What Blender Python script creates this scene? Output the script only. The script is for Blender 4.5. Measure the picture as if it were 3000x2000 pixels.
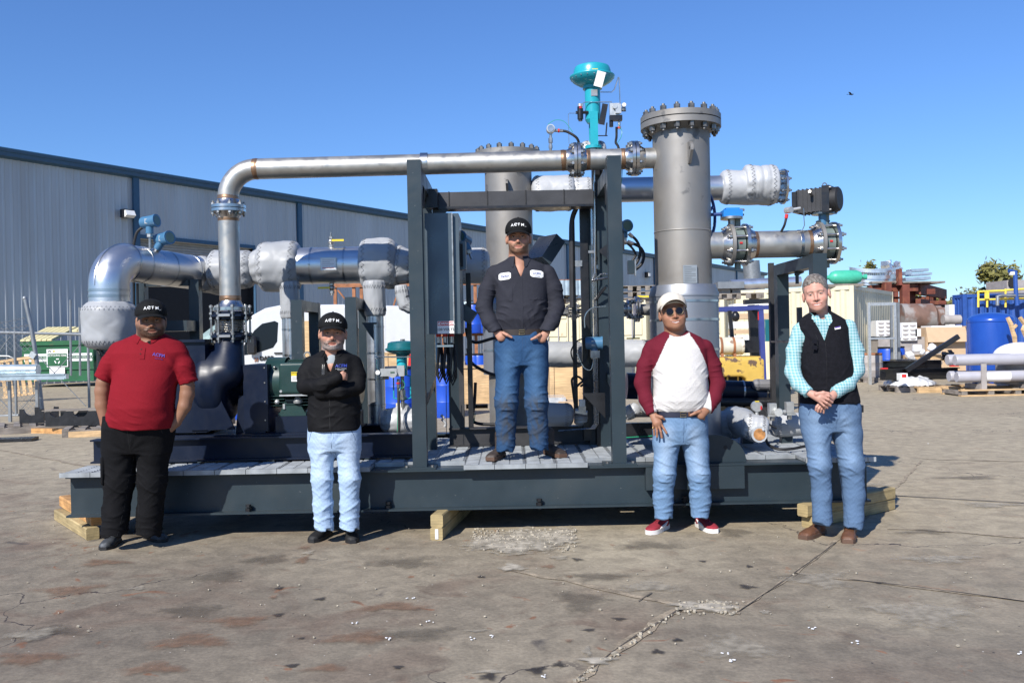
import bpy, math, random
import numpy as np
from mathutils import Vector, Matrix, Quaternion
from bpy import context
for o in list(bpy.data.objects): bpy.data.objects.remove(o)
SC = bpy.context.scene
COL = SC.collection
# ---------------------------------------------------------------- camera
F = 2650.0; H = 1.43
cam_d = bpy.data.cameras.new('camera'); cam = bpy.data.objects.new('camera', cam_d); COL.objects.link(cam)
cam_d.sensor_width = 36; cam_d.lens = F * 36 / 3000; cam_d.clip_end = 3000; cam_d.clip_start = .05
RC = Matrix.Rotation(math.radians(90) - 10 / F, 3, 'X') @ Matrix.Rotation(-.020, 3, 'Z')
cam.matrix_world = Matrix.Translation((0, 0, H)) @ RC.to_4x4()
SC.camera = cam
# ---------------------------------------------------------------- sky, sun, exposure
SUN_EL, SUN_AZ = 38, 30          # light travels towards +x,+y
W = bpy.data.worlds.new('World'); SC.world = W; W.use_nodes = True
nt = W.node_tree; nt.nodes.clear()
sky = nt.nodes.new('ShaderNodeTexSky'); sky.sky_type = 'NISHITA'; sky.sun_disc = False
sky.sun_elevation = math.radians(SUN_EL); sky.sun_rotation = math.radians(180 + SUN_AZ)
sky.air_density = 1.0; sky.dust_density = 0; sky.ozone_density = 4.5; sky.air_density = 1.15
bg = nt.nodes.new('ShaderNodeBackground'); bg.inputs[1].default_value = .088
wo = nt.nodes.new('ShaderNodeOutputWorld'); tint = nt.nodes.new('ShaderNodeMix'); tint.data_type = 'RGBA'; tint.blend_type = 'MULTIPLY'; tint.inputs[0].default_value = 1; tint.inputs[7].default_value = (.66, .90, 1.30, 1); nt.links.new(sky.outputs[0], tint.inputs[6]); nt.links.new(tint.outputs[2], bg.inputs[0]); nt.links.new(bg.outputs[0], wo.inputs[0])
sd = bpy.data.lights.new('sun', 'SUN'); sd.energy = 5.0; sd.angle = math.radians(.53); sd.color = (1, .955, .89)
sun = bpy.data.objects.new('sun', sd); COL.objects.link(sun)
e, a = math.radians(SUN_EL), math.radians(SUN_AZ)
sun.rotation_mode = 'QUATERNION'
sun.rotation_quaternion = Vector((math.cos(e) * math.sin(a), math.cos(e) * math.cos(a), -math.sin(e))).to_track_quat('-Z', 'Y')
sun.location = (-8, -10, 12)
SC.view_settings.view_transform = 'Standard'; SC.view_settings.look = 'None'; SC.view_settings.gamma = 1
SC.view_settings.use_curve_mapping = False; SC.view_settings.exposure = 0.40
SC.cycles.max_bounces = 6

# ---------------------------------------------------------------- measuring: a photo pixel seen at a distance -> a point of the place
def P(px, py, d):
    v = RC @ Vector(((px - 1500) / F, -(py - 1000) / F, -1)); return Vector((0, 0, H)) + v * (d / v.y)
def G(px, py, z=0):
    v = RC @ Vector(((px - 1500) / F, -(py - 1000) / F, -1)); return Vector((0, 0, H)) + v * ((z - H) / v.z)
def V(*a): return Vector(a)
rnd = random.Random(7)
# ---------------------------------------------------------------- objects
def tag(o, label=None, cat=None, group=None, kind=None):
    if label: o['label'] = label
    if cat: o['category'] = cat
    if group: o['group'] = group
    if kind: o['kind'] = kind
    return o
def thing(name, label, cat, loc=(0, 0, 0), rz=0, group=None):
    o = bpy.data.objects.new(name, None); COL.objects.link(o); o.empty_display_size = .1
    o.location = loc; o.rotation_euler = (0, 0, rz); return tag(o, label, cat, group)
def copy_tree(o, parent=None, label=None, **kw):
    c = o.copy(); COL.objects.link(c); c.parent = parent
    if label: c['label'] = label
    for ch in o.children: copy_tree(ch, c)
    return c
def off(parent):
    v = Vector((0, 0, 0))
    while parent is not None: v = v + Vector(parent.location); parent = parent.parent
    return v
def basis(ax, up=None):
    w = Vector(ax).normalized(); u = Vector(up) if up else (Vector((0, 0, 1)) if abs(w.z) < .9 else Vector((1, 0, 0)))
    u = (u - w * u.dot(w)).normalized(); return u, w.cross(u), w
class MB:
    def __init__(s, mat=None): s.v = []; s.f = []; s.mi = []; s.mats = []; s.T = None; s.use(mat)
    def use(s, mat):
        if mat is None: s.c = 0; return s
        if mat not in s.mats: s.mats.append(mat)
        s.c = s.mats.index(mat); return s
    def add(s, vs, fs):
        n = len(s.v)
        if s.T is not None: vs = [s.T @ Vector(v) for v in vs]
        s.v += [tuple(v) for v in vs]; s.f += [tuple(i + n for i in f) for f in fs]; s.mi += [s.c] * len(fs); return s
    def box(s, c, sz, R=None):
        c = Vector(c); hx, hy, hz = sz[0] / 2, sz[1] / 2, sz[2] / 2
        vs = [Vector((x, y, z)) for z in (-hz, hz) for y in (-hy, hy) for x in (-hx, hx)]
        if R is not None: vs = [R @ v for v in vs]
        return s.add([c + v for v in vs], [(0, 2, 3, 1), (4, 5, 7, 6), (0, 1, 5, 4), (2, 6, 7, 3), (0, 4, 6, 2), (1, 3, 7, 5)])
    def bx(s, x0, x1, y0, y1, z0, z1): return s.box(((x0 + x1) / 2, (y0 + y1) / 2, (z0 + z1) / 2), (abs(x1 - x0), abs(y1 - y0), abs(z1 - z0)))
    def bar(s, p0, p1, w, h, up=None):
        p0, p1 = Vector(p0), Vector(p1); u, v, t = basis(p1 - p0, up); R = Matrix((v, u, t)).transposed()
        return s.box((p0 + p1) / 2, (w, h, (p1 - p0).length), R)
    def rings(s, rs, cap=True, closed=False):
        n = len(rs[0]); vs = [p for r in rs for p in r]; fs = []; m = len(rs)
        for i in range(m if closed else m - 1):
            a, b = i * n, ((i + 1) % m) * n
            fs += [(a + j, a + (j + 1) % n, b + (j + 1) % n, b + j) for j in range(n)]
        if cap and not closed: fs += [tuple(range(n))[::-1], tuple(range((m - 1) * n, m * n))]
        return s.add(vs, fs)
    def cyl(s, p0, p1, r0, r1=None, n=20, cap=True):
        p0, p1 = Vector(p0), Vector(p1); r1 = r0 if r1 is None else r1; u, v, w = basis(p1 - p0)
        A = [2 * math.pi * i / n for i in range(n)]
        return s.rings([[p + (u * math.cos(a) + v * math.sin(a)) * r for a in A] for p, r in ((p0, r0), (p1, r1))], cap)
    def lathe(s, prof, o, ax=(0, 0, 1), n=28, cap=True):
        o = Vector(o); u, v, w = basis(ax); A = [2 * math.pi * i / n for i in range(n)]
        return s.rings([[o + w * h + (u * math.cos(a) + v * math.sin(a)) * max(r, 1e-4) for a in A] for r, h in prof], cap)
    def tube(s, pts, r, n=8, cap=True, closed=False):
        pts = [Vector(p) for p in pts]; m = len(pts); rs = r if isinstance(r, (list, tuple)) else [r] * m
        out = []; u = None
        for i, p in enumerate(pts):
            if closed: t = pts[(i + 1) % m] - pts[i - 1]
            else: t = pts[min(i + 1, m - 1)] - pts[max(i - 1, 0)]
            if t.length < 1e-9: t = Vector((0, 0, 1))
            t.normalize()
            if u is None: u = basis(t)[0]
            u = (u - t * u.dot(t)).normalized(); v = t.cross(u)
            out.append([p + (u * math.cos(2 * math.pi * k / n) + v * math.sin(2 * math.pi * k / n)) * rs[i] for k in range(n)])
        return s.rings(out, cap, closed)
    def ball(s, c, r, n=14, R=None):
        c = Vector(c); r = (r, r, r) if not isinstance(r, (tuple, list)) else r; m = max(6, n // 2); out = []
        for i in range(m + 1):
            ph = -math.pi / 2 + math.pi * i / m; cr = max(math.cos(ph), 1e-3)
            ring = [Vector((math.cos(2 * math.pi * k / n) * cr * r[0], math.sin(2 * math.pi * k / n) * cr * r[1], math.sin(ph) * r[2])) for k in range(n)]
            out.append([c + (R @ q if R is not None else q) for q in ring])
        return s.rings(out)
    def prism(s, poly, o, u, v, w):
        o, u, v, w = Vector(o), Vector(u), Vector(v), Vector(w); n = len(poly)
        b = [o + u * x + v * y for x, y in poly]; t = [p + w for p in b]
        if u.cross(v).dot(w) > 0: fs = [tuple(range(n))[::-1], tuple(range(n, 2 * n))] + [(i, (i + 1) % n, n + (i + 1) % n, n + i) for i in range(n)]
        else: fs = [tuple(range(n)), tuple(range(n, 2 * n))[::-1]] + [(i, n + i, n + (i + 1) % n, (i + 1) % n) for i in range(n)]
        return s.add(b + t, fs)
    def hexn(s, p, ax, r=.014, h=.02): return s.cyl(Vector(p) - Vector(ax).normalized() * h / 2, Vector(p) + Vector(ax).normalized() * h / 2, r, n=6)
    def ibeam(s, p0, p1, up, Hh, B, tw=.012, tf=.016, wo=0):
        p0, p1 = Vector(p0), Vector(p1); u, v, w = basis(p1 - p0, up)
        a, b, c, d = -B / 2, B / 2, -Hh / 2, Hh / 2; q = tw / 2
        poly = [(a, c), (b, c), (b, c + tf), (wo + q, c + tf), (wo + q, d - tf), (b, d - tf), (b, d), (a, d), (a, d - tf), (wo - q, d - tf), (wo - q, c + tf), (a, c + tf)]
        return s.prism(poly, p0, v, u, p1 - p0)
    def build(s, name, parent=None, local=False, sharp=35, tagargs=None, smooth=True):
        me = bpy.data.meshes.new(name); vs = s.v
        if parent is not None and not local:
            o = off(parent); vs = [(x - o.x, y - o.y, z - o.z) for x, y, z in vs]
        me.from_pydata(vs, [], s.f)
        for m in s.mats: me.materials.append(m)
        if len(s.mats) > 1: me.polygons.foreach_set('material_index', s.mi)
        if smooth:
            me.polygons.foreach_set('use_smooth', [True] * len(me.polygons)); me.set_sharp_from_angle(angle=math.radians(sharp))
        me.update()
        ob = bpy.data.objects.new(name, me); COL.objects.link(ob)
        if parent is not None: ob.parent = parent
        if tagargs: tag(ob, **tagargs)
        return ob
def arc(c, u, v, r, a0, a1, n=8):
    c, u, v = Vector(c), Vector(u), Vector(v); return [c + (u * math.cos(a0 + (a1 - a0) * i / n) + v * math.sin(a0 + (a1 - a0) * i / n)) * r for i in range(n + 1)]
def bez(p0, p1, p2, p3, n=12):
    p0, p1, p2, p3 = map(Vector, (p0, p1, p2, p3)); o = []
    for i in range(n + 1):
        t = i / n; q = 1 - t; o.append(p0 * q**3 + p1 * 3 * q * q * t + p2 * 3 * q * t * t + p3 * t**3)
    return o
def spline(pts, n=6):
    pts = [Vector(p) for p in pts]; o = []
    for i in range(len(pts) - 1):
        a, b, c, d = pts[max(i - 1, 0)], pts[i], pts[i + 1], pts[min(i + 2, len(pts) - 1)]
        for k in range(n):
            t = k / n; o.append(.5 * ((2 * b) + (c - a) * t + (2 * a - 5 * b + 4 * c - d) * t * t + (3 * b - a - 3 * c + d) * t**3))
    return o + [pts[-1]]
# ---------------------------------------------------------------- materials
def mat(name, col, rough=.6, metal=0, noise=None, bump=0, bscale=40, spec=.5, var=.15, vscale=6, coat=0, sheen=0, attr=False, alpha=None, fn=None, rvar=0, stretch=None):
    m = bpy.data.materials.new(name); m.use_nodes = True; t = m.node_tree; N = t.nodes; L = t.links
    b = N['Principled BSDF']; b.inputs['Roughness'].default_value = rough; b.inputs['Metallic'].default_value = metal
    b.inputs['Specular IOR Level'].default_value = spec; b.inputs['Coat Weight'].default_value = coat; b.inputs['Sheen Weight'].default_value = sheen
    b.inputs['Base Color'].default_value = (*col, 1)
    tc = N.new('ShaderNodeTexCoord'); src = tc.outputs['Object']
    if stretch:
        mp = N.new('ShaderNodeMapping'); mp.inputs['Scale'].default_value = stretch; L.new(src, mp.inputs[0]); src = mp.outputs[0]
    def nz(sc, det=4, w=0):
        n = N.new('ShaderNodeTexNoise'); n.inputs['Scale'].default_value = sc; n.inputs['Detail'].default_value = det; n.inputs['Distortion'].default_value = w; L.new(src, n.inputs[0]); return n
    out = None
    if attr:
        a = N.new('ShaderNodeAttribute'); a.attribute_name = 'col'; out = a.outputs['Color']
    if var:
        n = nz(vscale, 5); r = N.new('ShaderNodeMapRange'); r.inputs[1].default_value = .3; r.inputs[2].default_value = .7; r.inputs[3].default_value = 1 - var; r.inputs[4].default_value = 1 + var
        L.new(n.outputs[0], r.inputs[0]); mx = N.new('ShaderNodeMix'); mx.data_type = 'RGBA'; mx.blend_type = 'MULTIPLY'; mx.inputs[0].default_value = 1
        if out: L.new(out, mx.inputs[6])
        else: mx.inputs[6].default_value = (*col, 1)
        L.new(r.outputs[0], mx.inputs[7]); out = mx.outputs[2]
    if rvar:
        n = nz(vscale * 2.3, 6, .5); r = N.new('ShaderNodeMapRange'); r.inputs[1].default_value = .3; r.inputs[2].default_value = .7; r.inputs[3].default_value = max(.03, rough - rvar); r.inputs[4].default_value = rough + rvar
        L.new(n.outputs[0], r.inputs[0]); L.new(r.outputs[0], b.inputs['Roughness'])
    if fn: out = fn(N, L, src, out, b) or out
    if out: L.new(out, b.inputs['Base Color'])
    if bump:
        n = nz(bscale, 4); bp = N.new('ShaderNodeBump'); bp.inputs['Strength'].default_value = min(1, bump); bp.inputs['Distance'].default_value = .01 * max(1, bump); L.new(n.outputs[0], bp.inputs['Height']); L.new(bp.outputs[0], b.inputs['Normal'])
    if alpha is not None: b.inputs['Alpha'].default_value = alpha
    return m
def mixnode(N, L, fac, a, b, mode='MIX'):
    mx = N.new('ShaderNodeMix'); mx.data_type = 'RGBA'; mx.blend_type = mode
    if isinstance(fac, float): mx.inputs[0].default_value = fac
    else: L.new(fac, mx.inputs[0])
    for s, x in ((6, a), (7, b)):
        if isinstance(x, tuple): mx.inputs[s].default_value = (*x, 1)
        else: L.new(x, mx.inputs[s])
    return mx.outputs[2]
def thresh(N, L, src, scale, lo, hi, det=6, dist=0):
    n = N.new('ShaderNodeTexNoise'); n.inputs['Scale'].default_value = scale; n.inputs['Detail'].default_value = det; n.inputs['Distortion'].default_value = dist; L.new(src, n.inputs[0])
    r = N.new('ShaderNodeMapRange'); r.inputs[1].default_value = lo; r.inputs[2].default_value = hi; r.clamp = True; L.new(n.outputs[0], r.inputs[0]); return r.outputs[0]
def patches(*specs):
    def fn(N, L, src, out, b):
        for (sc, lo, hi, col, k) in specs:
            f = thresh(N, L, src, sc, lo, hi)
            m = N.new('ShaderNodeMath'); m.operation = 'MULTIPLY'; L.new(f, m.inputs[0]); m.inputs[1].default_value = k
            out = mixnode(N, L, m.outputs[0], out, col)
        return out
    return fn
M = {}
M['slate'] = mat('slate_paint', (.023, .036, .045), .38, spec=.4, fn=lambda N, L, s_, o, b: patches((38, .69, .72, (.14, .15, .15), .55), (2.5, .5, .72, (.042, .052, .056), .6), (.9, .55, .62, (.018, .028, .036), .5))(N, L, s_, o, b), var=.10, vscale=3, bump=.05, bscale=90, rvar=.08)
M['slate2'] = mat('cabinet_paint', (.075, .10, .12), .33, var=.10, vscale=2, rvar=.1, metal=.3)
M['navy'] = mat('navy_paint', (.004, .009, .025), .36, spec=.35, var=.15, vscale=4, rvar=.08)
M['black'] = mat('black_paint', (.012, .012, .014), .35, var=.2, rvar=.1)
M['blackmatte'] = mat('black_rubber', (.012, .012, .013), .6, var=.2)
M['tray'] = mat('black_tray', (.045, .045, .048), .5, metal=.3, var=.25, bump=.1, bscale=120)
M['steel'] = mat('stainless_pipe', (.43, .42, .39), .43, metal=.80, var=.12, vscale=5, rvar=.12, fn=patches((3.1, .55, .72, (.36, .33, .30), .5), (14, .62, .72, (.28, .26, .24), .5)))
M['vessel'] = mat('pickled_stainless', (.265, .255, .24), .58, metal=.60, var=.14, vscale=2.2, rvar=.1, fn=patches((2.2, .50, .66, (.19, .17, .145), .65), (1.1, .55, .62, (.33, .32, .30), .5), (7, .63, .68, (.11, .11, .11), .7)))
M['mach'] = mat('machined_steel', (.56, .55, .53), .28, metal=1, var=.1, rvar=.08)
M['stud'] = mat('stud_steel', (.20, .185, .165), .42, metal=.85, var=.3, vscale=30)
M['bolt'] = mat('zinc_bolt', (.42, .40, .37), .35, metal=.9, var=.3, vscale=30)
M['weld'] = mat('heat_tint', (.30, .185, .115), .4, metal=.8, var=.3, vscale=20)
M['alu'] = mat('aluminium_jacket', (.60, .61, .62), .34, metal=.92, var=.07, vscale=3, rvar=.08, bump=.04, bscale=40)
M['alu2'] = mat('stucco_jacket', (.30, .315, .34), .46, metal=.7, var=.06, vscale=3, rvar=.05, bump=.10, bscale=160)
M['aluband'] = mat('jacket_band', (.50, .51, .52), .28, metal=1, var=.1)
M['blanket'] = mat('silicone_blanket', (.33, .34, .35), .50, var=.08, vscale=4, bump=.35, bscale=9, spec=.5)
M['blanket2'] = mat('silver_blanket', (.43, .44, .45), .44, var=.08, vscale=4, bump=.35, bscale=10, spec=.6, metal=.08)
M['stitch'] = mat('blanket_lacing', (.16, .16, .17), .6)
def gratefn(N, L, src, out, b):
    s = N.new('ShaderNodeSeparateXYZ'); L.new(src, s.inputs[0]); fs_ = []
    for o, per, w_, ph_ in ((s.outputs[1], .042, .38, .50), (s.outputs[0], .057, .88, 0)):
        m1 = N.new('ShaderNodeMath'); m1.operation = 'MULTIPLY_ADD'; L.new(o, m1.inputs[0]); m1.inputs[1].default_value = 1 / per; m1.inputs[2].default_value = ph_; m2 = N.new('ShaderNodeMath'); m2.operation = 'FRACT'; L.new(m1.outputs[0], m2.inputs[0]); m3 = N.new('ShaderNodeMath'); m3.operation = 'LESS_THAN'; L.new(m2.outputs[0], m3.inputs[0]); m3.inputs[1].default_value = w_; fs_.append(m3.outputs[0])
    m = N.new('ShaderNodeMath'); m.operation = 'MULTIPLY'; L.new(fs_[0], m.inputs[0]); L.new(fs_[1], m.inputs[1]); g = N.new('ShaderNodeNewGeometry'); sn = N.new('ShaderNodeSeparateXYZ'); L.new(g.outputs['True Normal'], sn.inputs[0]); k = N.new('ShaderNodeMath'); k.operation = 'GREATER_THAN'; k.inputs[1].default_value = .5; L.new(sn.outputs[2], k.inputs[0]); q = N.new('ShaderNodeMath'); q.operation = 'MULTIPLY'; L.new(m.outputs[0], q.inputs[0]); L.new(k.outputs[0], q.inputs[1])
    return mixnode(N, L, q.outputs[0], out, (.07, .075, .08))
M['grate'] = mat('galvanised_grating', (.31, .33, .34), .5, metal=.3, var=.25, vscale=9, fn=gratefn)
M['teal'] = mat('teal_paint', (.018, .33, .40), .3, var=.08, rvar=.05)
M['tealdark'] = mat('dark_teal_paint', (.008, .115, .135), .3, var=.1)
M['txblue'] = mat('transmitter_blue', (.055, .155, .27), .3, var=.1)
M['brightblue'] = mat('bright_blue_paint', (.02, .20, .62), .35, var=.1)
M['wheelblue'] = mat('handwheel_blue', (.01, .035, .15), .35, var=.1)
M['motor'] = mat('motor_green', (.013, .040, .036), .33, var=.15, rvar=.08)
M['castal'] = mat('cast_aluminium', (.52, .53, .52), .4, metal=.6, var=.15, vscale=20)
M['white'] = mat('white_paint', (.80, .80, .80), .5, var=.05)
M['paper'] = mat('paper_white', (.80, .80, .78), .7, var=.03)
M['red'] = mat('red_paint', (.55, .02, .02), .45)
M['yellow'] = mat('yellow_vinyl', (.72, .55, .03), .4, var=.1)
M['greenw'] = mat('green_wire', (.02, .30, .16), .4)
M['ink'] = mat('ink_black', (.01, .01, .01), .6, var=0)
M['plate'] = mat('name_plate', (.42, .42, .41), .35, metal=.7, var=.1)
M['orangecap'] = mat('orange_gasket', (.42, .20, .07), .5, var=.5, vscale=25)
M['film'] = mat('clear_film', (.62, .65, .68), .12, var=.2, vscale=9, spec=.8, metal=.35, bump=.8, bscale=16)
M['screen'] = mat('lcd', (.10, .16, .13), .15)
def woodfn(N, L, src, out, b):
    mp = N.new('ShaderNodeMapping'); mp.inputs['Scale'].default_value = (1.2, 1.2, 22); L.new(src, mp.inputs[0])
    n = N.new('ShaderNodeTexNoise'); n.inputs['Scale'].default_value = 3; n.inputs['Detail'].default_value = 6; L.new(mp.outputs[0], n.inputs[0])
    r = N.new('ShaderNodeMapRange'); r.inputs[1].default_value = .35; r.inputs[2].default_value = .65; r.inputs[3].default_value = .72; r.inputs[4].default_value = 1.12; L.new(n.outputs[0], r.inputs[0])
    return mixnode(N, L, 1.0, out, r.outputs[0], 'MULTIPLY')
M['timber'] = mat('treated_timber', (.37, .285, .14), .75, var=.25, vscale=7, fn=woodfn, bump=.2, bscale=30)
M['timber2'] = mat('orange_timber', (.50, .27, .10), .75, var=.28, vscale=9, fn=woodfn, bump=.2, bscale=30)
M['pine'] = mat('pine_board', (.56, .38, .20), .75, var=.2, vscale=5, fn=woodfn, bump=.2)
M['greywood'] = mat('weathered_wood', (.24, .21, .18), .85, var=.3, vscale=6, fn=woodfn, bump=.3)
M['ply'] = mat('plywood', (.60, .41, .21), .7, var=.12, vscale=3, fn=woodfn)
# ================================================================ implicit surfaces (surface nets)
def nets(Fn, lo, hi, h, pad=2):
    lo = np.array(lo, float) - pad * h; hi = np.array(hi, float) + pad * h
    n = np.ceil((hi - lo) / h).astype(int) + 1
    ax = [lo[i] + h * np.arange(n[i]) for i in range(3)]
    Xg = np.meshgrid(*ax, indexing='ij'); S = Fn(*Xg).astype(np.float32)
    b = [S[i:n[0] - 1 + i, j:n[1] - 1 + j, k:n[2] - 1 + k] for i in (0, 1) for j in (0, 1) for k in (0, 1)]
    cs = [(i, j, k) for i in (0, 1) for j in (0, 1) for k in (0, 1)]
    neg = sum((q < 0).astype(np.int8) for q in b); act = (neg > 0) & (neg < 8)
    ai = np.argwhere(act); idx = -np.ones(act.shape, int); idx[act] = np.arange(len(ai))
    bv = [q[act] for q in b]; acc = np.zeros((len(ai), 3)); cnt = np.zeros(len(ai))
    for p in range(8):
        for q in range(p + 1, 8):
            d = [cs[q][t] - cs[p][t] for t in range(3)]
            if sum(abs(x) for x in d) != 1: continue
            f0, f1 = bv[p], bv[q]; mk = (f0 < 0) != (f1 < 0); t = np.where(mk, f0 / np.where(mk, f0 - f1, 1), 0)
            c0 = np.array(cs[p], float); dd = np.array(d, float)
            acc += mk[:, None] * (c0[None] + t[:, None] * dd[None]); cnt += mk
    vs = lo + (ai + acc / cnt[:, None]) * h; faces = []
    s = S < 0
    for a_ in range(3):
        b_, c_ = (a_ + 1) % 3, (a_ + 2) % 3
        sl0 = [slice(1, -1)] * 3; sl1 = [slice(1, -1)] * 3; sl0[a_] = slice(0, -1); sl1[a_] = slice(1, None)
        A_, B_ = s[tuple(sl0)], s[tuple(sl1)]
        for flip, mk in ((False, A_ & ~B_), (True, ~A_ & B_)):
            w = np.argwhere(mk)
            if not len(w): continue
            w[:, b_] += 1; w[:, c_] += 1
            def g(db, dc): q = w.copy(); q[:, b_] -= db; q[:, c_] -= dc; return idx[q[:, 0], q[:, 1], q[:, 2]]
            f = np.stack([g(1, 1), g(0, 1), g(0, 0), g(1, 0)], 1)
            faces.append(f[:, ::-1] if flip else f)
    return vs, np.concatenate(faces)
def smin(a, b, k):
    h = np.clip(.5 + .5 * (b - a) / k, 0, 1); return b + (a - b) * h - k * h * (1 - h)
def smax(a, b, k): return -smin(-a, -b, k)
def sd_cap(x, y, z, a, b, ra, rb, fy=1.0):
    """rounded cone from a to b; fy<1 flattens it in y"""
    ax, ay, az = a; bx_, by, bz = b; ux, uy, uz = bx_ - ax, by - ay, bz - az; L2 = ux * ux + uy * uy + uz * uz + 1e-12
    t = np.clip(((x - ax) * ux + (y - ay) * uy + (z - az) * uz) / L2, 0, 1)
    return np.sqrt((x - ax - t * ux)**2 + ((y - ay - t * uy) / fy)**2 + (z - az - t * uz)**2) - (ra + (rb - ra) * t)
def sd_ell(x, y, z, c, r, R=None):
    px, py, pz = x - c[0], y - c[1], z - c[2]
    if R is not None:
        M3 = np.array(R.transposed()); px, py, pz = (M3[0, 0] * px + M3[0, 1] * py + M3[0, 2] * pz, M3[1, 0] * px + M3[1, 1] * py + M3[1, 2] * pz, M3[2, 0] * px + M3[2, 1] * py + M3[2, 2] * pz)
    k0 = np.sqrt((px / r[0])**2 + (py / r[1])**2 + (pz / r[2])**2); return (k0 - 1) * min(r) * (.5 + .5 * np.minimum(1, 1 / np.maximum(k0, .3)))
def np_mesh(name, vs, fs, mt, parent, col=None, label=None, sharp=None):
    me = bpy.data.meshes.new(name); o = off(parent) if parent else Vector((0, 0, 0)); vs = np.asarray(vs) - np.array(o)
    me.vertices.add(len(vs)); me.vertices.foreach_set('co', vs.astype(np.float32).ravel())
    me.loops.add(len(fs) * 4); me.loops.foreach_set('vertex_index', fs.astype(np.int32).ravel())
    me.polygons.add(len(fs)); me.polygons.foreach_set('loop_start', np.arange(0, len(fs) * 4, 4, dtype=np.int32)); me.polygons.foreach_set('use_smooth', np.ones(len(fs), bool))
    me.update(calc_edges=True)
    for m_ in (mt if isinstance(mt, (list, tuple)) else [mt]): me.materials.append(m_)
    if col is not None:
        c4 = np.ones((len(vs), 4), np.float32); c4[:, :3] = col; at = me.attributes.new('col', 'FLOAT_COLOR', 'POINT'); at.data.foreach_set('color', c4.ravel())
    ob = bpy.data.objects.new(name, me); COL.objects.link(ob); ob.parent = parent
    if label: ob['label'] = label
    return ob
# ================================================================ the ground
def groundfn(N, L, src, out, b):
    c = mixnode(N, L, thresh(N, L, src, .35, .42, .6, 5, .3), (.160, .134, .100), (.245, .207, .150))
    c = mixnode(N, L, thresh(N, L, src, 1.3, .52, .66, 8, .8), c, (.165, .125, .090))
    mul = thresh(N, L, src, .22, .52, .62, 4, .2); c = mixnode(N, L, mul, c, (.29, .25, .182))
    c = mixnode(N, L, thresh(N, L, src, 2.6, .60, .70, 8, 1.0), c, (.150, .112, .080))
    f = thresh(N, L, src, 3.4, .655, .70, 9, 1.5); c = mixnode(N, L, f, c, (.20, .105, .06))
    f = thresh(N, L, src, 1.9, .66, .72, 7, .6); c = mixnode(N, L, f, c, (.055, .048, .045))
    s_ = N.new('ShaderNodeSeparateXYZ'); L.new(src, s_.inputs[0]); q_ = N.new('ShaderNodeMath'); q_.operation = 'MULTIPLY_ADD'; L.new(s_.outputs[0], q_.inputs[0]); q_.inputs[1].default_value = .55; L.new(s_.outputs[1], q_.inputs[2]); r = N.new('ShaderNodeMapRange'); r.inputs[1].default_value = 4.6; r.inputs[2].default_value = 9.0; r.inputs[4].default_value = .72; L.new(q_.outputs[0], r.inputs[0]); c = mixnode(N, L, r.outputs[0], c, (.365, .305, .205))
    n = N.new('ShaderNodeTexNoise'); n.inputs['Scale'].default_value = 45; n.inputs['Detail'].default_value = 8; n.inputs['Roughness'].default_value = .7; L.new(src, n.inputs[0])
    r = N.new('ShaderNodeMapRange'); r.inputs[1].default_value = .3; r.inputs[2].default_value = .7; r.inputs[3].default_value = .78; r.inputs[4].default_value = 1.24; L.new(n.outputs[0], r.inputs[0])
    c = mixnode(N, L, 1.0, c, r.outputs[0], 'MULTIPLY')
    n = N.new('ShaderNodeTexNoise'); n.inputs['Scale'].default_value = 7; n.inputs['Detail'].default_value = 9; n.inputs['Distortion'].default_value = .7; L.new(src, n.inputs[0])
    r = N.new('ShaderNodeMapRange'); r.inputs[1].default_value = .35; r.inputs[2].default_value = .65; r.inputs[3].default_value = .82; r.inputs[4].default_value = 1.16; L.new(n.outputs[0], r.inputs[0])
    c = mixnode(N, L, 1.0, c, r.outputs[0], 'MULTIPLY')
    # pale flecks and dark specks
    for sc, th, col in ((9, .035, (.55, .52, .47)), (4.3, .028, (.04, .035, .032))):
        v = N.new('ShaderNodeTexVoronoi'); v.inputs['Scale'].default_value = sc; L.new(src, v.inputs[0])
        wn = N.new('ShaderNodeMath'); wn.operation = 'LESS_THAN'; wn.inputs[1].default_value = th; L.new(v.outputs['Distance'], wn.inputs[0]); c = mixnode(N, L, wn.outputs[0], c, col)
    # hairline cracks
    v = N.new('ShaderNodeTexVoronoi'); v.feature = 'DISTANCE_TO_EDGE'; v.inputs['Scale'].default_value = .42
    nn = N.new('ShaderNodeTexNoise'); nn.inputs['Scale'].default_value = 1.6; nn.inputs['Detail'].default_value = 7; L.new(src, nn.inputs[0])
    ad = N.new('ShaderNodeVectorMath'); ad.operation = 'ADD'; L.new(src, ad.inputs[0]); L.new(nn.outputs['Color'], ad.inputs[1]); L.new(ad.outputs[0], v.inputs[0])
    lt = N.new('ShaderNodeMath'); lt.operation = 'LESS_THAN'; lt.inputs[1].default_value = .0022; L.new(v.outputs['Distance'], lt.inputs[0])
    mm = N.new('ShaderNodeMath'); mm.operation = 'MULTIPLY'; L.new(lt.outputs[0], mm.inputs[0]); L.new(thresh(N, L, src, .5, .5, .55), mm.inputs[1])
    return mixnode(N, L, mm.outputs[0], c, (.05, .04, .035))
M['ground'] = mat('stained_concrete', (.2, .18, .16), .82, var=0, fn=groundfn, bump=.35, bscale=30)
M['joint'] = mat('joint_filler', (.27, .22, .155), .9, var=.5, vscale=14, bump=.6, bscale=60)
M['jointdark'] = mat('open_joint', (.09, .075, .06), .9, var=.4, vscale=10)
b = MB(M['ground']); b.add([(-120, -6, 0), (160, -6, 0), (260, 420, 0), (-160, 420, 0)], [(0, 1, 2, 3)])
b.build('ground', smooth=False, tagargs=dict(kind='structure'))
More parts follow.
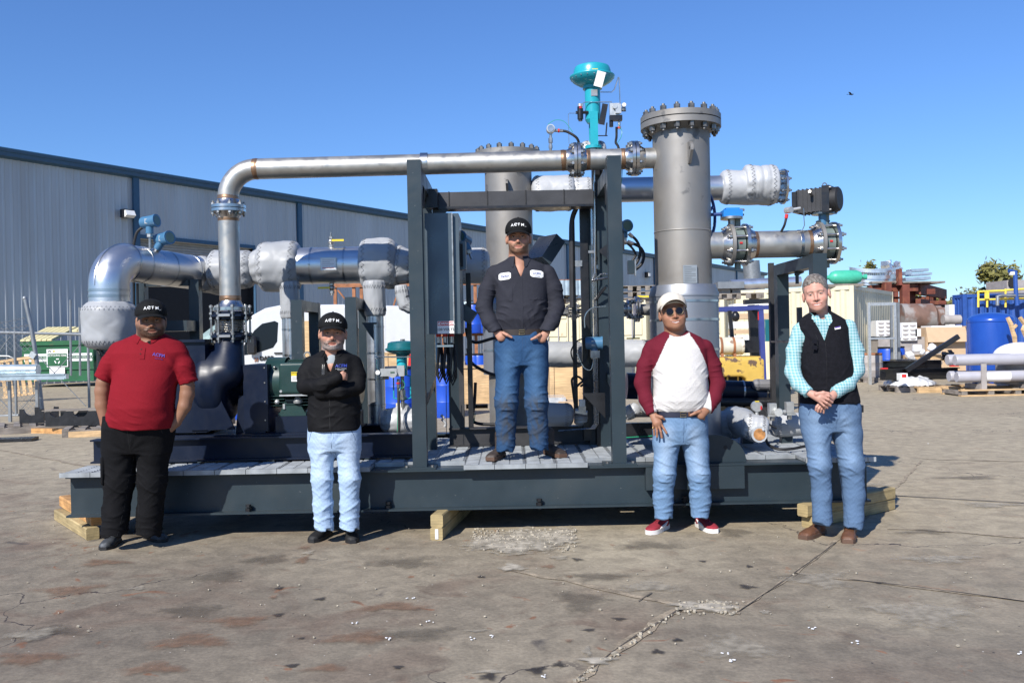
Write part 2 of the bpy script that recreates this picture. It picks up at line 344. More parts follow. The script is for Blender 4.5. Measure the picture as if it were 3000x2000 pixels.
def ribbon(mb, pts, w, z=.004, jit=.3):
    pts = [Vector((p.x, p.y, z)) for p in pts]; Lr = []; 
    q = []
    for i in range(len(pts) - 1):
        n = max(1, int((pts[i + 1] - pts[i]).length / .12)); q += [pts[i].lerp(pts[i + 1], k / n) for k in range(n)]
    q.append(pts[-1]); vs = []; r = random.Random(3)
    for i, p in enumerate(q):
        t = (q[min(i + 1, len(q) - 1)] - q[max(i - 1, 0)]).normalized(); s = Vector((-t.y, t.x, 0)); ww = w * (1 + jit * r.uniform(-1, 1)); o = s * w * jit * r.uniform(-1, 1) * .6
        vs += [p + o + s * ww / 2, p + o - s * ww / 2]
    mb.add(vs, [(2 * i, 2 * i + 1, 2 * i + 3, 2 * i + 2) for i in range(len(q) - 1)])
j = MB(M['joint']); jd = MB(M['jointdark'])
for pts, w in (([(1620, 2040), (1800, 1910), (1980, 1785)], .05), ([(2160, 1790), (2330, 1680), (2400, 1625), (2560, 1500), (2700, 1350)], .022), ([(1500, 1672), (1700, 1710), (1990, 1775)], .04), ([(2330, 1680), (2600, 1710), (3000, 1760)], .03), ([(2600, 1550), (2700, 1552), (3000, 1575)], .035),
               ([(0, 1318), (120, 1340), (255, 1366)], .05), ([(2700, 1345), (3000, 1352)], .03), ([(1980, 1790), (2110, 1790), (2170, 1795)], .04)):
    ribbon(j, [G(*p) for p in pts], w, .004, .6)
for pts, w in (([(1680, 2000), (1830, 1885), (1985, 1790)], .015), ([(2160, 1795), (2300, 1700), (2450, 1590)], .010), ([(2480, 1697), (2700, 1722), (3000, 1762)], .012), ([(1870, 1763), (1910, 1738)], .016), ([(2400, 1440), (3000, 1474)], .03), ([(0, 1505), (200, 1490)], .012)):
    ribbon(jd, [G(*p) for p in pts], w * .65, .007, .6)
j.build('slab_joints', tagargs=dict(kind='structure'), smooth=False); jd.build('open_slab_joints', tagargs=dict(kind='structure'), smooth=False)
# stains with soft broken edges
def stain_mat(name, col, k=1.0):
    def fn(N, L, src, out, b):
        a = N.new('ShaderNodeAttribute'); a.attribute_name = 'fade'
        n = N.new('ShaderNodeTexNoise'); n.inputs['Scale'].default_value = 16; n.inputs['Detail'].default_value = 7; L.new(src, n.inputs[0])
        s = N.new('ShaderNodeMath'); s.operation = 'MULTIPLY_ADD'; L.new(n.outputs[0], s.inputs[0]); s.inputs[1].default_value = 1.6; s.inputs[2].default_value = -.8
        t = N.new('ShaderNodeMath'); t.operation = 'ADD'; L.new(s.outputs[0], t.inputs[0]); L.new(a.outputs['Fac'], t.inputs[1])
        r = N.new('ShaderNodeMapRange'); r.inputs[1].default_value = .2; r.inputs[2].default_value = .9; r.inputs[4].default_value = k; L.new(t.outputs[0], r.inputs[0]); L.new(r.outputs[0], b.inputs['Alpha']); return out
    return mat(name, col, .85, var=.35, vscale=20, fn=fn)
def stains(name, m, specs, z):
    vs, fs, fade = [], [], []; r = random.Random(5)
    for (px, py, rx, ry) in specs:
        c = G(px, py); n0 = len(vs); N_ = 18; ph = r.uniform(0, 6)
        sx = rx * c.y / F; sy = ry * c.y * c.y / F / H
        for k, q in enumerate((0, .5, 1)):
            for i in range(N_):
                a_ = 2 * math.pi * i / N_; rr = q * (1 + .25 * math.sin(3 * a_ + ph) + .15 * math.sin(5 * a_ + 2 * ph)); vs.append((c.x + math.cos(a_) * rr * sx, c.y + math.sin(a_) * rr * sy, z)); fade.append((1.15, .8, 0)[k])
            if k: fs += [(n0 + (k - 1) * N_ + i, n0 + (k - 1) * N_ + (i + 1) % N_, n0 + k * N_ + (i + 1) % N_, n0 + k * N_ + i) for i in range(N_)]
        z += .00002
    me = bpy.data.meshes.new(name); me.from_pydata(vs, [], fs); me.materials.append(m)
    at = me.attributes.new('fade', 'FLOAT', 'POINT'); at.data.foreach_set('value', fade)
    o = bpy.data.objects.new(name, me); COL.objects.link(o); tag(o, kind='structure')
stains('oil_stains', stain_mat('oil', (.035, .03, .028), .75), [(1430, 1984, 34, 14), (938, 1756, 22, 6), (818, 1724, 16, 5), (815, 1802, 20, 8), (883, 1871, 14, 4), (855, 1951, 24, 8), (1165, 1955, 20, 7), (1410, 1690, 16, 5), (1570, 1965, 34, 14), (1635, 1948, 26, 12), (1725, 1847, 26, 6), (1815, 1815, 26, 7), (2195, 1660, 14, 5), (2575, 1708, 20, 4), (1985, 1876, 20, 6), (1925, 1910, 26, 10), (2060, 1645, 14, 4), (1690, 1640, 20, 6), (2190, 1720, 30, 8)], .005)
stains('dark_patches', stain_mat('grime', (.10, .085, .065), .38), [(640, 1690, 110, 22), (780, 1640, 90, 18), (1230, 1860, 150, 24), (560, 1790, 120, 24), (1180, 1650, 130, 20), (400, 1560, 90, 18), (1760, 1690, 120, 16), (1900, 1600, 130, 16), (2350, 1690, 90, 12), (2700, 1560, 110, 9), (2840, 1400, 120, 8), (1700, 1760, 90, 40), (150, 1850, 140, 20), (2150, 1560, 60, 16)], .006)
stains('rust_stains', stain_mat('rust', (.22, .12, .07), .45), [(888, 1640, 24, 16), (893, 1605, 26, 6), (800, 1750, 16, 8), (1648, 1590, 14, 6), (1605, 1660, 30, 7), (1668, 1690, 14, 5), (1665, 1878, 16, 6), (560, 1880, 150, 28), (700, 1820, 120, 20), (1050, 1870, 130, 24), (200, 1730, 120, 20), (90, 1930, 140, 24), (450, 1960, 120, 22), (300, 1650, 90, 12), (1150, 1780, 150, 16), (950, 1960, 90, 14)], .0065)
stains('pale_patches', stain_mat('dust', (.36, .32, .25), .55), [(400, 1725, 34, 6), (100, 1860, 90, 22), (1720, 1910, 16, 20), (1500, 1620, 60, 10), (905, 1620, 20, 8), (1640, 1635, 34, 9), (2240, 1795, 22, 6), (2130, 1780, 60, 9), (1400, 1850, 40, 5), (1430, 1970, 60, 6), (2400, 1700, 110, 30), (2700, 1800, 170, 50), (2500, 1420, 120, 9), (2900, 1480, 110, 10), (2150, 1900, 140, 40), (1900, 1720, 110, 20), (2750, 1640, 140, 16)], .0072)
# the spalled patch of broken concrete by the middle timber
r = random.Random(11); M['spall'] = mat('broken_concrete', (.36, .32, .25), .95, var=.4, vscale=22, bump=1, bscale=25)
stains('spalled_concrete', stain_mat('spall_fade', (.38, .34, .27), 1.0), [(1520, 1585, 165, 40), (1440, 1590, 85, 32), (1620, 1572, 105, 32), (1500, 1600, 110, 26), (2075, 1780, 110, 19), (2010, 1775, 50, 14), (1750, 1938, 60, 14), (1500, 1665, 50, 14)], .0085)
cb = MB(M['spall'])
for i in range(700):
    if i < 420: p = G(r.uniform(1385, 1690), r.triangular(1546, 1622, 1560))
    elif i < 500: p = G(r.uniform(1990, 2160), r.uniform(1762, 1802))
    elif i < 560: t = r.random(); p = G(1680 + 320 * t + r.gauss(0, 8), 2000 - 220 * t + r.gauss(0, 5))
    else: p = G(r.uniform(0, 3000), r.triangular(1400, 2000, 1700))
    s = r.uniform(.003, .011) * (1 if i < 560 else .7); cb.box((p.x, p.y, s * .5 + .004), (s * r.uniform(.8, 1.8), s * r.uniform(.8, 1.8), s), Matrix.Rotation(r.uniform(0, 3), 3, 'Z') @ Matrix.Rotation(r.uniform(-.4, .4), 3, 'X'))
cb.build('concrete_crumbs', smooth=False, tagargs=dict(kind='stuff', label='loose crumbs of broken pale concrete on the slab', cat='rubble'))
lb = MB(M['white'])
for (px, py) in ((2380, 1845), (1130, 1965 - 90), (1450, 1868), (1380, 1874), (2128, 1920), (2145, 1936), (2503, 1885), (1260, 1905 - 80), (1600, 1985), (2720, 1300), (450, 1345), (1037, 1826), (1203, 1754), (2990, 1915)):
    p = G(px, py)
    for k in range(3): lb.box((p.x + r.uniform(-.02, .02), p.y + r.uniform(-.02, .02), .008), (r.uniform(.004, .014), r.uniform(.004, .009), .003), Matrix.Rotation(r.uniform(0, 3), 3, 'Z'))
lb.build('paper_scraps', smooth=False, tagargs=dict(kind='stuff', label='tiny white scraps scattered over the concrete', cat='litter'))

# ================================================================ warehouse
def wallfn(N, L, src, out, b): return out
M['siding'] = mat('grey_metal_siding', (.43, .455, .47), .42, var=.10, vscale=.7, metal=.15, rvar=.06, stretch=(1, 1, .15), fn=patches((1.2, .5, .75, (.34, .34, .33), .5)))
M['trim'] = mat('blue_trim', (.025, .085, .16), .45, var=.1)
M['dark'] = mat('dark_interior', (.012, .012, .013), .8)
M['rollup'] = mat('rollup_door', (.30, .31, .32), .5, var=.1)
E = 9.0
wa = Vector((-19.2, 33.9, 0)); wb = Vector((31.7, 113, 0)); wd = (wb - wa).normalized(); wn = Vector((wd.y, -wd.x, 0))
wh = thing('warehouse', 'long grey ribbed metal warehouse with blue eave trim behind the skid', 'building', (0, 40, 0))
def wp(s, z, o=0): return wa + wd * s + wn * o + Vector((0, 0, z))
def wall_s(px):        # distance along the wall at photo column px
    dx, dy = (RC @ Vector(((px - 1500) / F, 0, -1))).xy; k = dx / dy
    return (k * wa.y - wa.x) / (wd.x - k * wd.y)
s_door0, s_door1 = wall_s(413), wall_s(748); s_end = (wb - wa).length
def ribwall(mb, s0, s1, z0, z1, step=.305):
    poly = []; s = s0
    while s < s1:
        for ds, o in ((0, 0), (.04, .032), (.09, .032), (.13, 0)):
            if s + ds <= s1: poly.append((s + ds, o))
        s += step
    poly.append((s1, 0)); n = len(poly)
    mb.add([wp(q, z0, o) for q, o in poly] + [wp(q, z1, o) for q, o in poly], [(i, i + 1, n + i + 1, n + i) for i in range(n - 1)])
w = MB(M['siding'])
ribwall(w, -12, s_door0, 0, E - .3); ribwall(w, s_door0, s_door1, 6.05, E - .3); ribwall(w, s_door1, s_end, 0, E - .3)
w.prism([(-12, 0), (s_end, 0), (s_end, -30), (-12, -30)], wp(0, E - .02), wd, wn, Vector((0, 0, -.1)))
w.add([wp(s_end, 0), wp(s_end, E), wp(s_end, E, -30), wp(s_end, 0, -30)], [(0, 1, 2, 3)])
w.build('wall', wh, sharp=20)
t = MB(M['trim'])
def ext(mb, poly, s0, s1): mb.prism(poly, wp(s0, 0), wn, Vector((0, 0, 1)), wd * (s1 - s0))
ext(t, [(-.3, E), (.34, E - .06), (.36, E - .10), (.34, E - .2), (.30, E - .22), (.28, E - .36), (.05, E - .42), (-.3, E - .42)], -12, s_end + .3)
t.build('eave_gutter', wh)
for px in (403, 881, 1275, 1520, 1665, 1820, 1920, 2010, 2160):
    q = wall_s(px); t = MB(M['trim']); t.prism([(-.14, 0), (.14, 0), (.14, .12), (-.14, .12)], wp(q, 0, .034), wd, wn, Vector((0, 0, E - .4))); t.build('downspout', wh)
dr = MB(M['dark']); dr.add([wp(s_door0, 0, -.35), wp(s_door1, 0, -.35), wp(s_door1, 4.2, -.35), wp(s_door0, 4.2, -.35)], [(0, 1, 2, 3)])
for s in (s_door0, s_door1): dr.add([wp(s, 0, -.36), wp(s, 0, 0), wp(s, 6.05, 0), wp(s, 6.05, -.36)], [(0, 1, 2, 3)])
dr.use(M['trim']).bar(wp(s_door0, 6.12, .05), wp(s_door1, 6.12, .05), .10, .16); dr.bar(wp(s_door1, 0, .05), wp(s_door1, 6.2, .05), .14, .1)
rl = dr.build('doorway', wh)
m = MB(M['rollup'])
for k in range(16): m.prism([(0, 0), (.03, .03), (.03, .09), (0, .118)], wp(s_door0, 4.12 + k * .12, -.34), wn, Vector((0, 0, 1)), wd * (s_door1 - s_door0))
m.build('roll_up_door', rl)
m = MB(M['black']); c = P(372, 626, 1); 
def on_wall(px, py, o=0):
    v = RC @ Vector(((px - 1500) / F, -(py - 1000) / F, -1)); c0 = Vector((0, 0, H)); k = (wa - c0).dot(wn) + o; return c0 + v * (k / v.dot(wn))
a0 = on_wall(372, 626, .25); m.box(a0, (.46, .3, .34), Matrix.Rotation(math.atan2(wd.y, wd.x), 3, 'Z')); m.use(M['paper']).box(a0 + wn * .16 + Vector((0, 0, -.03)), (.44, .2, .24), Matrix.Rotation(math.atan2(wd.y, wd.x), 3, 'Z') @ Matrix.Rotation(-.5, 3, 'X'))
m.build('wall_light', wh)
a0 = on_wall(1897, 805, .2); m = MB(M['black']); m.box(a0, (.5, .4, .5), Matrix.Rotation(math.atan2(wd.y, wd.x), 3, 'Z')); m.use(M['white']).box(a0 + wn * .2, (.4, .1, .3), Matrix.Rotation(math.atan2(wd.y, wd.x), 3, 'Z')); m.build('wall_light', wh)
# ================================================================ the process skid: one welded thing
X, Y_, Z_ = Vector((1, 0, 0)), Vector((0, 1, 0)), Vector((0, 0, 1))
SK = thing('process_skid', 'large dark slate steel skid carrying steel vessels, pipes, pump and motor', 'process skid', (-.3, 6.65, .174))
YF = 6.65; ZB = .174; ZT = .475; ZG = .505
XL, XR = P(192, 1450, YF).x, P(2551, 1400, YF).x; YB = 9.25
def part(mb, name, parent=None, label=None, **k):
    return mb.build(name, parent or SK, tagargs=dict(label=label) if label else None, **k)
def XP(px, py, d): return P(px, py, d).x
def ZP(px, py, d): return P(px, py, d).z
# --- base frame
m = MB(M['slate'])
m.ibeam((XL, YF + .083, (ZB + ZT) / 2), (XR, YF + .083, (ZB + ZT) / 2), Z_, ZT - ZB, .165, .010, .014)
base = part(m, 'base_beam', label='long front beam of the skid')
m = MB(M['slate']); m.ibeam((XL, YB, (ZB + ZT) / 2), (XR, YB, (ZB + ZT) / 2), Z_, ZT - ZB, .165, .010, .014); part(m, 'base_beam')
for i in range(9):
    x = XL + .09 + (XR - XL - .18) * i / 8; m = MB(M['slate']); m.ibeam((x, YF + .17, (ZB + ZT) / 2 - .002), (x, YB - .09, (ZB + ZT) / 2 - .002), Z_, ZT - ZB - .008, .13, .010, .012); part(m, 'cross_beam')
for px, py in ((728, 1488), (1138, 1483), (1580, 1472), (2006, 1462)):
    x = XP(px, py, YF + .04); m = MB(M['slate']); z = ZB + .014; m.use(M['black'])
    m.cyl((x, YF + .04, z - .03), (x, YF + .04, z + .05), .011, n=8); m.hexn((x, YF + .04, z + .012), Z_, .024, .024); m.hexn((x, YF + .04, z + .042), Z_, .021, .018); part(m, 'levelling_bolt', base)
# doubler plate and lifting lug
x0, x1 = XP(2012, 1400, YF), XP(2181, 1400, YF)
m = MB(M['slate']); m.bx(x0 - .3, x1, YF - .004, YF + .078, ZP(2100, 1431, YF), ZT - .016); part(m, 'doubler_plate', base)
cx = XP(2095, 1300, YF + .1); r_ = XP(2185, 1340, YF + .1) - cx; zb = ZT + .001
poly = [(-r_ - .1, 0), (r_, 0)] + [(r_ * math.cos(a), r_ * .9 * math.sin(a)) for a in [math.pi * i / 14 for i in range(1, 9)]] + [(-r_ - .1, r_ * .55)]
m = MB(M['slate']); m.prism(poly, (cx, YF + .085, zb), X, Z_, Vector((0, .03, 0)))
hx = XP(2126, 1310, YF + .08); hz = ZP(2126, 1310, YF + .08); m.use(M['ink']).cyl((hx, YF + .083, hz), (hx, YF + .12, hz), .016, n=16); part(m, 'lifting_lug')
# --- grating, plank by plank
def plank(x0, x1, y0, y1, name='grating_plank'):
    m = MB(M['grate']); w = x1 - x0; mtl = []
    m.bx(x0, x1, y0, y1, ZT + .003, ZG - .006)
    y = 6.645 + .042 * math.ceil((y0 + .02 - 6.645) / .042)
    while y < y1 - .026:
        for k in range(2):
            a = x0 + .010 + (w - .020) * k / 2; bq = x0 + .010 + (w - .020) * (k + .94) / 2; zz = ZG - .006; h = .007
            m.add([(a, y, zz), (bq, y, zz), (bq, y + .026, zz), (a, y + .026, zz), (a + .004, y + .013, zz + h), (bq - .004, y + .013, zz + h)], [(0, 1, 5, 4), (1, 2, 5), (2, 3, 4, 5), (3, 0, 4)])
        y += .042
    m.bx(x0, x1, y0 - .004, y0 + .008, ZT - .002, ZG + .002)
    return m.build(name, SK, smooth=False)
xa = XL - .03; W_ = .228; i = 0
x_pump = XP(1212, 1340, 7.05)
def blocked(x0, x1, y0):   # column feet stand on the beam
    for cx_, hw in ((XP(1222, 1365, YF), .15), (XP(1815, 1350, YF), .15), (XP(2100, 1340, YF), .42)):
        if x1 > cx_ - hw and x0 < cx_ + hw: return True
while xa < XR + .03:
    xb = min(xa + W_, XR + .035); y1 = 7.06 if xb < x_pump + .05 else 8.55
    y0 = YF + (.21 if blocked(xa, xb, 0) else -.025)
    plank(xa, xb - .004, y0, y1); xa += W_; i += 1
m = MB(M['grate']); m.bx(XL + .1, XR - .1, 7.2, YB, ZT - .012, ZT - .004) if False else None
# --- support block helper
def ibx(name, mt, x0, x1, y0, y1, z0, z1, parent=None, label=None): m = MB(mt); m.bx(x0, x1, y0, y1, z0, z1); return part(m, name, parent, label)
# --- main gantry columns
zc = ZP(1220, 471, YF + .1)
cols = []
for px, pb in ((1221, 1370), (1795, 1360)):
    xc = XP(px, 468, YF + .1); x_b = XP(px + (4 if px < 1500 else 20), pb, YF + .1); xc = (xc + x_b) / 2
    m = MB(M['slate']); m.bx(xc - .052, xc + .052, YF + .05, YF + .155, ZT + .012, zc)
    m.bx(xc - .12, xc + .12, YF + .005, YF + .19, ZT + .001, ZT + .014)
    for sx in (-.095, .095): m.use(M['bolt']).hexn((xc + sx, YF + .03, ZT + .022), Z_, .012, .014)
    c = part(m, 'gantry_column'); cols.append(xc)
    m = MB(M['slate']); m.bx(xc - .045, xc + .052, YF + .16, 7.58, zc - .17, zc - .05); m.use(M['black']).prism([(0, 0), (.12, .16), (.12, 0)], (xc + .053, YF + .17, zc - .33), Y_, Z_, Vector((-.1, 0, 0))); part(m, 'top_beam')
    m = MB(M['slate']); m.bx(xc - .05, xc + .05, 7.60, 7.70, ZT + .014, zc - .05); m.bx(xc - .1, xc + .1, 7.55, 7.75, ZT + .002, ZT + .013); part(m, 'rear_column')
    zz = ZP(1230, 1130, 7.1)
    m = MB(M['slate']); m.bar((xc + .03, YF + .16, zz - .1), (xc + .03, 7.6, zz + .02), .05, .06); part(m, 'side_brace')
x_l, x_r = cols
# gussets on the right column
m = MB(M['black']); m.prism([(0, 0), (.18, 0), (0, -.2)], (x_r - .06, 7.1, ZP(1780, 1150, 7.1)), -X, Z_, Vector((0, .012, 0))); part(m, 'gusset')
# black cable tray across
zt0, zt1 = ZP(1500, 611, 7.45), ZP(1500, 561, 7.45); xt0, xt1 = XP(1268, 590, 7.45), XP(1738, 590, 7.45)
m = MB(M['tray']); m.bx(xt0, xt1, 7.42, 7.55, zt0 + .02, zt1); m.use(M['black']).bx(xt0, xt1, 7.40, 7.57, zt0, zt0 + .019)
tr = part(m, 'cable_tray', label='black cable tray spanning between the gantry columns')
for i in range(4):
    x = xt0 + .10 + (xt1 - xt0) * (i + .1) / 4.2; m = MB(M['ink']); m.bx(x, x + .008, 7.414, 7.56, zt0 + .03, zt1 + .004); part(m, 'cable_tie', tr)
m = MB(M['black']); m.bx(xt0 - .04, xt0 + .05, 7.3, 7.42, zt0, zt1 + .01); m.prism([(0, 0), (.14, 0), (0, -.12)], (xt0, 7.41, zt0), X, Z_, Vector((0, .01, 0))); part(m, 'tray_bracket')
# vertical trays and tubing racks by the right column
m = MB(M['black']); 
for (px0, px1, y0_, y1_, d) in ((1672, 1684, 640, 1240, 7.75), (1700, 1722, 610, 1290, 7.7), (1737, 1770, 460, 1330, 7.62)):
    a_, b_ = P(px0 + 5, (y0_ + y1_) / 2, d), P(px1 + 5, (y0_ + y1_) / 2, d); m.bx(a_.x, b_.x, d, d + .07, P(px0, y1_, d).z, P(px0, y0_, d).z)
part(m, 'cable_riser')
m = MB(M['slate']); a_, b_ = P(1722, 950, 7.72), P(1738, 950, 7.72); m.bx(a_.x, b_.x, 7.72, 7.82, ZG, P(1730, 570, 7.72).z); part(m, 'rear_post')
m = MB(M['mach'])
for k in range(4):
    a_ = P(1731 + k * 4, 600, 7.58); b_ = P(1741 + k * 4, 1240, 7.58); m.tube([a_, b_, b_ + Vector((-.03, 0, -.04)), b_ + Vector((-.3, .05, -.06))], .0045, 6)
part(m, 'impulse_tubing', label='bundle of bright vertical instrument tubes')
m = MB(M['mach']); m.tube([P(1739, 440, 7.5), P(1741, 600, 7.5), P(1744, 800, 7.5), P(1735, 822, 7.5), P(1790, 812, 7.4), P(1785, 806, 7.4)], .009, 7); m.tube([P(1742, 820, 7.5), P(1760, 803, 7.5), P(1790, 803, 7.4)], .006, 6); part(m, 'conduit')
m = MB(M['tray']); m.tube(spline([P(1700, 560, 7.6), P(1692, 600, 7.65), P(1677, 640, 7.7), P(1674, 700, 7.7), P(1676, 900, 7.7)], 5), .022, 8); part(m, 'bent_cable_bundle')
# --- instrument stand on black base beam
zz0, zz1 = ZG, ZP(1500, 1252, 7.75)
m = MB(M['tray']); m.ibeam((XP(1316, 1280, 7.8), 7.83, (zz0 + zz1) / 2), (XP(1758, 1280, 7.8), 7.83, (zz0 + zz1) / 2), Z_, zz1 - zz0, .11, .01, .012); sb = part(m, 'stand_base_beam', label='black channel at the foot of the instrument stand')
for px0, px1, mt in ((1314, 1344, 'slate'), (1344, 1358, 'tray'), (1370, 1384, 'black')):
    a_, b_ = P(px0, 1100, 7.8), P(px1, 1100, 7.8); m = MB(M[mt]); m.bx(a_.x, b_.x, 7.8, 7.87, zz1, ZP(1350, 800 if px0 > 1340 else 640, 7.8)); part(m, 'stand_post')
# --- electrical cabinet
cx0, cx1 = XP(1247, 800, 7.0), XP(1327, 800, 7.0); cz0, cz1 = ZP(1290, 978, 7.0), ZP(1290, 624, 7.0)
m = MB(M['slate2']); m.bx(cx0, cx1, 7.0, 7.55, cz0, cz1); cab = part(m, 'electrical_cabinet', label='tall grey electrical cabinet with a danger sign')
m = MB(M['slate2']); m.prism([(0, 0), (.50, 0), (.50, 1.0 * (cz1 - cz0) - .12), (.35, cz1 - cz0), (0, cz1 - cz0)], (cx1 + .004, 7.03, cz0), Y_, Z_, Vector((.045, 0, 0))); part(m, 'cabinet_door', cab)
m = MB(M['bolt']); m.bx(cx1 - .004, cx1 + .005, 6.995, 7.0, cz0, cz1); part(m, 'door_seam', cab)
def text(s, size, o, u, v, mt, parent, name='lettering', align='CENTER', bold=.0, ext_=.0008, shear=0, fn=None, space=1.0):
    cu = bpy.data.curves.new('t', 'FONT'); cu.body = s; cu.size = size; cu.align_x = align; cu.align_y = 'CENTER'; cu.offset = bold; cu.extrude = ext_; cu.shear = shear; cu.resolution_u = 2; cu.space_character = space
    to = bpy.data.objects.new('t', cu); COL.objects.link(to); dg = bpy.context.evaluated_depsgraph_get(); me = bpy.data.meshes.new_from_object(to.evaluated_get(dg)); bpy.data.objects.remove(to); bpy.data.curves.remove(cu)
    o, u, v = Vector(o), Vector(u).normalized(), Vector(v).normalized(); w = u.cross(v); op = off(parent)
    for q in me.vertices:
        c = q.co.copy(); q.co = (fn(c) if fn else o + u * c.x + v * c.y + w * c.z) - op
    me.materials.clear(); me.materials.append(mt); ob = bpy.data.objects.new(name, me); COL.objects.link(ob); ob.parent = parent; return ob
def sign(name, parent, px0, px1, py0, py1, d, mt, th=.004, label=None):
    a_, b_ = P(px0, py0, d), P(px1, py1, d); m = MB(mt); m.bx(a_.x, b_.x, d, d + th, b_.z, a_.z); return part(m, name, parent, label), Vector(((a_.x + b_.x) / 2, d, (a_.z + b_.z) / 2)), abs(b_.x - a_.x), abs(a_.z - b_.z)
sg, c, w, h = sign('danger_sign', SK, 1281, 1330, 941, 976, 6.992, M['paper'], label='white DANGER 120 VOLTS sign with red header on the cabinet')
m = MB(M['red']); m.bx(c.x - w / 2 + .003, c.x + w / 2 - .003, 6.990, 6.9919, c.z + h * .14, c.z + h / 2 - .003); part(m, 'sign_header', sg)
text('DANGER', .030, (c.x + .01, 6.988, c.z + h * .30), X, Z_, M['paper'], sg, bold=.0008)
text('120 VOLTS', .0275, (c.x, 6.990, c.z - h * .18), X, Z_, M['ink'], sg, bold=.0003)
m = MB(M['paper']); m.prism([(-.010, -.008), (.010, -.008), (0, .011)], (c.x - w * .40, 6.988, c.z + h * .30), X, Z_, Vector((0, -.001, 0))); part(m, 'warning_triangle', sg)
# conduits and cable loops under the cabinet
for k in range(3):
    x = XP(1286 + k * 19, 990, 7.15); m = MB(M['red']); m.cyl((x, 7.12, cz0), (x, 7.12, cz0 - .022), .02, n=12); m.use(M['bolt']).cyl((x, 7.12, cz0 - .02), (x, 7.12, cz0 - .075), .017, n=12); part(m, 'cable_gland', cab)
    m = MB(M['blackmatte'])
    for q in range(3):
        z0 = cz0 - .07; zl = ZP(1300, 1090 + 12 * q + 5 * k, 7.15); dx = .02 + .004 * q
        m.tube([(x + .003 * q, 7.1 + .02 * q, z0), (x - .004, 7.1 + .02 * q, z0 - .1), (x - dx * .8, 7.1 + .02 * q, zl + .05), (x, 7.1 + .02 * q, zl - .012), (x + dx, 7.1 + .02 * q, zl + .05), (x + dx, 7.12, z0 - .1), (x + dx * .5, 7.2, z0 - .02)], .010, 7)
    part(m, 'hanging_cable', cab)
m = MB(M['mach']); a_ = P(1305, 1013, 7.1); m.bx(a_.x - .065, a_.x + .065, 7.05, 7.058, a_.z - .008, a_.z + .008); part(m, 'cable_clamp', cab)
# devices on the cabinet's right side
m = MB(M['slate2']); a_ = P(1352, 750, 7.25); m.box(a_, (.075, .12, .225)); m.use(M['ink']).box(a_ + V(-.01, -.065, 0), (.05, .02, .18)); part(m, 'disconnect_box', label='small upright switch box on the cabinet door')
def transmitter(px, py, d, r=.05, ax=(-.5, -.8, .1), stem=.2, stemdir=(0, 0, -1), label=None, mt=None):
    m = MB(mt or M['txblue']); c = P(px, py, d); ax = Vector(ax).normalized(); m.cyl(c - ax * r * 1.15, c + ax * r * 1.15, r, n=18); m.cyl(c - ax * r * 1.35, c - ax * r * 1.15, r * .9, n=18); m.cyl(c + ax * r * 1.1, c + ax * r * 1.4, r * 1.08, n=18)
    m.use(M['screen']).cyl(c + ax * r * 1.4, c + ax * r * 1.42, r * .8, n=18)
    sdv = Vector(stemdir).normalized(); m.use(mt or M['txblue']).cyl(c + sdv * r * .8, c + sdv * r * 1.9, r * .62, n=14); m.use(M['bolt']).cyl(c + sdv * r * 1.9, c + sdv * r * 2.5, r * .5, n=6); m.cyl(c + sdv * r * 2.5, c + sdv * (r * 2.5 + stem), .011, n=8)
    m.use(M['plate']).box(c + V(0, -r * .9, 0) , (r * .9, .004, r * .8)); return part(m, 'pressure_transmitter', label=label)
transmitter(1358, 701, 7.5, .052, (-.35, -.9, .2), .05, (.4, 0, -1))
transmitter(438, 650, 7.65, .052, (1, -.25, .12), .13, label='upper blue transmitter above the left elbow'); transmitter(480, 700, 7.7, .055, (.9, -.5, .1), .03, (-.75, 0, -1))
m = MB(M['blackmatte']); m.tube(spline([P(425, 662, 7.65), P(402, 680, 7.65), P(392, 715, 7.65), P(390, 730, 7.65)], 6), .012, 8); part(m, 'flexible_conduit')
transmitter(1740, 1005, 7.5, .052, (1, -.1, 0), .12, label='blue transmitter on the instrument tubes')
m = MB(M['bolt']); a_ = P(1743, 1037, 7.5); m.box(a_, (.075, .07, .06)); part(m, 'valve_manifold')
for i, (px, py) in enumerate(((1828, 664), (1795, 686))): transmitter(px, py, 7.75, .05, (.3, -.9, 0), .03)
m = MB(M['slate']); a_ = P(1848, 783, 7.5); m.box(a_, (.05, .06, .11)); m.use(M['bolt']).box(a_ + V(.035, 0, -.005), (.012, .05, .13)); part(m, 'bracket')
for pts, r_ in (([(1842, 684), (1865, 705), (1876, 735), (1868, 765), (1848, 792)], .012), ([(1838, 708), (1872, 722), (1886, 745), (1878, 775), (1846, 800)], .013), ([(1826, 705), (1848, 722), (1862, 745), (1852, 765)], .010)):
    m = MB(M['blackmatte']); m.use(M['blackmatte']).tube(spline([P(x, y, 7.6) for x, y in pts], 6), r_, 8); m.use(M['bolt']).cyl(P(*pts[0], 7.6), P(pts[1][0] * .5 + pts[0][0] * .5, pts[1][1] * .5 + pts[0][1] * .5, 7.6), r_ * 1.35, n=8); part(m, 'flexible_hose')
# hoses between the cabinet and the rear vessel
for pts in ([(1366, 960), (1372, 990), (1396, 1003), (1440, 992), (1470, 985)], [(1370, 1020), (1380, 1060), (1415, 1085), (1450, 1098), (1480, 1101)], [(1393, 1120), (1390, 1180), (1384, 1225), (1400, 1240), (1450, 1243)]):
    m = MB(M['blackmatte']); m.tube(spline([P(x, y, 7.95) for x, y in pts], 6), .014, 8); part(m, 'flexible_hose')
m = MB(M['greenw']); m.tube(spline([P(1392, 1210, 7.9), P(1388, 1235, 7.9), P(1375, 1250, 7.88)], 4), .004, 5); part(m, 'earth_wire')
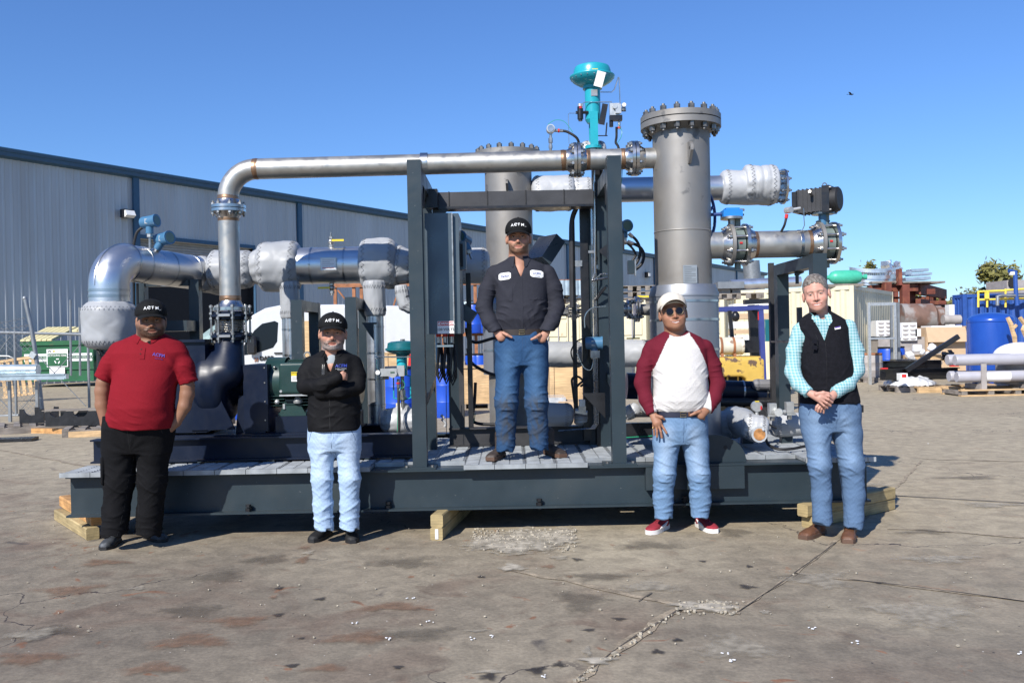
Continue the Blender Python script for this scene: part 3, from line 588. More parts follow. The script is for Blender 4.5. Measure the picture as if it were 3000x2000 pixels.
# slanted grey box right of the person's head
c = P(1595, 735, 8.0); R = Matrix.Rotation(math.radians(-52), 3, 'Y') @ Matrix.Rotation(math.radians(-28), 3, 'X'); m = MB(M['slate2']); m.box(c, (.11, .30, .26), Matrix.Rotation(math.radians(30), 3, 'Z') @ Matrix.Rotation(math.radians(38), 3, 'Y')); part(m, 'sun_shade', label='slanted grey sheet metal hood')
m = MB(M['slate2']); c = P(1345, 905, 7.8); m.box(c, (.30, .2, .12), Matrix.Rotation(.6, 3, 'Y')); part(m, 'sun_shade')

# ================================================================ pipework helpers
def flange_mesh(m, c, ax, OD, pipe_r, n=8, th=.024, gap=.006, hub=True, studs=True, one=False, mt='mach', faces=(-1, 1)):
    c = Vector(c); ax = Vector(ax).normalized(); u, v, w = basis(ax)
    for s in ((1,) if one else faces):
        m.use(M[mt]); a_ = c + ax * s * gap / 2; m.cyl(a_, a_ + ax * s * th, OD / 2, n=36)
        if hub: m.lathe([(pipe_r * 1.42, 0), (pipe_r * 1.25, .018), (pipe_r * 1.02, .05), (pipe_r * 1.0, .058)], a_ + ax * s * th, ax * s, 28)
    if not one: m.use(M['ink']).cyl(c - ax * gap, c + ax * gap, OD / 2 * .86, n=30)
    if studs:
        bc = OD / 2 * .865; L_ = th + gap / 2 + .022
        for i in range(n):
            t = 2 * math.pi * (i + .5) / n; p = c + (u * math.cos(t) + v * math.sin(t)) * bc
            m.use(M['stud']).cyl(p - ax * (L_ + .012), p + ax * (L_ + .012), .0085, n=6)
            for s in (-1, 1): m.use(M['bolt']).hexn(p + ax * s * (th + gap / 2 + .010), ax, .0165, .018)
def flange(c, ax, OD, pipe_r, parent, n=8, name='flange', **k):
    m = MB(); flange_mesh(m, c, ax, OD, pipe_r, n, **k); return part(m, name, parent)
def weldring(m, c, ax, r): c = Vector(c); ax = Vector(ax).normalized(); m.use(M['weld']).lathe([(r + .0005, -.022), (r + .0018, -.006), (r + .003, 0), (r + .0018, .006), (r + .0005, .022)], c, ax, 28)
# --- riser and overhead pipe
D = 7.40; RP = .084
xr_ = P(672, 750, D).x; zt = P(1300, 463, D).z
pz0, pz1 = P(700, 906, D).z, P(672, 612, D).z
pl = P(745, 494, D); pr = P(1925, 463, D); zh0, zh1 = pl.z, pr.z
m = MB(M['steel'])
Rb = .235; zel = zh0 - .004
m.cyl((xr_, D, pz0), (xr_, D, pz1 - .05), RP, n=40, cap=False)
m.tube([(xr_, D, pz1 + .05), (xr_, D, zel - Rb)] + arc((xr_ + Rb, D, zel - Rb), -X, Z_, Rb, 0, math.pi / 2, 14)[1:] + [(1.0 * pr.x, D, zh1)], RP, 40, cap=False)
weldring(m, (xr_, D, pz1 - .08), Z_, RP); weldring(m, (xr_, D, zel - Rb), Z_, RP); weldring(m, (xr_ + Rb, D, zel), X, RP); weldring(m, (xr_, D, pz0 + .09), Z_, RP)
for px in (1650, 1720, 1826): weldring(m, (XP(px, 465, D), D, zh0 + (zh1 - zh0) * (px - 745) / 1180), X, RP)
ovp = part(m, 'overhead_pipe', label='long bare stainless pipe rising from the pump and crossing to the tall vessel')
flange((xr_, D, pz1), Z_, .279, RP, ovp)
flange((xr_, D, pz0 - .012), Z_, .285, RP, ovp, one=True, studs=False, th=.026)
for px in (1689, 1858): flange((XP(px, 465, D), D, zh0 + (zh1 - zh0) * (px - 745) / 1180), X, .285, RP, ovp)
m = MB(M['mach']); m.lathe([(RP + .004, -.03), (RP + .004, .03)], (XP(1243, 475, D), D, zh0 + .012), X, 30); part(m, 'pipe_clamp', ovp)
# --- expansion joint
m = MB(M['navy']); ze0, ze1 = P(675, 985, D).z, P(675, 925, D).z
for z in (ze0, ze1):
    m.use(M['navy']).lathe([(.150, -.013), (.168, -.008), (.168, .008), (.150, .013)], (xr_, D, z), Z_, 8)
    m.lathe([(.135, -.03), (.135, .03)], (xr_, D, z), Z_, 30)
prof = []; nz = 7
for k in range(nz * 2 + 1): prof.append((.098 if k % 2 else .118, ze0 + .02 + (ze1 - ze0 - .04) * k / (nz * 2) - ze0))
m.use(M['mach']).lathe(prof, (xr_, D, ze0), Z_, 36)
for k in range(8):
    t = 2 * math.pi * (k + .5) / 8; px_, py_ = xr_ + math.cos(t) * .152, D + math.sin(t) * .152
    if k % 2 == 0 or True: m.use(M['bolt']).cyl((px_, py_, ze0 - .05), (px_, py_, ze1 + .05 + .04), .009, n=7)
    for z in (ze0 - .02, ze0 + .02, ze1 - .02, ze1 + .02, ze1 + .075): m.hexn((px_, py_, z), Z_, .0165, .018)
for z in (ze0, ze1): m.use(M['plate']).bx(xr_ - .045, xr_ + .045, D - .171, D - .165, z - .008, z + .012)
part(m, 'expansion_joint', label='bellows expansion joint with tie rods above the pump')

# --- the tall front vessel
xv = P(1999, 640, D).x; RV = .230
zf0, zf1 = 3.105, 3.205; zj = P(2005, 838, D).z
m = MB(M['vessel']); m.cyl((xv, D, zj - .05), (xv, D, zf0 + .005), RV, n=64)
m.lathe([(RV + .001, -.006), (RV + .004, 0), (RV + .001, .006)], (xv, D, zj + .44), Z_, 64)
ves = part(m, 'pressure_vessel', label='tall front stainless vessel with bolted flat cover')
m = MB(M['vessel']); m.lathe([(RV + .002, -.04), (.29, 0), (.324, 0), (.324, .047), (.30, .05)], (xv, D, zf0), Z_, 72); m.use(M['ink']).cyl((xv, D, zf0 + .046), (xv, D, zf0 + .056), .318, n=60); part(m, 'body_flange', ves)
m = MB(M['vessel']); m.cyl((xv, D, zf0 + .056), (xv, D, zf1), .324, n=72); part(m, 'cover_plate', ves)
for i in range(16):
    t = 2 * math.pi * (i + .3) / 16; x_, y_ = xv + .286 * math.cos(t), D + .286 * math.sin(t); m = MB(M['stud'])
    m.cyl((x_, y_, zf0 - .055), (x_, y_, zf1 + .055), .013, n=8); m.hexn((x_, y_, zf1 + .020), Z_, .026, .038); m.hexn((x_, y_, zf0 - .020), Z_, .026, .038); part(m, 'stud', ves)
def pad_eye(xc, d_c, R_, z0, z1, ang, prot=.10, t=.022, parent=None):
    n_ = Vector((math.sin(ang), -math.cos(ang), 0)); s_ = Vector((n_.y, -n_.x, 0)) * t
    hgt = z1 - z0; poly = [(0, 0), (prot * .25, 0), (prot, hgt * .55), (prot, hgt * .75), (prot * .8, hgt * .92), (prot * .5, hgt), (0, hgt)]
    m = MB(M['vessel']); m.prism(poly, Vector((xc, d_c, z0)) + n_ * (R_ - .005) - s_ / 2, n_, Z_, s_); m.use(M['ink']).cyl(Vector((xc, d_c, z0 + hgt * .68)) + n_ * (R_ + prot * .55) - s_ * .54, Vector((xc, d_c, z0 + hgt * .68)) + n_ * (R_ + prot * .55) + s_ * .54, .013, n=12); part(m, 'pad_eye', parent)
pad_eye(xv, D, RV, P(2010, 482, D - .2).z, P(2010, 420, D - .2).z, .08, .10, parent=ves)
sg, c, w, h = sign('name_plate', ves, 2001, 2043, 777, 829, D - RV - .012, M['plate'], .008)
for k in range(9): m = MB(M['stud']); m.bx(c.x - w * .4, c.x + w * (.4 if k % 3 else .1), c.y - .0012, c.y, c.z + h * (.40 - k * .1), c.z + h * (.40 - k * .1) + .003); part(m, 'engraving', ves)
RJ = .277
m = MB(M['alu2']); m.lathe([(RJ, 0), (RJ, zj - .09 - ZG), (RJ + .006, zj - .088 - ZG), (RJ + .006, zj - .07 - ZG), (RV + .025, zj + .005 - ZG), (RV + .002, zj + .007 - ZG)], (xv, D, ZG + .0), Z_, 72, cap=False)
jk = part(m, 'insulation_jacket', label='aluminium jacket round the foot of the tall front vessel')
for py in (877, 930, 1016, 1090): m = MB(M['aluband']); m.lathe([(RJ + .001, -.009), (RJ + .004, -.009), (RJ + .004, .009), (RJ + .001, .009)], (xv, D, P(2005, py + 7, D).z), Z_, 72, cap=False); part(m, 'jacket_band', jk)
# --- rear vessel
D2 = 8.9; xw = P(1491, 620, D2).x; zw1 = P(1491, 432, D2).z - .06
m = MB(M['vessel']); m.cyl((xw, D2, P(1491, 1290, D2).z), (xw, D2, zw1 - .10), RV, n=56); v2 = part(m, 'rear_vessel', label='rear stainless vessel behind the crossing pipe')
m = MB(M['vessel']); m.cyl((xw, D2, zw1 - .11), (xw, D2, zw1 - .058), .332, n=60); m.cyl((xw, D2, zw1 - .05), (xw, D2, zw1), .332, n=60); part(m, 'body_flange', v2)
for i in range(16):
    t = 2 * math.pi * (i + .3) / 16; x_, y_ = xw + .292 * math.cos(t), D2 + .292 * math.sin(t); m = MB(M['stud']); m.cyl((x_, y_, zw1 - .15), (x_, y_, zw1 + .05), .013, n=8); m.hexn((x_, y_, zw1 + .02), Z_, .026, .038); part(m, 'stud', v2)
pad_eye(xw, D2, RV, P(1491, 560, D2 - .2).z, P(1491, 528, D2 - .2).z, -.05, .09, parent=v2)
m = MB(M['alu2']); m.lathe([(RV + .05, 0), (RV + .05, P(1491, 890, D2).z - P(1491, 1095, D2).z), (RV + .002, P(1491, 890, D2).z - P(1491, 1095, D2).z + .05)], (xw, D2, P(1491, 1095, D2).z), Z_, 56, cap=False); m.use(M['aluband'])
for py in (910, 1024): m.lathe([(RV + .052, -.01), (RV + .055, -.01), (RV + .055, .01), (RV + .052, .01)], (xw, D2, P(1491, py, D2).z), Z_, 56, cap=False)
part(m, 'insulation_jacket')
# --- soft insulation blankets
def blanket(path, R, name='insulation_blanket', mt='blanket', seed=0, n=56, pleat=.10, end=.55, endlen=.07, puff=0, label=None, parent=None, quilt=0, steps=None):
    """a pleated, laced fabric cover round a pipe run; R radius or list; ends drawn in by a cord"""
    rr = random.Random(seed); path = [Vector(p) for p in path]; L_ = [0]
    for i in range(1, len(path)): L_.append(L_[-1] + (path[i] - path[i - 1]).length)
    T = L_[-1]; K = steps or max(18, int(T / .014)); ph = [rr.uniform(0, 6.28) for _ in range(12)]; Rl = R if isinstance(R, (list, tuple)) else [R] * len(path)
    vs = []; rings = []; u = None; e0, e1 = end if isinstance(end, (tuple, list)) else (end, end)
    for k in range(K + 1):
        s = T * k / K; i = 0
        while i < len(path) - 2 and L_[i + 1] < s: i += 1
        f = (s - L_[i]) / max(1e-6, L_[i + 1] - L_[i]); p = path[i].lerp(path[i + 1], f)
        r0 = Rl[i] * (1 - f) + Rl[i + 1] * f
        t = (path[min(i + 1 + (f > .5), len(path) - 1)] - path[max(i - (f < .5), 0)]).normalized()
        if u is None: u = basis(t)[0]
        u = (u - t * u.dot(t)).normalized(); v = t.cross(u)
        d0, d1 = s, T - s; q0 = min(1, d0 / endlen); q1 = min(1, d1 / endlen)
        env = (e0 + (1 - e0) * math.sqrt(max(0, 1 - (1 - q0)**2))) * (e1 + (1 - e1) * math.sqrt(max(0, 1 - (1 - q1)**2)))
        ring = []
        pm = max(math.exp(-d0 / .07) , math.exp(-d1 / .07)); 
        for j in range(n):
            a_ = 2 * math.pi * j / n
            ple = math.sin(13 * a_ + ph[0] + 1.5 * math.sin(2 * a_ + ph[1]) + 2 * s / T) * .55 + math.sin(7 * a_ + ph[2] + 2.3 * math.sin(3 * a_ + s * 9)) * .45
            fold = math.sin(3 * a_ + 16 * s + ph[3] + 1.5 * math.sin(5 * s + ph[4])) * .4 + math.sin(5 * a_ - 22 * s + ph[5]) * .3 + math.sin(2 * a_ + 34 * s + ph[6]) * .25
            r_ = r0 * env * (1 + pleat * 1.15 * pm * ple * (.4 + .6 * min(1, min(q0, q1) * 2.5)) + .030 * fold - .018 * max(0, math.sin(9 * a_ + 30 * s + ph[7] + 2 * math.sin(4 * s * 10 + a_ * 2))) ** 3 + puff * math.sin(math.pi * s / T))
            if quilt: r_ *= 1 - .05 * abs(math.sin(math.pi * s / T * quilt)) ** .3 * 0 - .04 * (abs(math.cos(math.pi * s / T * quilt)) > .93)
            ring.append(p + (u * math.cos(a_) + v * math.sin(a_)) * r_)
        rings.append(ring)
    m = MB(M[mt]); m.rings(rings); ob = m.build(name, parent or SK, tagargs=dict(label=label) if label else None, sharp=180)
    if T > .15 and not parent:
        for k0 in (3, K - 3):
            ca = sum(rings[k0], Vector()) / n; cb = sum(rings[k0 + (1 if k0 < 9 else -1)], Vector()) / n; z_ = MB(M['stitch'])
            z_.tube([c0_ + (rings[k0 + q][j] - c0_) * 1.012 for j in range(0, n, 1) for q, c0_ in (((1 if k0 < 9 else -1) * (j % 2) * 2, ca),)], .0022, 4, closed=True); z_.build('lacing', ob)
    return ob
def jacket(p0, p1, r, name='jacketed_pipe', bands=3, mt='alu', label=None, parent=None, n=40):
    p0, p1 = Vector(p0), Vector(p1); m = MB(M[mt]); m.cyl(p0, p1, r, n=n); o = part(m, name, parent, label)
    ax = (p1 - p0).normalized()
    for k in range(bands):
        c = p0.lerp(p1, (k + .5) / bands); b_ = MB(M['aluband']); b_.lathe([(r + .0008, -.008), (r + .003, -.008), (r + .003, .008), (r + .0008, .008)], c, ax, n, cap=False)
        b_.use(M['bolt']).box(c + V(0, -r - .005, 0) + ax * .0, (.014, .014, .012)); part(b_, 'jacket_band', o)
    return o
# left jacketed elbow and its run to the exchanger
blanket([P(320, 905, 7.3) + V(0, 0, .06), P(320, 905, 7.3), P(321, 1025, 7.3)], [.175, .215, .20], end=(.86, .45), endlen=.09, pleat=.045, seed=4, label='grey blanket hanging round the left vertical pipe end', n=80)
m = MB(M['black']); c = P(322, 1030, 7.3); m.cyl(c + V(0, 0, .02), c + V(0, 0, -.25), .10, n=24); m.use(M['blackmatte']); 
for dx in (-.06, .05): m.tube([c + V(dx, -.1, .03), c + V(dx + .04, -.14, -.02), c + V(dx + .07, -.12, -.12), c + V(dx + .12, -.05, -.2)], .009, 6)
part(m, 'suction_nozzle')
q0 = P(320, 890, 7.3); q1 = P(320, 845, 7.3); dirh = (P(548, 797, 8.15) - P(400, 772, 7.56)); dirh.z = 0; dirh.normalize()
RE = .155; rb = .20; ztop = P(400, 772, 7.56).z
eb = Vector((q1.x, q1.y, ztop - rb)); arcp = arc(eb + dirh * rb, -dirh, Z_, rb, 0, math.pi / 2, 12); pend = arcp[-1] + dirh * .92; pend.z = P(545, 797, 8.15).z
m = MB(M['alu']); m.tube([q0, eb] + arcp[1:], RE, 44); el = part(m, 'jacketed_elbow', label='big shiny aluminium jacketed elbow at the left end')
m = MB(M['aluband'])
for t in (.02, .10): m.lathe([(RE + .001, -.010), (RE + .005, -.010), (RE + .005, .010), (RE + .001, .010)], q0.lerp(eb, .35 + t * 4), Z_, 44, cap=False)
m.tube(arc(eb + dirh * rb, -dirh, Z_, rb + RE + .002, 0, math.pi / 2, 14), .006, 6)
m.lathe([(RE + .001, -.010), (RE + .006, 0), (RE + .001, .010)], arcp[-1], dirh, 44, cap=False); part(m, 'elbow_seam', el)
jacket(arcp[-1], pend, RE * .985, bands=3, n=44)
e1 = pend + dirh * .18 + V(.06, 0, -.02)
blanket([pend - dirh * .06, e1, P(612, 800, 8.35), P(640, 802, 8.4)], [.165, .172, .15, .12], seed=9, end=(.9, .8), pleat=.07)
# exchanger line
DX = 8.3; ZX = P(960, 778, DX).z
def xp(px): return P(px, 778, DX).x
blanket([(xp(612), DX, ZX - .02), (xp(745), DX, ZX - .02)], .175, seed=1, label='rounded grey blanket behind the bare riser'); blanket([(xp(727), DX, ZX), (xp(775), DX, ZX)], [.12, .19], seed=2, end=.8, pleat=.08)
blanket([(xp(757), DX, ZX), (xp(882), DX, ZX)], .232, seed=3, label='large puffed blanket over the left exchanger flange', endlen=.09)
hx_ = jacket((xp(868), DX, ZX), (xp(1062), DX, ZX), .167, 'heat_exchanger', 2, label='shiny jacketed exchanger barrel with a name plate')
blanket([(xp(1054), DX, ZX + .01), (xp(1168), DX, ZX + .01)], .232, seed=5, label='large puffed blanket over the right exchanger flange', endlen=.09)
blanket([(xp(1158), DX, ZX - .01), (xp(1212), DX, ZX - .03)], [.19, .14], seed=6, end=.85, pleat=.12); blanket([(xp(1340), DX, ZX - .03), (xp(1436), DX, ZX - .03)], .165, seed=7, pleat=.06, mt='blanket2')
sg, c, w, h = sign('name_plate', hx_, 938, 986, 755, 791, DX - .178, M['plate'], .006)
m = MB(M['paper']); m.bx(c.x - w * .45, c.x + w * .45, c.y - .0012, c.y, c.z - h * .42, c.z + h * .42); part(m, 'plate_face', hx_)
for k in range(5): m = MB(M['stud'] if k < 4 else M['red']); m.bx(c.x - w * .38, c.x + w * (.1 if k % 2 else .35), c.y - .002, c.y - .0014, c.z + h * (.30 - k * .16), c.z + h * (.30 - k * .16) + (.002 if k < 4 else .006)); part(m, 'engraving', hx_)
def ball_valve(px, py, d, s, hd=1):
    m = MB(M['bolt']); c = P(px, py, d); m.cyl(c + V(0, 0, -.07), c + V(0, 0, .05), .018, n=10); m.ball(c, .030, 12); m.hexn(c + V(0, 0, .035), Z_, .022, .02); m.hexn(c + V(0, 0, -.04), Z_, .024, .022); m.cyl(c + V(0, 0, .05), c + V(0, 0, .085), .008, n=8)
    v_ = part(m, 'ball_valve'); m = MB(M['yellow']); z = c + V(.012 * hd, -.03, .045 * s); m.bx(z.x, z.x + hd * .11, z.y, z.y + .006, z.z - .009, z.z + .009); part(m, 'valve_handle', v_, 'yellow sleeved lever')
ball_valve(970, 708, DX, .2, 1); ball_valve(972, 843, DX, .0, -1)
# drops from the exchanger
for px, pyb, pyt, pyj0, rb_, rj_, dd in ((850, 840, 934, 1275, .088, .075, 8.2), (1098, 838, 926, 1290, .098, .078, 8.1)):
    xx = P(px, 900, dd).x; blanket([(xx, dd, P(px, pyt, dd).z), (xx, dd, P(px, pyb, dd).z + .05)], rb_, seed=px, end=.86, pleat=.09, mt='blanket')
    jacket((xx, dd, ZG - .01 + .015), (xx, dd, P(px, pyt, dd).z + .02), rj_, bands=5, n=32)
blanket([P(1175, 835, 8.1), P(1178, 860, 8.1), P(1186, 893, 8.1), P(1210, 902, 8.1)], [.055, .062, .066, .06], seed=21, end=.9, pleat=.16)
# overhead jacketed line behind
ZO = P(1950, 554, D2).z
def xo(px): return P(px, 554, D2).x
blanket([(xo(1556), D2, ZO - .02), (xo(1685), D2, ZO - .02)], .175, seed=12, mt='blanket2', label='silver blanket at the rear vessel nozzle', pleat=.06); blanket([(xo(1678), D2, ZO), (xo(1735), D2, ZO)], .13, seed=13, mt='blanket2', end=.8)
jacket((xo(1730), D2, ZO), (xo(2125), D2, ZO), .121, bands=3, n=36, label='shiny jacketed pipe passing behind the tall vessel')
blanket([(xo(2112), D2, ZO + .005), (xo(2272), D2, ZO - .005)], [.165, .178], seed=14, mt='blanket2', pleat=.03, end=.86, label='silver blanket wrapped at the open pipe end')
blanket([(xo(2176), D2 - .02, ZO + .03), (xo(2272), D2 - .02, ZO + .02)], .186, seed=15, mt='blanket2', pleat=.05, end=.9, quilt=4)
m = MB(); flange_mesh(m, (xo(2290), D2, ZO), X, .345, .11, 8, one=True, studs=True, hub=False, th=.02); part(m, 'pipe_end_flange')
# right-hand outlet with two butterfly valves
ZR = P(2250, 716, D).z; RR = .1095
def xq(px): return P(px, 716, D).x
m = MB(M['steel']); m.cyl((xv + .1, D, ZR), (xq(2126), D, ZR), RR, n=40); m.cyl((xq(2196), D, ZR), (xq(2392), D, ZR), RR, n=40); weldring(m, (xq(2208), D, ZR), X, RR); weldring(m, (xq(2370), D, ZR), X, RR)
out = part(m, 'outlet_pipe', label='bare stainless outlet pipe with two butterfly valves')
m = MB(M['mach']); m.lathe([(RR + .001, -.012), (RR + .004, -.012), (RR + .004, .012), (RR + .001, .012)], (xq(2341), D, ZR), X, 36); part(m, 'pipe_strap', out)
M['valvegrey'] = mat('valve_body_grey', (.13, .165, .155), .5, var=.2)
def butterfly(px, last=False):
    x = xq(px); m = MB()
    for s in (-1, 1): m.use(M['vessel' if s < 0 else 'mach']); c_ = Vector((x + s * .046, D, ZR)); m.cyl(c_, c_ + X * s * .026, .172, n=44); 
    for s in ((-1,) if last else (-1, 1)): m.use(M['mach']).lathe([(RR * 1.35, 0), (RR * 1.2, .03), (RR * 1.01, .062)], (x + s * .072, D, ZR), X * s, 30)
    m.use(M['valvegrey']).cyl((x - .040, D, ZR), (x + .040, D, ZR), .125, n=36)
    for i in range(8):
        t = 2 * math.pi * (i + .5) / 8; p = Vector((x, D + math.cos(t) * .149, ZR + math.sin(t) * .149)); m.use(M['bolt']).cyl(p - X * .115, p + X * .115, .0095, n=7)
        for q in (-.085, .085): m.hexn(p + X * q, X, .018, .02)
    m.use(M['valvegrey']).cyl((x, D, ZR + .11), (x, D, ZR + .245), .03, n=14); m.cyl((x, D, ZR - .11), (x, D, ZR - .20), .026, n=12); m.bx(x - .05, x + .05, D - .04, D + .04, ZR + .235, ZR + .25)
    m.use(M['red']).box((x, D - .127, ZR + .005), (.022, .008, .014)); return part(m, 'butterfly_valve', out)
b1 = butterfly(2160); b2 = butterfly(2420, True)
c = Vector((xq(2143), D - .02, P(2143, 628, D).z)); m = MB(M['brightblue']); m.box(c, (.155, .12, .055)); m.box(c + V(0, 0, .035), (.11, .10, .02)); m.use(M['bolt']).cyl(c + V(0, 0, -.045), c + V(0, 0, -.025), .09, n=20); m.cyl(c + V(.06, -.02, .03), c + V(.1, -.02, .03), .01, n=8); m.cyl(c + V(0, 0, -.045), c + V(0, 0, -.10), .03, n=12); part(m, 'gear_operator', out, 'bright blue gear box on the first valve')
wc = c + V(-.20, .02, .0); m = MB(M['wheelblue']); u_ = Vector((.55, .83, 0)); m.tube([wc + (u_ * math.cos(t) + Z_ * math.sin(t)) * .19 for t in [2 * math.pi * k / 30 for k in range(30)]], .013, 8, closed=True)
for k in range(3): t = 2 * math.pi * k / 3 + .5; m.cyl(wc, wc + (u_ * math.cos(t) + Z_ * math.sin(t)) * .19, .012, n=8)
m.cyl(wc, c + V(-.08, 0, 0), .014, n=8); part(m, 'handwheel', out, 'dark blue spoked handwheel')
# black actuator
c = Vector((xq(2412), D, P(2405, 588, D).z)); u_ = Vector((.80, -.60, 0)); R = Matrix((u_, Z_.cross(u_), Z_)).transposed()
m = MB(M['tray']); m.box(c + u_ * -.08, (.22, .17, .185), R)
for k in range(6): m.box(c + u_ * (-.17 + k * .035), (.008, .18, .20), R)
m.use(M['black']).box(c + u_ * .055, (.06, .20, .215), R); m.box(c + u_ * -.20, (.05, .17, .17), R); m.use(M['blackmatte']).lathe([(.10, 0), (.10, .05), (.085, .062), (.02, .064)], c + u_ * .08, u_, 30)
for sx, sz in ((-1, -1), (-1, 1), (1, -1), (1, 1)): m.use(M['bolt']).cyl(c + u_ * .085 + R @ V(0, sx * .085, sz * .09), c + u_ * .098 + R @ V(0, sx * .085, sz * .09), .009, n=7)
m.use(M['bolt']).tube([c + u_ * .02 + V(math.cos(t) * .017, 0, .125 + math.sin(t) * .017) for t in [2 * math.pi * k / 12 for k in range(12)]], .005, 6, closed=True); m.use(M['bolt']).cyl(c + u_ * -.1 + V(-.02, -.1, .04), c + u_ * -.1 + V(-.06, -.17, .06), .012, n=8)
m.use(M['slate2']).cyl(c + V(0, 0, -.10), c + V(0, 0, -.115), .09, n=20); m.use(M['txblue']).cyl(c + V(0, 0, -.115), c + V(0, 0, -.22), .035, n=12); m.use(M['slate']).box(c + V(0, 0, -.17), (.10, .05, .012)); part(m, 'pneumatic_actuator', out, 'dark finned actuator with a round black end cap')
m = MB(M['castal']); p = P(2308, 616, 7.3); m.cyl(p + V(-.01, .02, 0), p + V(.02, -.03, 0), .026, n=14); m.cyl(p, P(2345, 610, 7.3), .012, n=8); m.use(M['red']).cyl(P(2305, 628, 7.3), P(2303, 640, 7.3), .014, n=10); m.use(M['blackmatte']).tube(spline([P(2303, 640, 7.3), P(2298, 660, 7.3), P(2288, 680, 7.35)], 5), .010, 7); m.use(M['mach']).tube([P(2354, 610, 7.3), P(2357, 660, 7.3), P(2350, 676, 7.3), P(2330, 680, 7.35)], .004, 6); part(m, 'limit_switch')
# right portal support
for nm, x0p, x1p, y0p, y1p, d in (('portal_post', 2386, 2427, 742, 1290, 7.0), ('portal_post', 2280, 2314, 775, 1290, 8.0)):
    m = MB(M['slate']); a_, b_ = P(x0p, 1000, d), P(x1p, 1000, d); m.bx(a_.x, b_.x, d, d + .1, ZG, P(x0p, y0p, d).z); part(m, nm)
xa_, xb_ = P(2388, 900, 7.0).x, P(2427, 900, 7.0).x; m = MB(M['slate']); z1 = P(2405, 742, 7.0).z; m.bx(xa_, xb_ - .01, 7.10, 7.999, z1 - .10, z1 - .004); part(m, 'portal_beam')
m = MB(M['black']); m.box(P(2385, 1000, 7.02) + V(-.1, .3, 0), (.16, .5, .015)); part(m, 'bracket')
for x0p, x1p, d in ((2258, 2272, 8.2), (2340, 2352, 8.3)): m = MB(M['tray']); a_, b_ = P(x0p, 1000, d), P(x1p, 1000, d); m.bx(a_.x, b_.x, d, d + .05, ZG, P(x0p, 770 if d < 8.25 else 900, d).z); part(m, 'thin_post')
m = MB(M['black']); p = P(2335, 800, 7.6); m.cyl(p + V(0, 0, .06), p + V(0, 0, -.02), .022, n=10); m.cyl(p + V(0, 0, -.02), p + V(0, 0, -.09), .015, n=8); m.cyl(p, p + V(.05, 0, .02), .02, n=10); part(m, 'air_regulator')
# portals carrying the exchanger
for x0p, x1p, x2p, x3p, pt in ((855, 887, 904, 935, 878), (1013, 1046, 1056, 1068, 873)):
    d0_, d1_ = 7.62, 8.28; a_, b_ = P(x0p, 1050, d0_).x, P(x1p, 1050, d0_).x; z1 = P(870, pt, d0_).z
    for nm, d in (('portal_post', d0_), ('portal_post', d1_)): m = MB(M['slate']); m.bx(a_, b_, d, d + .09, ZG, z1); part(m, nm)
    m = MB(M['slate']); m.bx(a_ + .002, b_ - .002, d0_ + .091, d1_ - .001, z1 - .09, z1 - .003); part(m, 'portal_beam')
m = MB(M['slate']); a_ = P(1060, 950, 8.0); m.bx(a_.x, a_.x + .13, 8.0, 8.02, a_.z, a_.z + .015); m.prism([(0, 0), (.1, 0), (.1, -.14)], a_, X, Z_, Vector((0, .012, 0))); part(m, 'pipe_bracket')
# dark frame behind the left person
for x0p, x1p in ((406, 426), (556, 585)): m = MB(M['slate']); a_, b_ = P(x0p, 1000, 8.0), P(x1p, 1000, 8.0); m.bx(a_.x, b_.x, 8.0, 8.09, ZG, P(x0p, 818, 8.0).z); part(m, 'portal_post')
m = MB(M['slate']); a_, b_ = P(426, 827, 8.0), P(556, 827, 8.0); m.bx(a_.x + .002, b_.x - .002, 8.0, 8.09, P(490, 838, 8.0).z, P(490, 819, 8.0).z); part(m, 'portal_beam')
m = MB(M['slate']); a_ = P(520, 955, 7.9); m.box(a_, (.27, .3, .09)); part(m, 'support_shelf')
for xx in (392, 402): m = MB(M['black']); m.cyl(P(xx, 825, 7.9), P(xx + 6, 1250, 7.9), .012, n=8); part(m, 'conduit')
# ================================================================ pump, coupling, motor and their base
zb0, zb1 = ZT + .04, ZP(750, 1279, 7.07)
xb0, xb1 = XP(265, 1345, 7.07), XP(1212, 1340, 7.07)
for yy in (7.13, 7.95):
    m = MB(M['navy']); m.ibeam((xb0, yy, (zb0 + zb1) / 2), (xb1, yy, (zb0 + zb1) / 2), Z_, zb1 - zb0, .13, .01, .013); part(m, 'pump_base_beam', label='dark navy base under the pump and motor' if yy < 7.5 else None)
m = MB(M['navy']); m.bx(xb0 + .25, xb1 - .5, 7.14, 7.94, zb1 + .001, zb1 + .012); part(m, 'pump_base_plate')
for px0, px1, d in ((1040, 1215, 7.5), (1040, 1195, 7.3)): m = MB(M['black']); a_, b_ = XP(px0, 1300, d), XP(px1, 1300, d); m.bx(a_, b_, d, d + .06, ZG + .05, ZG + .10); part(m, 'floor_channel')
m = MB(M['slate']); m.bar(P(1062, 1330, 7.15), P(1095, 1290, 7.6), .012, .10); part(m, 'kick_plate')
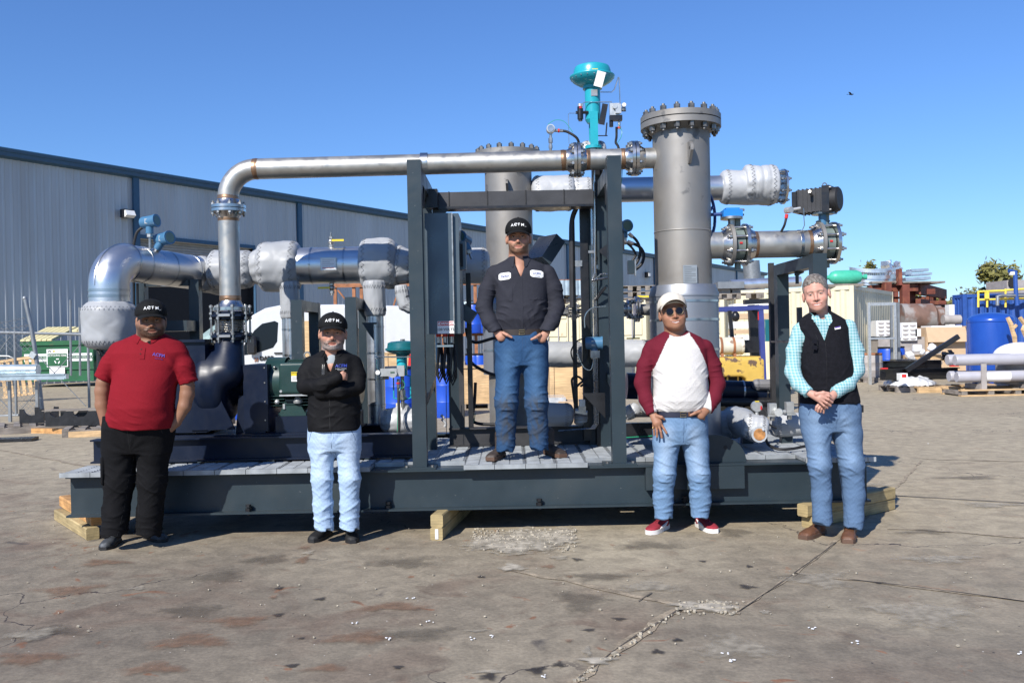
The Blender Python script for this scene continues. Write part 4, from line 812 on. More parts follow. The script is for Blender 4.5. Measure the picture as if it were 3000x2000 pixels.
# volute pump, one casting
sh = P(640, 1125, 7.45); zfl = P(675, 998, 7.4).z
nxx = P(675, 990, 7.4).x
def Fpump(x, y, z):
    rr = np.sqrt((y - sh.y)**2 + (z - sh.z)**2); sx = x - sh.x
    d = np.sqrt(np.maximum(rr - .23, 0)**2 + (np.maximum(np.abs(sx) - .04, 0))**2) - .09
    nk = sd_cap(x, y, z, (nxx, 7.4, zfl + .03), (nxx + .01, 7.28, sh.z + .1), .105, .135); d = smin(d, nk, .06)
    nk = sd_cap(x, y, z, (sh.x - .05, 7.5, sh.z), (sh.x + .24, 7.5, sh.z), .19, .12); d = smin(d, nk, .05)
    nk = sd_cap(x, y, z, (sh.x - .05, 7.5, sh.z - .02), (sh.x - .35, 7.5, sh.z - .02), .22, .20); d = smin(d, nk, .06)
    return smax(d, z - zfl - .03, .005)
vs, fs = nets(Fpump, (sh.x - .6, 6.98, sh.z - .42), (sh.x + .42, 7.95, zfl + .05), .016)
np_mesh('pump_casing', vs, fs, M['navy'], SK, label='big navy volute pump casing below the bellows joint')
m = MB(M['navy']); flange_mesh(m, (nxx, 7.4, zfl + .03), Z_, .285, .1, 8, one=True, mt='navy', hub=False, th=.024); part(m, 'pump_flange')
a_, b_ = P(500, 1000, 7.3), P(612, 1000, 7.3)
m = MB(M['navy']); m.bx(P(415, 1000, 7.3).x, b_.x, 7.2, 7.95, zb1 + .03, ZP(550, 1003, 7.3)); m.bx(P(410, 1000, 7.3).x, b_.x + .01, 7.17, 7.98, ZP(550, 1003, 7.3) + .001, ZP(550, 996, 7.3) + .004)
m.prism([(0, 0), (.35, 0), (.16, .42), (.08, .42)], (b_.x - .12, 7.185, zb1 + .05), X, Z_, Vector((0, .02, 0))); part(m, 'suction_box', label='navy box casing left of the pump')
m = MB(M['navy']); 
for sx in (-.28, .18): m.prism([(0, 0), (.12, 0), (.09, .3), (.03, .3)], (sh.x + sx, 7.3, zb1 + .012), X, Z_, Vector((0, .5, 0)))
part(m, 'pump_foot')
for k in range(8):
    t = 2 * math.pi * k / 8; m = MB(M['stud']); c_ = Vector((sh.x + .24, 7.5 + .10 * math.cos(t), sh.z + .10 * math.sin(t))); m.hexn(c_, X, .016, .03)
    if k in (1, 3, 5): part(m, 'casing_bolt')
a_, b_ = P(712, 1100, 7.25), P(783, 1100, 7.25); zt_ = ZP(750, 1068, 7.25); zb_ = zb1 + .013
m = MB(M['navy']); m.bx(a_.x, b_.x, 7.25, 7.72, zb_ + .01, zt_); m.bx(a_.x + .01, b_.x - .02, 7.235, 7.245, zb_, zb_ + .012); m.bx(b_.x + .001, b_.x + .004, 7.26, 7.70, zb_, zt_ - .006); cg = part(m, 'coupling_guard', label='tall flat navy coupling guard')
for z in (.1, .25, .4, .52): m = MB(M['bolt']); m.cyl((b_.x - .022, 7.25, zb_ + z), (b_.x - .022, 7.245, zb_ + z), .006, n=8); part(m, 'screw', cg)
# motor
mc = P(880, 1122, 7.5); xm0, xm1 = XP(786, 1122, 7.45), XP(1010, 1122, 7.5); rm = .195
m = MB(M['motor']); m.cyl((xm0 + .13, 7.5, mc.z), (xm1, 7.5, mc.z), rm * .90, n=48)
for k in range(40):
    t = 2 * math.pi * k / 40; cdir = Vector((0, math.cos(t), math.sin(t)))
    if -.72 < cdir.y < 2 or abs(cdir.z) > .72: m.bar(Vector((xm0 + .14, 7.5, mc.z)) + cdir * rm * .95, Vector((xm1 - .03, 7.5, mc.z)) + cdir * rm * .95, .007, rm * .14, cdir)
m.cyl((xm0 + .10, 7.5, mc.z), (xm0 + .16, 7.5, mc.z), rm * .97, n=48); m.cyl((xm1 - .02, 7.5, mc.z), (xm1 + .14, 7.5, mc.z), rm * 1.02, rm * .9, n=48); mo = part(m, 'motor', label='dark green finned electric motor')
m = MB(M['motor']); m.lathe([(rm * 1.06, 0), (rm * 1.06, .155), (rm * 1.04, .155), (rm * 1.04, 0)], (xm0, 7.5, mc.z + .012), X, 56, cap=False)
m.cyl((xm0 + .001, 7.5, mc.z + .012), (xm0 + .012, 7.5, mc.z + .012), rm * 1.05, n=48); m.use(M['bolt']).ball(Vector((xm0 + .09, 7.5 - rm * .95, mc.z + .14)), .012, 8); part(m, 'fan_cowl', mo)
tb = P(868, 1108, 7.24); 
def Fbox(x, y, z):
    qx, qy, qz = np.abs(x - tb.x) - .115, np.abs(y - 7.30) - .06, np.abs(z - tb.z + .0) - .105
    return np.sqrt(np.maximum(qx, 0)**2 + np.maximum(qy, 0)**2 + np.maximum(qz, 0)**2) + np.minimum(np.maximum(np.maximum(qx, qy), qz), 0) - .022
vs, fs = nets(Fbox, (tb.x - .14, 7.2, tb.z - .13), (tb.x + .14, 7.4, tb.z + .13), .007); np_mesh('terminal_box', vs, fs, M['motor'], mo)
m = MB(M['castal']); m.bx(tb.x - .135, tb.x + .14, 7.225, 7.30, tb.z - .140, tb.z - .128)
for sx in (-.12, .12): m.cyl((tb.x + sx, 7.215, tb.z - .10), (tb.x + sx, 7.23, tb.z - .10), .011, n=10)
part(m, 'box_rim', mo)
sg, c, w, h = sign('warning_label', mo, 853, 876, 1089, 1117, 7.2135, M['paper'], .002); m = MB(M['yellow']); m.bx(c.x - w / 2, c.x + w / 2, 7.2125, 7.2132, c.z + h * .08, c.z + h / 2); part(m, 'label_band', mo)
text('DANGER', .014, (c.x, 7.212, c.z + h * .38), X, Z_, M['ink'], sg)
for k in range(4): m = MB(M['stud']); m.bx(c.x - w * .4, c.x + w * .4, 7.2128, 7.2133, c.z - h * (.06 + k * .1), c.z - h * (.06 + k * .1) + .0025); part(m, 'print_line', mo)
m = MB(M['motor']); z = mc.z - rm
for k in range(4): m.bx(xm0 + .02, xm0 + .36, 7.30, 7.7, z + .10 - k * .025, z + .105 - k * .025)
for sx in (.13, .45): m.bx(xm0 + sx, xm0 + sx + .22, 7.25, 7.75, z - .055, z - .03); m.prism([(0, 0), (.2, 0), (.14, .11), (.05, .11)], (xm0 + sx, 7.30, z - .03), X, Z_, Vector((0, .4, 0)))
part(m, 'motor_foot', mo); m = MB(M['castal']); m.lathe([(.035, 0), (.04, .02), (.02, .05)], P(873, 1180, 7.3), Z_, 16); m.ball(P(812, 1177, 7.3), .022, 10); m.hexn(P(833, 1190, 7.3), Z_, .014, .04); part(m, 'drain_fitting', mo)
m = MB(M['navy']); m.bx(XP(808, 1240, 7.25), xm1 + .1, 7.24, 7.8, zb_, z - .056); part(m, 'motor_pedestal')
m = MB(M['motor']); t_ = Vector((XP(900, 1040, 7.5), 7.5, mc.z + rm + .035)); m.use(M['bolt']).tube([t_ + V(math.cos(q) * .025, 0, math.sin(q) * .025) for q in [2 * math.pi * k / 14 for k in range(14)]], .007, 6, closed=True); part(m, 'eye_bolt', mo)
# ================================================================ tall teal control valve
ac = P(1735, 235, 8.0); ax_ = ac.x
def zz_(py, d=8.0, px=1735): return P(px, py, d).z
m = MB(M['teal']); zr = zz_(226)
m.lathe([(.02, zz_(190)), (.10, zz_(191.5)), (.150, zz_(198)), (.163, zz_(208)), (.166, zz_(219)), (.198, zr + .006), (.200, zr), (.198, zr - .008), (.17, zz_(240)), (.12, zz_(250)), (.07, zz_(255)), (.02, zz_(255))], (ax_, 8.0, 0), Z_, 56)
m2 = part(m, 'diaphragm_actuator', label='tall teal diaphragm actuator above the crossing pipe')
for k in range(20):
    t = 2 * math.pi * k / 20; p = V(ax_ + .186 * math.cos(t), 8.0 + .186 * math.sin(t), zr - .006); b_ = MB(M['bolt']); b_.cyl(p - Z_ * .016, p + Z_ * .014, .007, n=6); part(b_, 'rim_bolt', m2)
m = MB(M['teal']); m.cyl((ax_, 8, zz_(352)), (ax_, 8, zz_(250)), .068, n=30); m.cyl((ax_, 8, zz_(262)), (ax_, 8, zz_(253)), .085, n=24); m.lathe([(.068, 0), (.05, -.03), (.02, -.035)], (ax_, 8, zz_(352)), Z_, 24)
for sx in (-.022, ): m.bx(ax_ - .032, ax_ + .036, 7.93, 7.96, zz_(431), zz_(332)); m.bx(ax_ - .032, ax_ + .036, 8.04, 8.07, zz_(431), zz_(332))
m.cyl((ax_, 8, zz_(437)), (ax_, 8, zz_(428)), .075, n=20); part(m, 'yoke', m2)
m = MB(M['bolt']); m.cyl((ax_, 8, zz_(470)), (ax_, 8, zz_(340)), .012, n=8); m.cyl((ax_, 8, zz_(470)), (ax_, 8, zz_(436)), .05, n=12); part(m, 'valve_stem', m2)
blanket([P(1700, 445, 8.1), P(1735, 447, 8.1), P(1775, 447, 8.1)], .10, seed=44, mt='blanket2', pleat=.12)
m = MB(M['paper']); p = P(1757, 232, 7.82); m.box(p, (.075, .004, .13), Matrix.Rotation(.28, 3, 'Y') @ Matrix.Rotation(.25, 3, 'X')); part(m, 'paper_tag', m2, 'white paper tag hanging from the teal actuator')
m = MB(M['yellow']); m.box(P(1743, 206, 7.83), (.05, .006, .026)); part(m, 'yellow_sticker', m2)
m = MB(M['plate']); m.box(P(1741, 272, 7.93), (.055, .006, .055)); part(m, 'actuator_plate', m2)
def positioner(c, s=1):
    m = MB(M['castal']); m.box(c, (.085 * s, .05, .105)); m.box(c + V(.03 * s, -.03, .0), (.05, .03, .08)); m.cyl(c + V(.06 * s, 0, 0), c + V(.1 * s, 0, 0), .018, n=12); m.cyl(c + V(0, -.035, .02), c + V(0, -.05, .02), .022, n=14); m.use(M['black']).box(c + V(.01, 0, -.075), (.11, .06, .045)); m.cyl(c + V(-.03, 0, -.10), c + V(-.03, 0, -.15), .018, n=10); m.use(M['bolt']).cyl(c + V(.04, 0, -.10), c + V(.04, 0, -.17), .012, n=8); m.use(M['red']).cyl(c + V(.04, 0, -.15), c + V(.04, 0, -.165), .015, n=8)
    m.use(M['castal']).cyl(c + V(.08 * s, -.02, .03), c + V(.08 * s, -.05, .03), .02, n=12); m.use(M['paper']).cyl(c + V(.08 * s, -.05, .03), c + V(.08 * s, -.053, .03), .016, n=12); return m
part(positioner(P(1800, 322, 7.95)), 'positioner', m2); m = MB(M['black']); c = P(1767, 335, 7.93); m.bar(c + V(.02, 0, .09), c + V(-.015, 0, -.09), .008, .05); m.bar(P(1778, 360, 7.93), P(1775, 398, 7.93), .008, .012); m.bar(P(1752, 398, 7.93), P(1780, 398, 7.93), .008, .008); part(m, 'feedback_lever', m2)
m = MB(M['black']); c = P(1700, 330, 7.95); m.cyl(c + V(0, 0, .05), c + V(0, 0, -.06), .026, n=14); m.cyl(c + V(0, 0, -.06), c + V(0, 0, -.075), .018, n=14); m.cyl(c + V(-.04, 0, 0), c + V(.07, 0, 0), .014, n=8); m.use(M['castal']).cyl(c + V(0, 0, .05), c + V(0, 0, .075), .02, n=12); m.use(M['red']).box(c + V(.0, -.027, .04), (.02, .004, .02)); part(m, 'air_regulator', m2)
m = MB(M['mach'])
for pts, r_ in (([(1706, 318), (1708, 303), (1714, 300), (1792, 299), (1793, 305)], .005), ([(1759, 270), (1792, 270), (1800, 262), (1812, 226), (1814, 228), (1817, 305)], .005), ([(1690, 332), (1668, 332), (1665, 335), (1667, 420)], .003)): m.tube([P(x, y, 7.93) for x, y in pts], r_, 6)
part(m, 'air_tubing', m2)
m = MB(M['blackmatte']); m.tube(spline([P(1806, 372, 7.93), P(1806, 400, 7.93), P(1804, 418, 7.8), P(1812, 432, 7.7), P(1818, 470, 7.6), P(1815, 540, 7.6)], 5), .011, 7); m.use(M['greenw']).tube(spline([P(1812, 365, 7.93), P(1822, 385, 7.93), P(1818, 405, 7.9), P(1808, 420, 7.8)], 5), .0025, 5); m.tube(spline([P(1821, 440, 7.5), P(1823, 500, 7.5), P(1818, 560, 7.5)], 4), .003, 5); part(m, 'flexible_hose')
# small transmitter on the pipe
m = MB(M['castal']); c = P(1613, 379, 7.4); m.cyl(c + V(0, -.035, 0), c + V(0, .035, 0), .034, n=18); m.use(M['mach']).cyl(c + V(0, -.04, 0), c + V(0, -.035, 0), .026, n=18); m.use(M['bolt']).cyl(c + V(0, 0, -.03), P(1613, 440, 7.4), .011, n=10); m.hexn(P(1613, 412, 7.4), Z_, .018, .04); m.hexn(P(1613, 430, 7.4), Z_, .016, .03)
m.cyl(c + V(.03, 0, -.01), c + V(.10, 0, -.015), .013, n=10); m.use(M['red']).cyl(c + V(.06, 0, -.013), c + V(.072, 0, -.013), .016, n=10); m.use(M['blackmatte']).tube(spline([c + V(.10, 0, -.015), P(1665, 388, 7.4), P(1690, 405, 7.4), P(1698, 430, 7.45), P(1700, 470, 7.5), P(1712, 500, 7.5)], 6), .011, 7)
m.use(M['greenw']).tube(spline([P(1605, 365, 7.4), P(1628, 352, 7.4), P(1655, 358, 7.4), P(1678, 388, 7.4)], 6), .0022, 5); part(m, 'gauge_transmitter', label='small steel transmitter standing on the crossing pipe')
# ================================================================ second, dark teal control valve
d3 = 7.75; c3 = P(1180, 1015, d3)
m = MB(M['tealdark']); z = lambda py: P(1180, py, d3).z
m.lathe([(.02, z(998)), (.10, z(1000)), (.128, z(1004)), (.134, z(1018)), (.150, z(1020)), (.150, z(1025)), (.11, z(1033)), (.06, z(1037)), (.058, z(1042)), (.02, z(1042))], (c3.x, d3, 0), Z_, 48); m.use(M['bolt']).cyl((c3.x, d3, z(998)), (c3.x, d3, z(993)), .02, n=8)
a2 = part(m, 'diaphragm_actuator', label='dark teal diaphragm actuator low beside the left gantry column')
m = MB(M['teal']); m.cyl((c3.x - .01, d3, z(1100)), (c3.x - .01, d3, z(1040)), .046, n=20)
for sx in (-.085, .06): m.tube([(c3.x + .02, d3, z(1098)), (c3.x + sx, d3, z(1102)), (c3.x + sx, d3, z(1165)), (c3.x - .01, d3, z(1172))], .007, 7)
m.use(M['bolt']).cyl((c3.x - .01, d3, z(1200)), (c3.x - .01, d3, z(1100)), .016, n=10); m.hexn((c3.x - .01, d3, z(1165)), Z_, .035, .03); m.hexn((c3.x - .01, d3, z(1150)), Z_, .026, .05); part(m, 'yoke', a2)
p_ = P(1140, 1090, 7.66); m = MB(M['castal']); m.box(p_, (.14, .06, .065)); m.box(p_ + V(.10, 0, .01), (.06, .05, .09)); m.cyl(p_ + V(.035, -.03, -.01), p_ + V(.035, -.05, -.01), .036, n=20); m.use(M['screen']).box(p_ + V(.035, -.052, 0), (.035, .003, .014)); m.use(M['castal']).cyl(p_ + V(-.09, -.02, 0), p_ + V(-.09, -.04, 0), .022, n=16); m.use(M['paper']).cyl(p_ + V(-.09, -.041, 0), p_ + V(-.09, -.044, 0), .018, n=16); m.use(M['black']).box(p_ + V(-.03, 0, -.045), (.05, .05, .03)); part(m, 'positioner', a2)
m = MB(M['mach']); m.tube([P(1103, 1088, 7.66), P(1102, 1050, 7.66), P(1108, 1045, 7.66), P(1215, 1045, 7.66)], .006, 6); part(m, 'air_tubing', a2)
m = MB(M['bolt']); m.cyl(P(1167, 1110, 7.66), P(1167, 1135, 7.66), .013, n=10); m.use(M['red']).cyl(P(1167, 1120, 7.66), P(1167, 1124, 7.66), .018, n=10); m.use(M['blackmatte']).tube(spline([P(1167, 1135, 7.66), P(1168, 1180, 7.62), P(1170, 1240, 7.6), P(1165, 1278, 7.6), P(1155, 1290, 7.6)], 5), .012, 8); m.use(M['greenw']).tube(spline([P(1178, 1112, 7.66), P(1186, 1125, 7.66), P(1182, 1135, 7.66), P(1168, 1150, 7.64), P(1164, 1270, 7.6)], 5), .003, 5); part(m, 'flexible_hose', a2)
blanket([P(1115, 1235, 7.8), P(1160, 1232, 7.8), P(1235, 1232, 7.8)], [.10, .118, .112], seed=31, pleat=.09, mt='blanket2', label='pale blanket round the lower left valve body'); blanket([P(1180, 1180, 7.8), P(1180, 1215, 7.8)], [.05, .09], seed=33, pleat=.1, mt='blanket2')
m = MB(M['blanket2']); m.tube([P(x + 4 * math.sin(i * 2.2), y, 7.7) for i, (x, y) in enumerate([(1292, 1215), (1296, 1222), (1299, 1229), (1302, 1236), (1304, 1243), (1306, 1250)])], .012, 7); part(m, 'twisted_cord')
m = MB(M['blackmatte']); m.tube([P(1307, 1130, 7.6), P(1308, 1270, 7.6)], .003, 6); part(m, 'thin_cable')
# ================================================================ lower right pipework
DL = 8.05
blanket([P(1560, 1038, DL), P(1712, 1038, DL)], .115, seed=51, pleat=.05, mt='blanket', label='grey blanket on the pipe behind the man on the deck'); blanket([P(1757, 1035, 7.8), P(1905, 1035, 7.8)], .118, seed=52, pleat=.08, mt='blanket2', label='pale blanket on the pipe right of the instrument tubes')
m = MB(M['steel']); m.cyl(P(1700, 1037, DL), P(1765, 1036, DL), .06, n=24); part(m, 'pipe')
m = MB(M['slate']); m.cyl(P(1885, 1035, 7.8), P(1960, 1035, 7.8), .115, n=28); part(m, 'pipe')
blanket([P(1575, 1213, 7.7), P(1680, 1215, 7.7)], .10, seed=53, pleat=.05); blanket([P(1683, 1222, 7.75), P(1722, 1222, 7.75)], .075, seed=54, pleat=.18, mt='blanket2'); blanket([P(1570, 1150, 8.2), P(1570, 1210, 8.2)], .09, seed=55)
m = MB(M['castal']); p = P(1705, 1180, 7.6); m.box(p, (.05, .05, .06)); m.use(M['bolt']).box(p + V(0, 0, -.05), (.06, .06, .05)); m.cyl(p + V(-.06, 0, -.07), p + V(.04, 0, -.09), .03, n=10); part(m, 'solenoid_valve')
for pts in ([(1683, 1180), (1678, 1140), (1676, 1110), (1694, 1103), (1712, 1118)], [(1688, 1135), (1700, 1122), (1722, 1108)], [(1700, 1132), (1712, 1126), (1728, 1135)]): m = MB(M['blackmatte']); m.tube(spline([P(x, y, 7.6) for x, y in pts], 6), .010, 7); part(m, 'flexible_hose')
m = MB(M['blackmatte']); m.tube(spline([P(1715, 990, 7.5), P(1690, 1000, 7.5), P(1673, 1030, 7.5), P(1685, 1062, 7.5), P(1712, 1058, 7.5), P(1722, 1030, 7.5), P(1712, 995, 7.5)], 6), .006, 6); m.use(M['mach']).tube(spline([P(1713, 960, 7.5), P(1714, 925, 7.5), P(1735, 902, 7.5), P(1775, 897, 7.5)], 6), .006, 6); m.tube(spline([P(1690, 1035, 7.5), P(1710, 1075, 7.5), P(1730, 1083, 7.5), P(1738, 1062, 7.5)], 6), .005, 6); part(m, 'looped_tubing')
# flanged crossing line at mid height
dm = 8.2; m = MB(M['vessel']); m.cyl(P(1640, 913, dm), P(1800, 908, dm), .022, n=16); m.cyl(P(1870, 907, dm), P(1935, 907, dm), .052, n=24); mp_ = part(m, 'crossing_pipe')
for px, OD in ((1676, .14), (1684, .14), (1778, .14), (1835, .17), (1858, .23), (1866, .23)): m = MB(); c_ = P(px, 911 if px < 1800 else 906, dm); flange_mesh(m, c_, X, OD, .03, 4, one=True, hub=False, th=.016); part(m, 'flange', mp_)
m = MB(M['bolt']); m.hexn(P(1655, 913, dm), X, .04, .06); part(m, 'union_nut', mp_)
m = MB(M['bolt']); m.cyl(P(1826, 906, dm), P(1850, 906, dm), .05, n=16); part(m, 'pipe_hub', mp_)
m = MB(M['bolt']); m.cyl(P(1858, 925, dm), P(1858, 990, dm), .008, n=6); m.use(M['yellow']).box(P(1855, 991, dm), (.12, .02, .012)); part(m, 'ball_valve')
blanket([P(1872, 1165, 7.6), P(1905, 1162, 7.6), P(1935, 1166, 7.6)], [.13, .16, .13], seed=61, pleat=.16, mt='blanket2', label='bunched round blanket behind the raglan shirt'); blanket([P(1830, 1215, 7.7), P(1868, 1195, 7.6)], .06, seed=62, mt='blanket2')
m = MB(M['navy']); m.cyl(P(1835, 1130, 8.3), P(1915, 1132, 8.3), .12, n=26); part(m, 'jacketed_pipe'); m = MB(M['black']); m.bx(P(1865, 1218, 7.5).x, P(1930, 1218, 7.5).x, 7.5, 7.7, P(1865, 1222, 7.5).z, P(1865, 1214, 7.5).z); part(m, 'pipe_shelf')
m = MB(M['black']); m.bx(P(1830, 1240, 7.6).x, P(1935, 1240, 7.6).x, 7.62, 7.7, ZG + .06, P(1850, 1240, 7.6).z); m.use(M['greenw']).tube([P(1835, 1281, 7.6), P(1915, 1276, 7.6)], .004, 5); part(m, 'floor_channel')
jacket(P(2075, 1144, 8.4), P(2275, 1148, 8.4), .098, bands=3, mt='navy', label='dark jacketed pipe low behind the right person'); m = MB(M['black']); m.cyl(P(2080, 1178, 8.3), P(2270, 1178, 8.3), .045, n=18); part(m, 'pipe')
m = MB(M['blanket']); blanket([P(2205, 1125, 8.3), P(2270, 1128, 8.3)], .05, seed=63, pleat=.1, mt='stitch')
for i in range(4):
    p = P(2113 + i * 25, 1197, 8.3); m = MB(M['timber2']); m.box(p, (.052, .1, .05)); m.use(M['black']).box(p + V(0, 0, -.075), (.055, .09, .09)); part(m, 'wood_block')
blanket([P(2085, 1245, 7.7), P(2170, 1243, 7.5)], .115, seed=64, pleat=.05); blanket([P(2140, 1230, 7.7), P(2175, 1236, 7.45), P(2205, 1255, 7.2), P(2222, 1268, 7.05)], [.12, .12, .10, .078], seed=65, pleat=.05, mt='blanket', end=.85)
blanket([P(2175, 1245, 7.15), P(2250, 1258, 7.12)], .10, seed=66, pleat=.10, mt='blanket2', quilt=5); blanket([P(2255, 1246, 7.6), P(2395, 1240, 7.6)], .098, seed=67, pleat=.04, mt='blanket2', label='pale blanket ending behind the person in the vest')
m = MB(M['film']); c_ = P(2225, 1272, 6.98); m.cyl(c_, c_ + V(0, .1, 0), .062, n=28); m.use(M['orangecap']).cyl(c_ + V(0, -.003, 0), c_ + V(0, 0, 0), .046, n=24); m.use(M['film']).ball(c_ + V(.03, -.005, .035), .012, 8); part(m, 'wrapped_nozzle', label='film wrapped nozzle end showing orange gasket')
for px, py, s in ((2262, 1196, 1), (2312, 1192, 1)): m = MB(M['castal']); p = P(px, py, 7.4); m.box(p, (.06, .06, .085)); m.box(p + V(0, 0, -.055), (.085, .07, .02)); m.use(M['bolt']).cyl(p + V(0, 0, -.06), p + V(0, 0, -.1), .02, n=8); part(m, 'solenoid_valve')
m = MB(M['castal']); p = P(2217, 1190, 7.3); m.cyl(p + V(0, -.02, 0), p + V(0, .03, 0), .042, n=18); m.cyl(p + V(0, 0, -.03), p + V(0, 0, -.10), .014, n=8); m.use(M['yellow']).box(p + V(.0, -.01, .04), (.03, .02, .01)); m.use(M['red']).box(p + V(.03, -.02, -.01), (.012, .01, .03)); part(m, 'gauge')
m = MB(M['castal']); p = P(2283, 1207, 7.35); m.cyl(p + V(-.015, -.03, 0), p + V(0, 0, 0), .033, n=16); m.cyl(p, p + V(.05, 0, 0), .018, n=10); part(m, 'gauge')
m = MB(M['yellow']); m.box(P(2197, 1220, 7.2), (.045, .02, .012)); part(m, 'valve_handle'); m = MB(M['blackmatte'])
m.tube(spline([P(2242, 1270, 7.1), P(2250, 1300, 7.1), P(2280, 1315, 7.0), P(2320, 1314, 7.0), P(2360, 1306, 7.05), P(2400, 1300, 7.1)], 6), .011, 7); m.tube(spline([P(2232, 1195, 7.3), P(2246, 1210, 7.25), P(2245, 1235, 7.2), P(2275, 1255, 7.2)], 5), .008, 6); part(m, 'black_cable')
for px in (2305, 2190): m = MB(M['slate']); a_ = P(px, 1280, 7.6); m.bx(a_.x - .045, a_.x + .045, 7.58, 7.66, ZG, P(px, 1262, 7.6).z); part(m, 'pipe_support')
# lean diagonal bits and clamps between the columns
m = MB(M['black']); m.bar(P(1745, 880, 7.55), P(1775, 840, 7.5), .016, .016); m.prism([(0, 0), (.22, .16), (.22, 0)], P(1752, 735, 7.5), X, Z_, Vector((0, .01, 0))); m.prism([(0, 0), (.14, -.12), (.14, 0)], P(1752, 735, 7.5), X, Z_, Vector((0, .01, 0))); part(m, 'bracket')
m = MB(M['bolt']); m.box(P(1695, 772, 7.7), (.06, .03, .05)); m.box(P(1747, 782, 7.55), (.03, .02, .03)); m.box(P(1732, 738, 7.55), (.05, .02, .02)); part(m, 'tube_clamp')
# ================================================================ timbers under the skid
def beam_thing(p0, p1, z, mt, label, group, w=.09, name='timber'):
    p0, p1 = Vector((p0.x, p0.y, 0)), Vector((p1.x, p1.y, 0)); d = (p1 - p0); L_ = d.length; ang = math.atan2(d.y, d.x)
    m = MB(M[mt]); hw = w / 2; r_ = .008
    poly = [(-hw + r_, 0), (hw - r_, 0), (hw, r_), (hw, w - r_), (hw - r_, w), (-hw + r_, w), (-hw, w - r_), (-hw, r_)]
    m.prism(poly, (0, 0, 0), Y_, Z_, Vector((L_, 0, 0))); o = m.build(name, None, local=True); o.location = (p0.x, p0.y, z); o.rotation_euler = (0, 0, ang); tag(o, label, 'timber', group); return o
g_ = 'timbers propping up the skid'
a_ = G(263, 1585); b_ = G(172, 1518); beam_thing(a_ + V(0, .05, 0), a_ + (b_ - a_) * .95, 0, 'timber', 'greenish lower timber at the left end of the skid', g_)
a2_ = a_ + V(0, .13, 0); beam_thing(a2_, a2_ + (b_ - a_) * .95 + V(-.02, .0, 0), .0895, 'timber2', 'orange upper timber stacked at the left end of the skid', g_)
a_ = G(1279, 1582); b_ = a_ + V(.18, 1.2, 0); beam_thing(a_, b_, 0, 'timber', 'brown lower timber with a white ticket under the middle of the skid', g_); o2 = beam_thing(a_ + V(.002, .02, 0), b_, .0895, 'timber', 'pale upper timber with a knot under the middle of the skid', g_)
m = MB(M['paper']); p = P(1279, 1565, a_.y - .003); m.bx(p.x - .010, p.x + .012, a_.y - .006, a_.y - .002, .01, .08); tk = m.build('ticket'); tag(tk, 'small white ticket stapled to the middle timber end', 'ticket')
a_ = G(2360, 1548); b_ = G(2612, 1492); dv = (b_ - a_); beam_thing(a_ + V(.02, .03, 0), b_ + V(0, .03, 0), 0, 'timber', 'lower timber behind the brown boots at the right end', g_); beam_thing(a_ + V(-.02, .0, 0), b_ + V(0, .02, 0), .0895, 'timber', 'upper round cornered timber behind the brown boots at the right end', g_)
# ================================================================ the yard behind
WA = math.atan2(wd.y, wd.x)
def TM(loc, rz=0): return Matrix.Translation(Vector(loc)) @ Matrix.Rotation(rz, 4, 'Z')
def gx(px, d): p = P(px, 1000, d); return Vector((p.x, d, 0))
def zpx(px, py, d): return P(px, py, d).z
M['vanwhite'] = mat('van_white', (.56, .57, .58), .25, var=.03, coat=.4); M['glass'] = mat('dark_glass', (.008, .012, .018), .12, spec=.22, var=0)
M['dgreen'] = mat('dumpster_green', (.010, .095, .035), .5, var=.25, vscale=2, fn=patches((5, .62, .7, (.10, .09, .05), .5)))
M['lid'] = mat('yellow_lid', (.62, .56, .32), .55, var=.08)
M['galv'] = mat('galvanised_tube', (.24, .255, .265), .45, metal=.5, var=.15)
M['wire'] = mat('fence_wire', (.16, .17, .18), .5, metal=.5)
M['drum'] = mat('blue_drum', (.012, .075, .48), .4, var=.06)
M['cream'] = mat('cream_container', (.62, .57, .41), .55, var=.08, vscale=1, fn=patches((3.5, .66, .74, (.32, .20, .10), .6)))
M['rust'] = mat('rusty_steel', (.16, .045, .028), .75, var=.35, vscale=3, fn=patches((4, .5, .7, (.30, .11, .05), .7)))
M['rackrust'] = mat('rust_orange_rack', (.30, .12, .05), .7, var=.35)
M['rustpipe'] = mat('scaled_pipe', (.17, .10, .075), .7, var=.3, vscale=3, fn=patches((2.2, .48, .6, (.30, .29, .28), .8)))
M['fork'] = mat('worn_yellow', (.55, .36, .07), .5, var=.1, fn=patches((6, .56, .62, (.10, .06, .045), .95)))
M['forkblue'] = mat('frame_blue', (.035, .05, .20), .45, var=.15)
M['tankcream'] = mat('propane_tank', (.58, .55, .44), .45, var=.2, fn=patches((9, .6, .66, (.20, .10, .06), .8)))
M['tankblue'] = mat('tank_blue', (.014, .065, .33), .25, var=.05); M['contblue'] = mat('container_blue', (.02, .075, .30), .5, var=.12)
M['contred'] = mat('container_red', (.24, .035, .03), .6, var=.15); M['card'] = mat('cardboard', (.52, .37, .23), .85, var=.06); M['foam'] = mat('white_foam', (.68, .68, .69), .7, var=.03)
M['glossblack'] = mat('gloss_black', (.008, .008, .009), .12, spec=.8, var=.3, bump=.3, bscale=5)
M['greypipe'] = mat('grey_coated_pipe', (.36, .355, .39), .35, var=.04); M['silver'] = mat('bright_duct', (.75, .76, .78), .3, metal=.9, var=.15, vscale=6)
M['seafoam'] = mat('green_tank', (.06, .42, .28), .4, var=.1); M['plasticw'] = mat('stretch_wrap', (.60, .61, .63), .2, spec=.9, var=.3, vscale=5, bump=1, bscale=7)
M['rail'] = mat('safety_yellow', (.80, .62, .08), .45); M['tin'] = mat('paint_tin', (.42, .50, .54), .35, metal=.5, var=.25, vscale=6); M['unit'] = mat('grey_unit', (.34, .31, .29), .7, var=.15)
